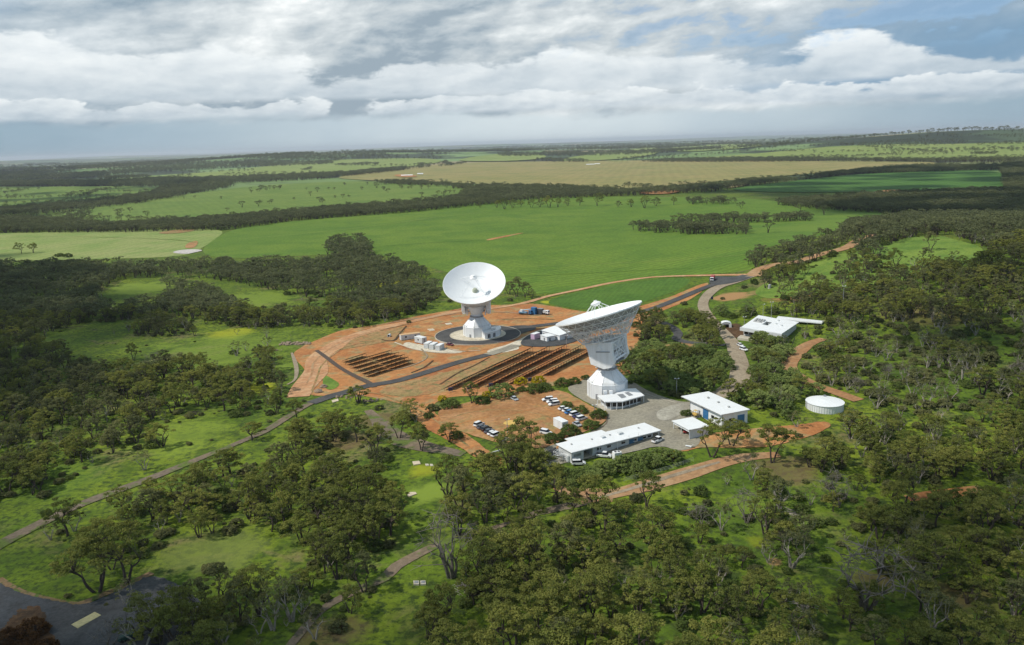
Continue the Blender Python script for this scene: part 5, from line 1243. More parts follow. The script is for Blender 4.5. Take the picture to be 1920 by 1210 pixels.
MB().lathe([(1.0, -.3), (1.0, 2.2), (.6, 2.6)], 16).build('shell', STEEL, o, smooth=True); MB().lathe([(1.2, -.3), (1.2, .1)], 16).build('base', CONC, o)
a = G(730, 632); o = thing('concrete_pipe_end', 'white concrete drain head with a dark round mouth on the dry verge', 'drain', (a.x, a.y, a.z), R(-10))
MB().lathe([(.9, -1.2), (.9, 1.2), (.62, 1.2), (.62, -1.2)], 18, Matrix.Translation((0, 0, .9)) @ Matrix.Rotation(R(90), 4, 'X'), closed=True).build('pipe', WALLW, o)
MB().tube((0, -.9, .9), (0, 1.1, .9), .6, n=16).build('mouth', BLACK, o)
a = G(237, 1200); o = thing('green_machine', 'dark green covered machine parked on the asphalt lot under the trees', 'machine', (a.x, a.y, a.z + .1), head(237, 1200, 20, -8))
MB().box((0, 0, .8), (3.6, 1.7, 1.0), taper=.85).build('cover', plain('green_cover', (.015, .06, .045), .5), o, bevel=.15)
for sx in (-1.2, 1.2): [MB().tube((sx, s * .7, .35), (sx, s * .95, .35), .36, n=12).build('wheel', BLACK, o) for s in (-1, 1)]
# small distant homesteads
def house(label, px, py, L, Wd, H, rot=0, roofm=None, group='farm houses far across the valley'):
    a = G(px, py); o = thing('farm_house', label, 'house', a, R(rot), group)
    MB().box((0, 0, H / 2 - .5), (L, Wd, H + 1)).build('wall', WALLW, o)
    x, y = L / 2 + .5, Wd / 2 + .6
    MB().add([(-x, -y, H - .1), (x, -y, H - .1), (x, y, H - .1), (-x, y, H - .1), (-x, 0, H + 2.4), (x, 0, H + 2.4)], [(0, 1, 5, 4), (2, 3, 4, 5), (1, 2, 5), (3, 0, 4), (0, 3, 2, 1)]).build('roof', roofm or ROOF, o)
for args in (('white farm house in the dark trees beside the far-off dirt track', 314, 347.5, 20, 10, 3.5, 10), ('small grey-roofed house a little below the other valley house', 315, 361, 26, 12, 3.5, -10),
             ('longest white shed on the tan field beyond the river trees', 763, 331, 42, 12, 4, 5), ('white shed just right of the longest shed on the tan field', 788, 328, 22, 10, 4, 5), ('white roof among the trees bordering the tan field on its far side', 1107, 310, 40, 14, 4, 0),
             ('small white house between the trees right of the other tan field roof', 1120, 309, 24, 12, 4, 10)): house(*args)
# ------------------------------------------------------------------ foliage materials
def leaf_mat(name, dark, mid, light, trans=.25):
    m, nt, b = new_mat(name); nt.nodes.remove(b)
    at_ = nd(nt, 'ShaderNodeAttribute', attribute_name='tint'); oi = nd(nt, 'ShaderNodeObjectInfo')
    g = nd(nt, 'ShaderNodeNewGeometry')
    big = noise(nt, g.outputs['Position'], .011, 3, .6)
    f = mth(nt, 'ADD', mth(nt, 'MULTIPLY', at_.outputs['Fac'], .45), mth(nt, 'MULTIPLY', oi.outputs['Random'], .45))
    f = mth(nt, 'ADD', f, mth(nt, 'MULTIPLY_ADD', big, .9, -.35))
    rp = nd(nt, 'ShaderNodeValToRGB'); nt.links.new(f, rp.inputs[0])
    rp.color_ramp.elements[0].color = (*dark, 1); rp.color_ramp.elements[0].position = .15
    rp.color_ramp.elements[1].color = (*light, 1); rp.color_ramp.elements[1].position = .95
    e = rp.color_ramp.elements.new(.55); e.color = (*mid, 1)
    d = nd(nt, 'ShaderNodeBsdfDiffuse'); t = nd(nt, 'ShaderNodeBsdfTranslucent'); mx = nd(nt, 'ShaderNodeMixShader'); mx.inputs[0].default_value = trans
    nt.links.new(rp.outputs[0], d.inputs[0]); nt.links.new(rp.outputs[0], t.inputs[0])
    nt.links.new(d.outputs[0], mx.inputs[1]); nt.links.new(t.outputs[0], mx.inputs[2]); nt.links.new(mx.outputs[0], nt.nodes['Material Output'].inputs[0])
    return m
LEAF = leaf_mat('gum_leaves', (.115, .138, .036), (.205, .222, .054), (.32, .31, .076), .42)
LEAFG = leaf_mat('grey_leaves', (.105, .118, .050), (.17, .178, .072), (.25, .248, .095), .40)
LEAFB = leaf_mat('bush_leaves', (.14, .19, .055), (.23, .29, .085), (.33, .385, .125), .40)
LEAFD = leaf_mat('deep_bush_leaves', (.075, .112, .03), (.12, .16, .042), (.18, .225, .06), .33)
LEAFY = leaf_mat('yellow_blossom', (.30, .24, .010), (.42, .34, .012), (.52, .42, .02))
LEAFX = leaf_mat('dry_twigs', (.10, .085, .06), (.15, .125, .095), (.20, .175, .13))
LEAFF = leaf_mat('far_leaves', (.10, .112, .055), (.15, .165, .077), (.21, .222, .10), .38)
BARK = plain('gum_bark', (.075, .055, .042), .9, 0, .3, 1.5, (.03, .024, .02))
BARKG = plain('grey_dead_wood', (.17, .145, .12), .9, 0, .3, 1.5, (.07, .058, .05))
BARKP = plain('pale_bark', (.34, .30, .25), .85, 0, .3, 1.5, (.12, .10, .08))

def clump_leaves(C, Rx, Rz, n, size, r, up=.55):
    """quads scattered in flattened clumps: returns verts, tint"""
    k = len(C); tot = k * n
    d = r.normal(size=(tot, 3)); d /= np.linalg.norm(d, axis=1)[:, None]
    rad = r.uniform(.35, 1.0, tot) ** .6
    Cx = np.repeat(C, n, 0); RX = np.repeat(Rx, n); RZ = np.repeat(Rz, n)
    off = d * rad[:, None] * np.stack([RX, RX, RZ], -1)
    neg = off[:, 2] < 0; off[neg, 2] *= .45
    c = Cx + off
    nrm = d * .8 + r.normal(size=(tot, 3)) * .45 + np.array([0, 0, up]); nrm /= np.linalg.norm(nrm, axis=1)[:, None]
    t = np.cross(nrm, r.normal(size=(tot, 3))); t /= np.linalg.norm(t, axis=1)[:, None]; b = np.cross(nrm, t)
    s = (size * r.uniform(.6, 1.35, tot))[:, None]; e = r.uniform(.45, .8, tot)[:, None]
    V = np.stack([c - t * s - b * s * e * .3, c + b * s * e, c + t * s + b * s * e * .2, c - b * s * e], 1).reshape(-1, 3)
    tint = np.repeat(np.repeat(r.uniform(0, 1, k), n) * .7 + r.uniform(0, .3, tot), 4)
    return V, tint
def leaf_mesh(name, V, tint, mat):
    me = np_mesh(name, V, np.arange(len(V)).reshape(-1, 4), mat)
    a = me.attributes.new('tint', 'FLOAT', 'POINT')
    if len(a.data) == len(tint): a.data.foreach_set('value', tint.astype(np.float32))
    return me
def limb(m, a, b, r0, r1, r, sag=.12, n=5, seg=3):
    a = Vector(a); b = Vector(b); L = (b - a).length; p = a
    o1 = Vector((r.uniform(-1, 1), r.uniform(-1, 1), r.uniform(-.4, .8))) * L * sag
    for i in range(seg):
        t = (i + 1) / seg; q = a.lerp(b, t) + o1 * (4 * t * (1 - t)); m.tube(p, q, r0 + (r1 - r0) * i / seg, r0 + (r1 - r0) * t, n, cap=False); p = q
    return p
def tree_parts(seed, H, Rc, style='gum', lod=0):
    """returns trunk MB, leaf verts, tint; H height, Rc crown radius"""
    r = np.random.RandomState(seed); m = MB()
    if style == 'gum':      nst, nc, base, flat = r.randint(1, 4), (32, 13)[lod], .56, 1.0
    elif style == 'tall':   nst, nc, base, flat = 1, (26, 12)[lod], .45, 1.5
    elif style == 'sparse': nst, nc, base, flat = r.randint(2, 5), (18, 10)[lod], .55, 1.0
    elif style == 'umbrella': nst, nc, base, flat = r.randint(3, 6), (38, 14)[lod], .68, .8
    elif style in ('bush', 'dome'): nst, nc, base, flat = 4, (46, 18)[lod], .30, 1.0
    else: nst, nc, base, flat = r.randint(3, 6), 26, .5, 1.0
    C = []; lop = r.uniform(-.18, .18, 2) * Rc
    gaps = [(r.uniform(0, 2 * math.pi), r.uniform(.35, .7)) for _ in range(2)] if style in ('gum', 'sparse') else []
    tries = 0
    while len(C) < nc and tries < 4000:
        tries += 1
        a = r.uniform(0, 2 * math.pi); q = math.sqrt(r.uniform(0, 1)); rr = q * Rc * (1 + .22 * math.sin(3 * a + seed) + .12 * math.sin(5 * a + seed * 2))
        if any(abs((a - g + math.pi) % (2 * math.pi) - math.pi) < w * .5 and q > .45 for g, w in gaps): continue
        if style in ('bush', 'dome'):
            z = H * (base + (1 - base) * math.sqrt(max(0, 1 - q * q)) * r.uniform(.82, 1.0)) - (.1 * H if q > .8 else 0)
            if r.rand() < .3: z = H * r.uniform(.18, .6); rr = Rc * r.uniform(.75, 1)
        else:
            top = base + (1 - base) * (1 - (q ** 2.2)) ** .8
            z = H * (top - abs(r.normal()) * (.10 if style != 'tall' else .26))
            if r.rand() < .14: z -= H * .14
        c = np.array([lop[0] + rr * math.cos(a), lop[1] + rr * math.sin(a), z])
        if all(np.linalg.norm((c - k) * (1, 1, 1.6)) > Rc * (.26 if lod == 0 else .36) for k in C): C.append(c)
        elif tries > 2500: C.append(c)
    C = np.array(C)
    # stems
    tips = []
    for s in range(nst):
        a = 2 * math.pi * s / nst + r.uniform(-.5, .5); sp = Rc * (.10 if nst == 1 else .36) * r.uniform(.6, 1.2)
        b0 = Vector((math.cos(a) * .25 * (nst > 1), math.sin(a) * .25 * (nst > 1), -.5))
        f1 = Vector((math.cos(a) * sp, math.sin(a) * sp, H * (base - .22 if style not in ('bush', 'dome') else .25) * r.uniform(.85, 1.1)))
        r0 = H * (.024 if nst > 1 else .032)
        limb(m, b0, f1, r0 * 1.15, r0 * .72, r, .10, 6 if lod == 0 else 4, 4 if lod == 0 else 2); tips.append((f1, r0 * .7))
        if style not in ('bush', 'dome') and lod == 0:
            for k in range(2):
                a2 = a + r.uniform(-1.2, 1.2); f2 = f1 + Vector((math.cos(a2) * Rc * .3, math.sin(a2) * Rc * .3, H * r.uniform(.10, .2)))
                limb(m, f1, f2, r0 * .6, r0 * .4, r, .12, 5, 3); tips.append((f2, r0 * .42))
    for c in C:
        tp, tr_ = min(tips, key=lambda t: (Vector(c) - t[0]).length + (2.0 if t[0].z > c[2] else 0))
        limb(m, tp, c, tr_ * .55, tr_ * .16, r, .14, 4 if lod == 0 else 3, 3 if lod == 0 else 1)
    if style == 'dead':
        for c in list(C):
            for _ in range(5):
                e = c + r.normal(size=3) * np.array([1.1, 1.1, .7]); limb(m, c, e, .05, .02, r, .1, 3, 2)
        return m, None, None
    n, size = ((82, .21) if lod == 0 else (22, .46))
    sc = Rc / 4.6
    if style == 'sparse': n = int(n * .5)
    if style == 'umbrella': n = int(n * 1.1)
    Rx = r.uniform(.6, 1.45, len(C)) * .98 * sc * (1.25 if lod else 1); Rz = Rx * (.48 if style not in ('bush', 'dome') else .75)
    V, t = clump_leaves(C, Rx, Rz, n, size * (.75 + .25 * sc), r)
    return m, V, t
VARS = {}
def proto_tree(key, seed, H, Rc, style, leaf, bark=BARK):
    m, V, t = tree_parts(seed, H, Rc, style)
    me = bpy.data.meshes.new('trunk'); me.from_pydata(m.v, [], m.f); me.materials.append(bark); me.update()
    lm = leaf_mesh('crown', V, t, leaf) if V is not None else None
    VARS.setdefault(key, []).append((me, lm, H, Rc))
for i in range(6): proto_tree('gum', 11 + i, 9.2 + (i % 3) * 1.2, 3.9 + (i % 3) * .5, 'gum', LEAF)
for i in range(4): proto_tree('umbrella', 31 + i, 8.6 + (i % 2) * 1.3, 4.3 + (i % 2) * .6, 'umbrella', LEAF)
for i in range(3): proto_tree('grey', 51 + i, 9.0 + i, 4.0, 'gum', LEAFG)
for i in range(3): proto_tree('sparse', 61 + i, 8.0 + i, 3.8, 'sparse', LEAFG, BARKP)
for i in range(3): proto_tree('dead', 71 + i, 7.5 + i, 3.6, 'dead', LEAFX, BARKG)
for i in range(4): proto_tree('bush', 81 + i, 4.4 + (i % 2), 3.3 + (i % 3) * .4, 'bush', LEAFB)
for i in range(3): proto_tree('dome', 91 + i, 3.0, 2.7 + .3 * i, 'dome', LEAFD)
for i in range(2): proto_tree('yellow', 95 + i, 4.0, 2.6, 'dome', LEAFY)
LEAFR = leaf_mat('rusty_leaves', (.05, .028, .014), (.09, .045, .02), (.14, .075, .03), .2)
for i in range(3): proto_tree('rusty', 97 + i, 3.0, 3.0, 'dome', LEAFR)
for i in range(3): proto_tree('shrub', 101 + i, 2.2, 2.0, 'dome', LEAFG)
def place(key, k, P, sc, rot, label, name, cat, group=None):
    me, lm, H, Rc = VARS[key][k % len(VARS[key])]
    o = thing(name, label, cat, P, rot, group)
    o.scale = (sc, sc * (1 + .10 * math.sin(P[1] * 2.3)), sc * (1 + .14 * math.sin(P[0] * 1.7)))
    o.rotation_euler = (.05 * math.sin(P[0] * 3.1), .05 * math.sin(P[1] * 2.7), rot)
    for nm, d in (('trunk', me), ('crown', lm)):
        if d is None: continue
        c = bpy.data.objects.new(nm, d); COL.objects.link(c); c.parent = o
    return o

# ------------------------------------------------------------------ where the trees stand (ground positions seen in the photograph)
# (polygon of ground points, density, mix, wording)
W_ = []
def wood(poly, dn, mix, words, grp): W_.append((poly, dn, mix, words, grp))
GUM = (('gum', .62), ('umbrella', .2), ('grey', .18)); DRK = (('gum', .45), ('grey', .5), ('umbrella', .05)); OPEN = (('gum', .5), ('grey', .2), ('sparse', .2), ('dead', .1))
OLV = (('gum', .50), ('umbrella', .34), ('sparse', .10), ('grey', .06)); SCR = (('sparse', .30), ('shrub', .56), ('dead', .05), ('gum', .05), ('grey', .04)); BSH = (('bush', .8), ('umbrella', .1), ('gum', .1)); DEN = (('dome', .5), ('bush', .25), ('grey', .25))
wood([(-200, 505), (-60, 500), (250, 503), (420, 498), (600, 496), (640, 482), (690, 486), (760, 500), (805, 520), (830, 545), (815, 572), (770, 592), (700, 612), (650, 606), (620, 590), (640, 560), (560, 558), (440, 530), (345, 522), (220, 524), (190, 552), (180, 600), (60, 640), (190, 705), (60, 760), (-200, 760)], .76, DRK, 'of the dark wood behind the meadow', 'trees of the dark wood behind the meadow')
wood([(290, 572), (310, 535), (385, 545), (425, 560), (440, 580), (470, 592), (560, 585), (610, 592), (640, 606), (700, 613), (640, 617), (560, 612), (470, 618), (390, 610), (372, 600), (300, 595), (240, 600), (185, 607), (190, 590), (240, 575)], .8, DRK, 'of the tree belt crossing the meadow', 'trees of the belt crossing the meadow')
wood([(235, 612), (300, 600), (367, 612), (367, 632), (300, 636), (240, 630)], .6, DRK, 'of the clump out on the meadow', 'trees of the clump out on the meadow')
wood([(-200, 660), (30, 650), (120, 680), (190, 705), (270, 705), (320, 690), (330, 720), (300, 800), (320, 840), (220, 850), (150, 890), (85, 925), (-200, 960)], .60, DRK, 'of the shaded wood beyond the gravel road', 'trees of the shaded wood west of the road')
wood([(320, 700), (380, 690), (440, 690), (505, 668), (520, 690), (518, 720), (560, 735), (582, 762), (556, 782), (500, 778), (440, 792), (420, 775), (330, 800), (300, 790)], .55, GUM, 'at the dirt road bend', 'trees at the dirt road bend')
wood([(85, 1005), (200, 968), (300, 932), (400, 892), (480, 864), (540, 842), (600, 815), (680, 785), (720, 800), (745, 830), (740, 870), (700, 892), (640, 900), (560, 980), (500, 985), (420, 1003), (330, 1022), (240, 1062), (200, 1080), (150, 1050), (80, 1010)], .68, GUM, 'of the wood between road and glade', 'trees of the wood between road and glade')
wood([(560, 975), (600, 910), (650, 880), (700, 890), (735, 930), (748, 980), (738, 1040), (720, 1060), (660, 1100), (600, 1130), (560, 1120), (545, 1050), (570, 1010)], .8, GUM, 'of the grove beside the sunny glade', 'trees of the grove beside the sunny glade')
wood([(190, 1230), (250, 1190), (320, 1175), (420, 1150), (500, 1130), (560, 1110), (640, 1110), (700, 1100), (715, 1120), (640, 1190), (560, 1240), (500, 1290), (150, 1290)], .62, OPEN, 'of the wood by the asphalt lot', 'trees beside the asphalt lot')
wood([(720, 1300), (770, 1250), (800, 1215), (800, 1160), (860, 1130), (850, 1100), (900, 1050), (930, 1005), (1000, 985), (1120, 960), (1200, 945), (1240, 960), (1260, 1000), (1340, 1010), (1400, 1050), (1420, 1090), (1500, 1110), (1530, 1180), (1560, 1330), (720, 1330)], .95, OLV, 'of the olive wood below the track', 'trees of the olive wood below the track')
wood([(850, 1010), (840, 950), (870, 905), (900, 890), (960, 905), (1040, 920), (1100, 928), (1010, 955), (960, 975), (900, 990)], .85, GUM, 'of the wood between glade and shed', 'trees between glade and long shed')
wood([(890, 870), (930, 862), (985, 850), (1015, 880), (1025, 915), (980, 925), (930, 900)], .8, GUM, 'of the clump by the steel barrier', 'trees of the clump by the steel barrier')
wood([(720, 795), (770, 780), (820, 805), (850, 830), (820, 850), (770, 835), (735, 825)], .6, GUM, 'of the car park corner clump', 'trees of the car park corner clump')
wood([(1440, 860), (1560, 850), (1580, 820), (1650, 800), (1780, 770), (1920, 740), (2150, 720), (2150, 900), (1850, 905), (1780, 915), (1700, 918), (1620, 915), (1560, 900), (1480, 890)], .86, OLV, 'of the olive wood below the water tank', 'trees of the olive wood below the water tank')
wood([(1330, 905), (1400, 890), (1480, 890), (1560, 905), (1700, 925), (1690, 960), (1620, 990), (1560, 1060), (1480, 1090), (1420, 1075), (1380, 1020), (1270, 985), (1240, 955), (1260, 925)], .34, OPEN, 'of the scrub beside the track', 'trees of the open scrub beside the track')
wood([(1600, 985), (1700, 930), (1860, 925), (2150, 900), (2150, 1330), (1640, 1330), (1700, 1200), (1690, 1100), (1620, 1060)], .84, OLV, 'of the dim corner wood', 'trees of the dim corner wood')
wood([(1560, 1080), (1690, 1090), (1700, 1200), (1640, 1330), (1560, 1330), (1530, 1180)], .2, OPEN, 'by the great bare tree', 'trees by the great bare tree')
wood([(1430, 620), (1560, 600), (1650, 610), (1920, 600), (2150, 640), (2150, 780), (1920, 745), (1780, 770), (1650, 800), (1600, 790), (1580, 765), (1625, 755), (1560, 728), (1500, 700), (1498, 680), (1545, 645)], .85, SCR, 'of the scrubby slope above the tank', 'scrub on the slope above the water tank')
wood([(1440, 590), (1520, 575), (1560, 560), (1640, 545), (1700, 520), (1780, 505), (1900, 485), (2150, 470), (2150, 640), (1920, 625), (1700, 620), (1560, 612), (1545, 606)], .80, DRK, 'of the dark slope beyond the office', 'trees of the dark slope beyond the office')
wood([(1600, 460), (1640, 440), (1700, 432), (1760, 428), (1830, 440), (1920, 445), (2150, 440), (2150, 470), (1900, 485), (1860, 470), (1780, 440), (1700, 447), (1655, 462), (1610, 478)], .95, DRK, 'of the wood behind the hill pasture', 'trees behind the hill pasture')
wood([(1590, 425), (1700, 410), (1920, 405), (2150, 402), (2150, 445), (1900, 440), (1700, 432), (1600, 455), (1570, 450)], .9, DRK, 'of the wood beyond the hill pasture', 'trees behind the hill pasture')
wood([(1380, 492), (1440, 480), (1500, 462), (1560, 450), (1600, 452), (1570, 478), (1500, 500), (1440, 512), (1420, 510)], .62, DRK, 'along the red hill road', 'trees along the red hill road')
wood([(1600, 475), (1650, 470), (1690, 500), (1740, 480), (1830, 500), (1800, 530), (1700, 545), (1560, 560), (1500, 575), (1450, 560), (1500, 535), (1560, 515)], .3, DRK, 'out on the hill pasture', 'single trees on the hill pasture')
wood([(1430, 520), (1500, 505), (1520, 520), (1470, 545), (1432, 545)], .55, DRK, 'between hill road and bare ground', 'trees between hill road and bare ground')
wood([(1165, 690), (1190, 660), (1225, 655), (1290, 662), (1340, 660), (1365, 690), (1370, 715), (1340, 735), (1290, 750), (1240, 745), (1200, 730), (1180, 720)], 1.5, BSH, 'of the thicket behind the lattice dish', 'bushes beyond the lattice-backed dish')
wood([(1190, 600), (1240, 612), (1255, 640), (1205, 648), (1188, 640)], .75, DRK, 'of the copse beside the lattice dish', 'trees of the grey copse by the lattice-backed dish')
wood([(1262, 605), (1290, 580), (1312, 575), (1320, 600), (1345, 625), (1360, 645), (1330, 655), (1290, 640), (1280, 625)], .85, GUM, 'between dark lane and pale road', 'trees between the dark lane and pale road')
wood([(1300, 560), (1315, 552), (1322, 565), (1308, 578)], 1.2, BSH, 'at the pale road bend', 'bushes at the pale road bend')
wood([(1335, 575), (1350, 583), (1380, 592), (1400, 588), (1440, 585), (1560, 590), (1550, 600), (1500, 598), (1440, 590), (1400, 598), (1372, 600), (1345, 592)], .9, DEN, 'of the dark hedge behind the office', 'bushes behind the office')
wood([(1402, 660), (1420, 642), (1470, 650), (1480, 680), (1490, 710), (1540, 738), (1500, 790), (1470, 800), (1440, 795), (1425, 775), (1400, 760), (1350, 752), (1400, 720), (1402, 690)], 1.5, BSH, 'of the thicket before the water tank', 'bushes between pale road and water tank')
wood([(1500, 790), (1545, 772), (1580, 780), (1640, 790), (1560, 830), (1500, 830), (1470, 815)], .7, OLV, 'at the foot of the tank', 'trees at the foot of the water tank')
0 and wood([(1035, 902), (1060, 895), (1090, 888), (1150, 878), (1200, 868), (1245, 850), (1262, 858), (1240, 885), (1180, 898), (1100, 912), (1045, 915)], 1.15, BSH, 'of the bush row along the long shed', 'bushes in the row along the long shed')
wood([(1410, 600), (1460, 640), (1500, 640), (1540, 612), (1555, 620), (1530, 640), (1480, 655), (1420, 645)], .35, OPEN, 'of the trees in front of the office', 'trees in front of the office')
CLEARP = [[(1640, 470), (1700, 452), (1760, 445), (1830, 462), (1790, 486), (1720, 500), (1660, 500)], [(752, 880), (800, 862), (850, 885), (846, 950), (835, 1010), (780, 1040), (745, 1055), (750, 960)], [(150, 1010), (60, 1010), (0, 1062), (30, 1105), (150, 1130), (240, 1098), (200, 1075)],
          [(185, 554), (220, 523), (345, 523), (308, 535), (311, 570), (240, 580)], [(383, 542), (440, 530), (549, 557), (565, 582), (471, 586), (433, 576), (417, 560)]]
SITE = [[(547, 668), (600, 635), (700, 608), (850, 578), (1000, 562), (1100, 583), (1215, 568), (1325, 520), (1340, 530), (1255, 588), (1230, 600), (1192, 600), (1190, 655), (1165, 690), (1180, 720), (1215, 730), (1262, 750), (1290, 754), (1345, 750), (1425, 785), (1420, 800), (1330, 815), (1325, 835), (1275, 848), (1240, 838), (1180, 860), (1100, 880), (1062, 880), (1015, 885), (1010, 850), (900, 825), (830, 790), (800, 770), (700, 748), (590, 745), (572, 735)],
        [(1385, 610), (1420, 586), (1500, 598), (1550, 602), (1545, 612), (1480, 636), (1392, 640), (1385, 625)], [(1488, 745), (1590, 745), (1588, 800), (1540, 822), (1495, 812)], [(1350, 598), (1378, 600), (1382, 640), (1350, 620)]]
def near_road(X, Y):
    bad = np.zeros(len(X), bool)
    for C, w in ROADS:
        x0, y0 = C.min(0) - w; x1, y1 = C.max(0) + w
        k = np.where((X > x0) & (X < x1) & (Y > y0) & (Y < y1) & ~bad)[0]
        if len(k) == 0: continue
        c = C[::1]
        for s in range(0, len(k), 4000):
            kk = k[s:s + 4000]; d = ((X[kk, None] - c[None, :, 0]) ** 2 + (Y[kk, None] - c[None, :, 1]) ** 2).min(1); bad[kk] |= d < w * w
    return bad
def jitter_grid(s, y0, y1, r):
    out = []
    y = y0
    hw = lambda y: y * .80 + 60
    while y < y1:
        w = hw(y); xs = np.arange(-w, w, s); out.append(np.stack([xs + r.uniform(-.42, .42, len(xs)) * s, y + r.uniform(-.42, .42, len(xs)) * s], -1)); y += s
    return np.vstack(out)
r_ = np.random.RandomState(5)
CAND = jitter_grid(6.9, 105, 1500, r_)
X, Y = CAND.T; Z = hgt(X, Y)
px, py, pz = project(np.stack([X, Y, Z], -1))
ok = (px > -150) & (px < 2070) & (py > 395) & (py < 1330)
X, Y, Z, px, py, pz = (a[ok] for a in (X, Y, Z, px, py, pz))
bad = near_road(X, Y)
for q in CLEARP + SITE: bad |= inside(q, px, py)
dens_n = .5 + .5 * np.sin(X / 23 + 1.3 * np.sin(Y / 31)) * np.sin(Y / 19 + X / 57)
TREES = []                                           # (key, variant, x, y, z, scale, rot, region)
taken = bad.copy()
for ri, (poly, dn, mix, words, grp) in enumerate(W_):
    k = np.where(inside(poly, px, py) & ~taken)[0]
    bushy = mix in (BSH, DEN)
    u = r_.rand(len(k)); keep = k[u < np.clip(dn * (.55 + .85 * dens_n[k]), 0, 1)]
    taken[k] = True
    keys = [m[0] for m in mix]; pr = np.array([m[1] for m in mix]); pr = pr / pr.sum()
    for i in keep:
        key = keys[r_.choice(len(keys), p=pr)]
        sc = r_.uniform(.56, 1.16) * (r_.uniform(.6, 1.6) if key == 'shrub' else 1.15 if key in ('bush', 'dome') else 1.0)
        if mix is DRK and Y[i] > 500: sc *= 1.02
        TREES.append((key, r_.randint(12), X[i], Y[i], Z[i], sc, r_.uniform(0, 6.28), ri))
# understorey in the thin places between
def hand(key, px_, py_, sc, words, var=0): 
    g = G(px_, py_); TREES.append((key, var, g.x, g.y, g.z, sc, (px_ * 1.7) % 6.28, words))
# trees one can point at
HEDGE = [(1042, 906, 1.0), (1060, 900, .95), (1080, 897, 1.0), (1098, 893, 1.05), (1116, 889, .95), (1134, 886, 1.1), (1152, 883, 1.0), (1170, 880, 1.05), (1186, 874, 1.05), (1203, 870, 1.1), (1220, 866, 1.0), (1236, 858, 1.05), (1070, 912, .8), (1110, 903, .85), (1195, 886, .9), (1228, 874, .9)]
ON_ = ['first', 'second', 'third', 'fourth', 'fifth', 'sixth', 'seventh', 'eighth', 'ninth', 'tenth', 'eleventh', 'twelfth']
for k, (x, y, sc) in enumerate(HEDGE): hand('bush', x, y + 4, sc * .84, f'green bush along the long shed, {ON_[k]} from the left' if k < 12 else f'smaller green bush in front of the shed hedge, {ON_[k - 12]} from the left', k)
for k, (x, y) in enumerate(((20, 1205), (62, 1188), (75, 1235), (10, 1250), (48, 1225))): hand('rusty', x, y, .95 + .15 * (k % 3), f'rusty brown bush on the dark corner lot, {ON_[k]} nearest the frame corner', k)
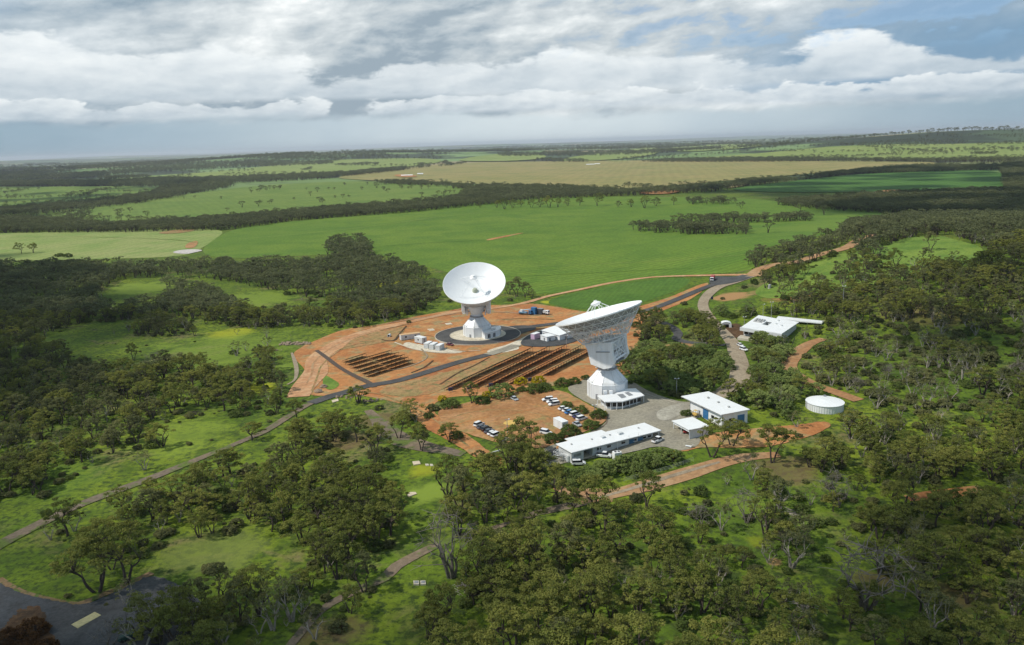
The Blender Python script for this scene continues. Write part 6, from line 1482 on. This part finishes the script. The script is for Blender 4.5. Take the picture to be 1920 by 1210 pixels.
for key, x, y, sc, w in (
    ('umbrella', 672, 756, 1.0, 'tree standing alone where the asphalt road leaves the dirt yard'),
    ('gum', 556, 782, .95, 'dark-stemmed gum tree at the near side of the gravel road, by the dirt road mouth'),
    ('gum', 472, 826, .95, 'many-stemmed tree standing right on the gravel road edge'),
    ('gum', 251, 676, .95, 'thin tree alone in the middle of the meadow'), ('dead', 292, 690, 1.1, 'bare grey tree alone on the meadow, next to the thin one'),
    ('gum', 183, 1108, 1.65, 'great leaning tree with a thick trunk at the rim of the asphalt lot'), ('gum', 236, 1094, 1.35, 'big upright tree by the asphalt lot, next to the great leaning one'),
    ('grey', 415, 1128, .95, 'small dark tree on the grass past the asphalt lot corner'), ('sparse', 547, 1165, 1.25, 'thin tree with a slanting trunk near the end of the track'),
    ('sparse', 512, 1182, 1.1, 'thin half-bare tree next to the one with the slanting trunk'),
    ('gum', 300, 1205, 1.15, 'gum tree with a wide crown over the asphalt lot, beside the dark green machine'), ('gum', 345, 1175, 1.0, 'gum tree at the far rim of the asphalt lot, one of two close together'), ('grey', 372, 1160, .95, 'grey-green tree at the far rim of the asphalt lot, beside a gum tree'),
    ('sparse', 268, 1228, 1.2, 'thin tree rising in front of the dark green machine'), ('gum', 405, 1185, 1.1, 'gum tree between the asphalt lot and the end of the track'), ('gum', 330, 1240, 1.2, 'gum tree at the bottom rim of the asphalt lot'), ('gum', 470, 972, 1.15, 'dark-trunked tree at the head of the lower glade'), ('gum', 509, 996, .85, 'smaller tree in front of the dark-trunked one in the lower glade'),
    ('dome', 534, 994, .7, 'round grey-green bush alone at the head of the lower glade'), ('gum', 842, 934, 1.05, 'tree leaning over the sunny glade beside the cream slab'),
    ('dead', 845, 1082, 1.8, 'tall bare white tree beside the middle of the track'), ('gum', 732, 1004, 1.1, 'tree with splayed dark stems at the left rim of the sunny glade'),
    ('gum', 905, 1112, 1.2, 'dark-stemmed tree at the left edge of the olive wood'),
    ('gum', 1335, 857, 1.15, 'tree with fanned stems standing in front of the open garage'), ('gum', 1372, 836, 1.25, 'broad gum tree hiding the corner of the workshop'), ('umbrella', 1448, 868, 1.3, 'flat-topped tree with a slanting trunk on the red ground'),
    ('dead', 1624, 1142, 2.5, 'great bare grey tree with twisted limbs on the lower slope'), ('sparse', 1485, 1064, 1.35, 'many-stemmed thin tree alone on the small red patch'), ('dead', 1400, 980, 1.2, 'bare fan-shaped shrub tree on the open green scrub'),
    ('dead', 1312, 985, 1.0, 'pale leafless tree at the near side of the open scrub'), ('dead', 1572, 950, 1.3, 'bleached bare tree at the far side of the open scrub'), ('sparse', 1462, 958, 1.1, 'half-bare tree above a heap of dead wood'),
    ('gum', 985, 862, 1.45, 'big brown-tinged tree at the near corner of the brown car park'), ('umbrella', 1000, 905, 1.2, 'rounded tree below the big brown-tinged one at the car park'), ('dome', 858, 822, .7, 'small round tree at the left tip of the brown car park'),
    ('gum', 748, 822, 1.0, 'dark gum tree in the small clump left of the car park'), ('gum', 790, 846, 1.15, 'gum tree in front of the small clump left of the car park'),
    ('dome', 1064, 764, .85, 'round green bush beside the three white cars'), ('dome', 1086, 775, .95, 'round green bush second in the row behind the blue car'), ('dome', 1122, 783, .95, 'round green bush with yellow tips by the yard kerb'), ('yellow', 1133, 780, .45, 'small yellow-flowering bush at the yard kerb'),
    ('dome', 1110, 802, .95, 'lone round bush next to the last white car of its row'), ('dome', 1040, 827, 1.1, 'wide round bush in front of the white container'), ('dome', 1068, 818, 1.1, 'round bush at the white container end, beside the silver car'),
    ('dome', 845, 764, 1.15, 'wide round green bush at the back edge of the car park, nearest the road'), ('yellow', 829, 752, .7, 'yellow-flowering bush behind the wide round green bush'), ('gum', 884, 757, .75, 'brownish shrub tree at the back edge of the car park'),
    ('dome', 905, 757, .9, 'low dark bush between brown shrub tree and tall green bush'), ('yellow', 914, 747, .8, 'bright yellow bush beside the tall green bush by the solar rows'), ('bush', 942, 745, 1.45, 'tall pointed green bush at the near end of the solar rows'),
    ('dome', 978, 734, .75, 'small dark bush under the round yellow crown'), ('yellow', 977, 722, 1.0, 'round yellow-flowering tree by the fourth solar row'), ('yellow', 1010, 722, 1.1, 'wide yellow-flowering bush near the shortest solar row'), ('dome', 1003, 736, 1.1, 'dark green bush at the top of the car park'),
    ('dome', 1020, 734, 1.0, 'dark bush next to the wide yellow one'), ('dome', 1058, 723, 1.15, 'dense dark bush beside the tower of the lattice-backed dish'), ('dome', 1075, 720, .9, 'smaller dense dark bush beside the dish tower'), ('dome', 1098, 712, .7, 'round bush with yellow tips touching the dish tower side'),
    ('shrub', 811, 770, 1.2, 'leafless grey shrub near the road end of the car park'), ('dome', 805, 783, .75, 'small round green bush near the leafless shrub'), ('dome', 1285, 779, .62, 'small round bush at the workshop corner on the yard'),
    ('umbrella', 1330, 652, 1.35, 'broad flat-topped dark tree beside the pale road'), ('bush', 1258, 866, .9, 'bush with yellow flowers ending the row along the long shed'), ('yellow', 1262, 858, .55, 'small yellow blossom crown at the end of the shed bush row'),
    ('grey', 968, 556, 1.3, 'dark tree in the clump just right of the open bowl'), ('grey', 985, 558, 1.2, 'right end tree of the clump just beyond the open bowl'), ('grey', 955, 552, 1.2, 'left end tree of the clump just beyond the open bowl'), ('grey', 997, 560, .8, 'smallest tree of the clump just beyond the open bowl'),
    ('shrub', 712, 768, .9, 'small scrub bush left of the car park approach'), ('dome', 766, 606, .55, 'small dark shrub behind the long site cabin'),
    ('gum', 40, 476, 1.3, 'dark tree, first of a pair on the pale pasture'), ('gum', 62, 475, 1.3, 'dark tree, second of a pair on the pale pasture'), ('dome', 112, 482, 1.6, 'round tree at the lower edge of the pale pasture'), ('dome', 128, 483, 1.3, 'rounded tree beside the other one at the lower edge of the pale pasture'),
    ('grey', 1745, 470, 1.2, 'flat dark tree out on the hill pasture'), ('dome', 1660, 486, 1.0, 'small dark bush on the hill pasture slope'), ('dome', 1413, 532, .9, 'small dark shrub beside the pale road near the asphalt apron')):
    hand(key, x, y, sc, w, int(x) % 7)

# far trees, each clump and belt read from the photograph
FAR = [([(0, 412), (120, 416), (210, 425), (420, 412), (640, 392), (760, 384), (860, 374), (880, 358), (900, 352), (1060, 354), (1180, 362), (1360, 349), (1500, 339), (1560, 327), (1700, 314), (2050, 312), (2050, 326), (1700, 328), (1560, 337), (1420, 352), (1340, 360), (1200, 367), (1000, 376), (900, 386), (760, 400), (560, 414), (430, 432), (200, 437), (-60, 438), (-60, 412)], 1),
       ([(700, 343), (760, 343), (880, 352), (900, 366), (868, 356), (760, 348)], 1), ([(1450, 385), (1500, 378), (1640, 368), (1700, 366), (2050, 352), (2050, 402), (1750, 402), (1640, 400), (1520, 392)], 1),
       ([(1880, 308), (2050, 308), (2050, 366), (1880, 364)], 1), ([(1180, 430), (1250, 424), (1330, 430), (1402, 434), (1400, 440), (1300, 441), (1200, 436)], .8), ([(1240, 416), (1330, 412), (1440, 414), (1440, 418), (1300, 420)], .85),
       ([(1450, 413), (1520, 410), (1522, 415), (1452, 417)], 1), ([(1280, 379), (1400, 375), (1440, 378), (1400, 384), (1300, 385)], .5), ([(-60, 400), (60, 390), (177, 380), (283, 365), (310, 350), (430, 343), (440, 350), (400, 359), (320, 369), (290, 379), (180, 393), (60, 403), (-60, 412)], .9),
       ([(-60, 342), (230, 342), (300, 338), (430, 336), (640, 327), (760, 316), (760, 320), (640, 335), (430, 345), (280, 351), (-60, 352)], 1), ([(125, 412), (150, 405), (255, 399), (257, 406), (200, 411), (150, 413)], 1),
       ([(420, 397), (450, 388), (510, 380), (508, 387), (470, 394), (425, 399)], .9), ([(310, 372), (445, 362), (445, 367), (310, 377)], .7), ([(-60, 330), (100, 318), (170, 309), (300, 302), (420, 293), (520, 290), (620, 290), (760, 285), (850, 290), (700, 298), (560, 303), (450, 315), (330, 322), (200, 330), (-60, 342)], .72),
       ([(1440, 286), (1520, 274), (1600, 264), (1700, 256), (2050, 250), (2050, 270), (1800, 274), (1700, 277), (1640, 276), (1560, 286)], .6), ([(1000, 300), (1070, 302), (1150, 309), (1260, 301), (1430, 299), (1560, 301), (1760, 303), (2050, 299), (2050, 306), (1760, 306), (1560, 304), (1260, 306), (1150, 312), (1060, 309)], 1),
       ([(860, 309), (1000, 305), (1060, 308), (980, 311), (870, 313)], .8), ([(480, 355), (560, 352), (565, 357), (490, 360)], .5), ([(690, 352), (770, 352), (772, 358), (700, 357)], .7), ([(1000, 290), (1200, 285), (1500, 268), (1500, 274), (1200, 292), (1020, 296)], .6), ([(1820, 288), (1870, 286), (1870, 291), (1822, 292)], 1),
       ([(1340, 350), (1362, 346), (1400, 341), (1500, 336), (1400, 346), (1362, 355)], .6), ([(1740, 330), (1800, 326), (1815, 335), (1760, 336)], 1), ([(1635, 344), (1650, 341), (1658, 346), (1642, 347)], 1), ([(600, 280), (960, 272), (1200, 266), (1200, 274), (900, 286), (620, 290)], .35),
       ([(610, 458), (680, 452), (700, 478), (650, 490), (615, 480)], .8), ([(1090, 404), (1100, 403), (1102, 406), (1092, 407)], .0)]
SINGLE = [(900, 390), (932, 390), (945, 393), (961, 390), (977, 389), (997, 390), (1013, 389), (1030, 390), (1046, 389), (1064, 387), (1087, 386), (1120, 387), (1160, 389), (1183, 389), (1209, 391), (1230, 387), (1263, 385), (1440, 437), (1290, 440), (595, 361), (600, 380), (728, 362), (791, 370), (832, 369), (604, 382), (1545, 404), (1500, 398),
          (128, 372), (166, 368), (30, 372), (14, 375), (268, 352), (1560, 392), (1350, 384), (1390, 392), (1200, 432)]
SINGLE += [(1282 + 12 * k, 438 + (k % 3)) for k in range(8)] + [(488 + 9 * k, 356) for k in range(5)]
r2 = np.random.RandomState(8); rf0 = np.random.RandomState(21)
fx, fy, fz, fs = [], [], [], []
for (a, b_, s, scl) in ((640, 1500, 8.0, 1.0), (1500, 2600, 11, 1.15), (2600, 4500, 17, 1.5), (4500, 9000, 30, 2.0), (9000, 17000, 62, 3.0)):
    Q = jitter_grid(s, a, b_, r2); q = project(np.column_stack([Q, hgt(Q[:, 0], Q[:, 1])]))
    scl = np.where((q[1] < 292) & (q[0] > 1350), .6, 1.0) * scl
    keep = np.zeros(len(Q), bool)
    for poly, dn in FAR:
        nn = .5 + .5 * np.sin(Q[:, 0] / (a * .05) + 2 * np.sin(Q[:, 1] / (a * .07)))
        pr = np.ones(len(Q)) if dn >= .99 else np.clip((nn + dn - .75) * 3, 0, 1) * dn
        keep |= inside(poly, q[0], q[1]) & (r2.rand(len(Q)) < pr)
    if a >= 2600:                                     # scattered patches towards the horizon
        nn = np.sin(Q[:, 0] / 520 + 1.5 * np.sin(Q[:, 1] / 700)) * np.sin(Q[:, 1] / 430 + Q[:, 0] / 900) + .35 * np.sin(Q[:, 0] / 170) * np.sin(Q[:, 1] / 150)
        op = np.zeros(len(Q), bool)
        for nm in bpy.data.objects:
            pass
        keep |= (nn > (1.0 if a < 4500 else .72)) & ~inside([(612, 336), (900, 300), (1100, 300), (1765, 300), (1740, 314), (1300, 346), (1040, 354), (780, 341)], q[0], q[1]) & ~inside([(1280, 300), (1560, 274), (1990, 268), (1990, 298), (1560, 299)], q[0], q[1]) & (q[0] > -80) & (q[0] < 2000) & (r2.rand(len(Q)) < .8)
    Qk = Q[keep]; fx += list(Qk[:, 0]); fy += list(Qk[:, 1]); fs += list(scl[keep] * r2.uniform(.75, 1.25, len(Qk)))
for _ in range(150):                                 # tree lines between far paddocks
    D0 = 1700 * math.exp(rf0.uniform(0, 2.0)); a0 = rf0.uniform(-.62, .62); x, y = D0 * math.sin(a0), D0 * math.cos(a0); hd = rf0.choice([0.15, 1.75, -.35]) + rf0.normal() * .15; n_ = rf0.randint(15, 60)
    st = max(11, D0 * .0045)
    for k in range(n_):
        x += math.cos(hd) * st; y += math.sin(hd) * st; hd += rf0.normal() * .03
        if rf0.rand() < .88: fx.append(x + rf0.normal() * st * .3); fy.append(y + rf0.normal() * st * .3); fs.append(max(1.0, D0 / 2600) * rf0.uniform(.7, 1.2))
_q = project(np.column_stack([fx, fy, hgt(np.array(fx), np.array(fy))])); _k = ~(inside([(612, 336), (900, 306), (1100, 305), (1765, 306), (1740, 312), (1300, 344), (1040, 352), (780, 339)], _q[0], _q[1]) | inside([(120, 415), (300, 375), (560, 345), (860, 350), (760, 385), (400, 405)], _q[0], _q[1]) & (rf0.rand(len(fx)) < .9) | inside([(1350, 357), (1440, 346), (1600, 328), (1875, 320), (1885, 360)], _q[0], _q[1]))
fx, fy, fs = (list(np.array(v_)[_k]) for v_ in (fx, fy, fs))
far_pts = [(x, y, float(z), s) for x, y, z, s in zip(fx, fy, hgt(np.array(fx), np.array(fy)), fs)]
print('near trees', len(TREES), 'far', len(far_pts))

# ------------------------------------------------------------------ pick the individuals, the rest become woodland
KINDN = {'gum': ('gum_tree', 'tree', 'gum tree'), 'umbrella': ('gum_tree', 'tree', 'flat gum tree'), 'grey': ('gum_tree', 'tree', 'grey gum tree'), 'sparse': ('gum_tree', 'tree', 'thin pale tree'),
         'dead': ('dead_tree', 'tree', 'bare tree'), 'bush': ('green_bush', 'bush', 'green bush'), 'dome': ('green_bush', 'bush', 'dark bush'), 'yellow': ('flowering_bush', 'bush', 'yellow bush'), 'rusty': ('brown_bush', 'bush', 'rusty bush'), 'shrub': ('grey_shrub', 'shrub', 'grey shrub')}
P_ = np.array([t[2:5] for t in TREES], float); qx, qy, qz = project(P_)
size = np.array([VARS[t[0]][t[1] % len(VARS[t[0]])][3] * 2 * t[5] for t in TREES]) / qz * F
inv = (qx > -15) & (qx < 1935) & (qy < 1262) & (qy > 250)
cat_of = np.array([{'gum': 0, 'umbrella': 0, 'grey': 0, 'sparse': 0, 'dead': 1, 'bush': 2, 'dome': 2, 'yellow': 2, 'rusty': 2, 'shrub': 3}[t[0]] for t in TREES])
handy = np.array([isinstance(t[7], str) for t in TREES])
single = handy.copy()
for c, lim in ((0, 296), (1, 60), (2, 230), (3, 120)):
    k = np.where((cat_of == c) & inv & ~handy)[0]; lim2 = lim - int((handy & (cat_of == c)).sum())
    k = k[np.argsort(-size[k])][:max(0, lim2)]; single[k] = True
ORD = ['first', 'second', 'third', 'fourth', 'fifth', 'sixth', 'seventh', 'eighth', 'ninth', 'tenth', 'eleventh', 'twelfth', 'thirteenth', 'fourteenth', 'fifteenth', 'sixteenth', 'seventeenth', 'eighteenth', 'nineteenth', 'twentieth']
labels = {}
for ri, (poly, dn, mix, words, grp) in enumerate(W_):
    k = [i for i in np.where(single)[0] if not handy[i] and TREES[i][7] == ri]
    for cat in set(int(cat_of[i]) for i in k):
        kk = sorted([i for i in k if cat_of[i] == cat], key=lambda i: -qy[i]); n = len(kk)
        rows = max(1, int(round(math.sqrt(n / 1.6)))); per = int(math.ceil(n / rows))
        for rw in range(rows):
            rr_ = sorted(kk[rw * per:(rw + 1) * per], key=lambda i: qx[i])
            for j, i in enumerate(rr_):
                kn = KINDN[TREES[i][0]][2]
                rowt = '' if rows == 1 else (', front row' if rw == 0 else f', {ORD[min(rw, 19)]} row')
                pos = f'{ORD[min(j, 19)]} from the left'
                if len((kn + pos + rowt + words).replace('-', ' ').split()) > 13: pos = f'{ORD[min(j, 19)]} from left'
                labels[i] = f'{kn}, {pos}{rowt} {words}'
                if len(labels[i].replace('-', ' ').split()) > 16: print('LONG', labels[i])
for i in np.where(single)[0]:
    t = TREES[i]; nm, cat, _ = KINDN[t[0]]
    if handy[i]: lb, grp = t[7], None
    else: lb = labels[i]; grp = W_[t[7]][4]
    place(t[0], t[1], (t[2], t[3], t[4]), t[5], t[6], lb, nm, cat, grp)
# single far trees out on the fields
for k, (x, y) in enumerate(SINGLE):
    g = G(x, y); near = y > 400
    if k < 17: place('gum' if k % 3 else 'grey', k, g, 1.25 + .2 * (k % 4), k * 1.3, f'dark tree, {ORD[k]} from the left in the lone row crossing the big green field', 'field_tree', 'tree', 'trees in the row across the big green field')
    else: far_pts.append((g.x, g.y, g.z, 1.3))
rest = [TREES[i] for i in range(len(TREES)) if not single[i]]
# prototypes for the masses, kept in a collection of their own outside the scene
PCOL = bpy.data.collections.new('woodland_patterns')
KEYS = ['gum', 'umbrella', 'grey', 'sparse', 'dead', 'bush', 'dome', 'shrub', 'far', 'farc']
order = []
def add_pattern(nm, parts):
    vs, fs, ms = [], [], []
    o = bpy.data.objects.new(nm, None if not parts else parts)
    PCOL.objects.link(o); order.append(nm)
def join_mesh(nm, tm, lm):
    nv = len(tm.vertices); V = np.zeros(nv * 3, np.float32); tm.vertices.foreach_get('co', V); fc = [tuple(p.vertices) for p in tm.polygons]; mats = [0] * len(fc)
    VV = [tuple(v) for v in V.reshape(-1, 3)]
    tint = [0.0] * nv
    if lm is not None:
        L = np.zeros(len(lm.vertices) * 3, np.float32); lm.vertices.foreach_get('co', L); VV += [tuple(v) for v in L.reshape(-1, 3)]
        fc += [tuple(v + nv for v in p.vertices) for p in lm.polygons]; mats += [1] * len(lm.polygons)
        tt = np.zeros(len(lm.vertices), np.float32); lm.attributes['tint'].data.foreach_get('value', tt); tint += list(tt)
    me = bpy.data.meshes.new(nm); me.from_pydata(VV, [], fc); me.materials.append(tm.materials[0]); me.materials.append(lm.materials[0] if lm is not None else tm.materials[0])
    me.polygons.foreach_set('material_index', mats); a = me.attributes.new('tint', 'FLOAT', 'POINT'); a.data.foreach_set('value', np.array(tint, np.float32)); return me
IDX = {}
cnt = 0
for key in KEYS[:8]:
    for j, (tm, lm, H, Rc) in enumerate(VARS[key]):
        nm = f'p{cnt:03d}'; PCOL.objects.link(bpy.data.objects.new(nm, join_mesh(nm, tm, lm))); IDX[(key, j)] = cnt; cnt += 1
for j in range(5):
    m, V, t = tree_parts(201 + j, 8.8 + j % 3, 4.9 + (j % 2) * .6, 'gum' if j % 2 else 'umbrella', 1)
    m.v = m.v; tm = bpy.data.meshes.new('t'); tm.from_pydata(m.v, [], m.f); tm.materials.append(BARK); lm = leaf_mesh('l', V, t, LEAFF)
    nm = f'p{cnt:03d}'; PCOL.objects.link(bpy.data.objects.new(nm, join_mesh(nm, tm, lm))); IDX[('far', j)] = cnt; cnt += 1
def mass(name, label, pts):
    """pts: x y z scale rot index"""
    pts = np.array(pts, float); me = bpy.data.meshes.new(name); me.vertices.add(len(pts)); me.vertices.foreach_set('co', pts[:, :3].astype(np.float32).ravel())
    for an, col_ in (('sc', 3), ('rt', 4)):
        a = me.attributes.new(an, 'FLOAT', 'POINT'); a.data.foreach_set('value', pts[:, col_].astype(np.float32))
    a = me.attributes.new('ix', 'INT', 'POINT'); a.data.foreach_set('value', pts[:, 5].astype(np.int32))
    o = bpy.data.objects.new(name, me); COL.objects.link(o); tag(o, label, None, None, 'stuff')
    ng = bpy.data.node_groups.new(name, 'GeometryNodeTree'); ng.interface.new_socket('Geometry', in_out='INPUT', socket_type='NodeSocketGeometry'); ng.interface.new_socket('Geometry', in_out='OUTPUT', socket_type='NodeSocketGeometry')
    gi = ng.nodes.new('NodeGroupInput'); go = ng.nodes.new('NodeGroupOutput'); iop = ng.nodes.new('GeometryNodeInstanceOnPoints')
    ci = ng.nodes.new('GeometryNodeCollectionInfo'); ci.inputs['Collection'].default_value = PCOL; ci.inputs['Separate Children'].default_value = True; ci.inputs['Reset Children'].default_value = True
    def na(n, t):
        q = ng.nodes.new('GeometryNodeInputNamedAttribute'); q.data_type = t; q.inputs['Name'].default_value = n; return q.outputs['Attribute']
    cx = ng.nodes.new('ShaderNodeCombineXYZ'); ng.links.new(na('rt', 'FLOAT'), cx.inputs[2])
    ng.links.new(gi.outputs[0], iop.inputs['Points']); ng.links.new(ci.outputs[0], iop.inputs['Instance']); iop.inputs['Pick Instance'].default_value = True
    ng.links.new(na('ix', 'INT'), iop.inputs['Instance Index']); ng.links.new(cx.outputs[0], iop.inputs['Rotation'])
    ng.links.new(na('sc', 'FLOAT'), iop.inputs['Scale']); ng.links.new(iop.outputs[0], go.inputs[0])
    md = o.modifiers.new('nodes', 'NODES'); md.node_group = ng
    return o
mass('woodland', 'grey-green woodland filling the ground behind the single trees', [(t[2], t[3], t[4], t[5], t[6], IDX[('far', t[1] % 5)] if (t[3] > 540 and t[0] in ('gum', 'grey', 'umbrella')) else IDX.get((t[0], t[1] % len(VARS[t[0]])), 0)) for t in rest if t[0] != 'yellow'])
rf = np.random.RandomState(4)
mass('distant_woodland', 'dark belts and patches of far-off woodland between the fields', [(x, y, z, s, rf.uniform(0, 6.28), IDX[('far', rf.randint(5))]) for x, y, z, s in far_pts])
# low scrub and tussocks on the grass nearer by
U = jitter_grid(4.6, 130, 620, rf); uq = project(np.column_stack([U, hgt(U[:, 0], U[:, 1])]))
k = (uq[0] > -40) & (uq[0] < 1960) & (uq[1] < 1240) & ~near_road(U[:, 0], U[:, 1])
CF = [[(1015, 575), (1100, 540), (1290, 512), (1310, 530), (1215, 572), (1100, 590)], [(340, 490), (372, 470), (600, 478), (690, 474), (820, 505), (1000, 556), (1300, 518), (1420, 500), (1430, 470), (1600, 424), (1700, 300), (0, 300), (0, 484)]]
for q in SITE + CLEARP[:2] + CF: k &= ~inside(q, uq[0], uq[1])
wd_ = np.zeros(len(U), bool)
for w in W_: wd_ |= inside(w[0], uq[0], uq[1])
k &= rf.rand(len(U)) < np.where(wd_, .55, .03)
U = U[k]; Uz = hgt(U[:, 0], U[:, 1])
mass('undergrowth', 'low grey-green scrub and small shrubs in the grass', [(a[0], a[1], z, rf.uniform(.22, 1.0) ** 1.3, rf.uniform(0, 6.28), IDX[('shrub', rf.randint(3))] if rf.rand() < .6 else (IDX[('dome', rf.randint(3))] if rf.rand() < .5 else IDX[('sparse', rf.randint(3))])) for a, z in zip(U, Uz)])
print('single', int(single.sum()), 'rest', len(rest), 'under', len(U))
# fallen wood
for k, (x, y, lb) in enumerate(((1478, 966, 'heap of grey dead branches on the open green scrub'), (360, 778, 'dark burnt log heap on the shaded grass by the wood'), (1500, 1135, 'heap of dead branches on the grass below the red patch'), (1540, 705, 'black burnt log pile on the slope beyond the red track'), (870, 1102, 'fallen pale branches at the edge of the olive wood'))):
    a = G(x, y); o = thing('dead_wood', lb, 'branches', a, k * 1.1); m = MB(); r = np.random.RandomState(k)
    for _ in range(26): limb(m, (r.normal() * 1.6, r.normal() * 1.2, r.uniform(.1, .7)), (r.normal() * 3, r.normal() * 2, r.uniform(0, 1.0)), .09, .03, r, .15, 4, 3)
    m.build('branches', BARK if k in (1, 3) else BARKP, o)

# ------------------------------------------------------------------ unseen clouds added to shade parts of the land (high over the frame)
CLM = new_mat('cloud_white')[0]; CLM.node_tree.nodes['Principled BSDF'].inputs['Base Color'].default_value = (.85, .86, .88, 1)
def shade_cloud(px_poly, alt, dens_, seed, rad=38):
    """cumulus whose shadow falls on the given patch of ground"""
    g = ground([p[0] for p in px_poly], [p[1] for p in px_poly]); t = (alt) / SUND.z; off = np.array(SUND) * t
    poly = g[:, :2] + off[:2]; r = np.random.RandomState(seed); m = MB(); x0, y0 = poly.min(0); x1, y1 = poly.max(0)
    area = (x1 - x0) * (y1 - y0); n = int(area / (rad * rad * 1.9) * dens_)
    bm = bmesh.new(); bmesh.ops.create_icosphere(bm, subdivisions=2, radius=1); base = [v.co.copy() for v in bm.verts]; fc = [[v.index for v in f.verts] for f in bm.faces]; bm.free()
    for _ in range(n):
        x, y = r.uniform(x0, x1), r.uniform(y0, y1)
        if not inside(poly, np.array([x]), np.array([y]))[0]: continue
        q = rad * r.uniform(.45, 1.1); c = Vector((x, y, alt + r.uniform(-.3, .5) * rad)); ph = r.uniform(0, 6, 3)
        m.add([c + Vector((v.x, v.y, v.z * .7)) * q * (1 + .22 * math.sin(v.x * 4 + ph[0]) * math.sin(v.y * 4 + ph[1])) for v in base], fc)
    o = m.build('shade_cloud', CLM, smooth=True); tag(o, kind='structure'); return o
shade_cloud([(-700, 470), (60, 478), (190, 520), (210, 600), (260, 700), (190, 800), (60, 900), (30, 1010), (-700, 1100)], 900, .85, 1, 34)
shade_cloud([(-500, 1080), (60, 1000), (260, 1030), (420, 1110), (520, 1240), (500, 1500), (-500, 1500)], 800, .9, 2, 20)  # unseen, enlarged to darken the lower left corner like lens vignetting
shade_cloud([(1900, 1400), (1350, 1260), (1500, 1120), (1680, 1010), (1790, 900), (1900, 840), (2500, 840), (2500, 1400)], 800, .62, 3, 20)  # unseen, widened for vignette-like darkening at the lower right
shade_cloud([(1480, 600), (1560, 560), (1700, 530), (1850, 500), (2400, 470), (2400, 760), (1900, 740), (1750, 720), (1600, 690), (1530, 650)], 900, .34, 4, 30)
shade_cloud([(420, 1110), (700, 1120), (1000, 1090), (1350, 1120), (1400, 1400), (500, 1400)], 800, .28, 7, 16)  # added out of view only to dim the bottom edge
shade_cloud([(1330, 365), (1420, 345), (1600, 322), (2200, 300), (2300, 405), (1900, 412), (1700, 405), (1500, 392)], 1100, .7, 5, 60)
shade_cloud([(-600, 415), (-600, 318), (100, 316), (300, 340), (430, 338), (300, 360), (180, 385), (60, 410)], 1100, .5, 6, 80)

# ------------------------------------------------------------------ air
def haze():
    m = bpy.data.materials.new('haze'); m.use_nodes = True; nt = m.node_tree; nt.nodes.clear()
    out = nt.nodes.new('ShaderNodeOutputMaterial'); v = nt.nodes.new('ShaderNodeVolumePrincipled')
    v.inputs['Color'].default_value = (.88, .94, 1.0, 1); v.inputs['Density'].default_value = HAZE; v.inputs['Anisotropy'].default_value = .2
    nt.links.new(v.outputs[0], out.inputs['Volume'])
    lo, hi = -80.0, 215.0
    o = MB().box((0, 0, (lo + hi) / 2), (140000, 140000, hi - lo)).build('haze', m); tag(o, kind='stuff')
HAZE = .000034
haze()
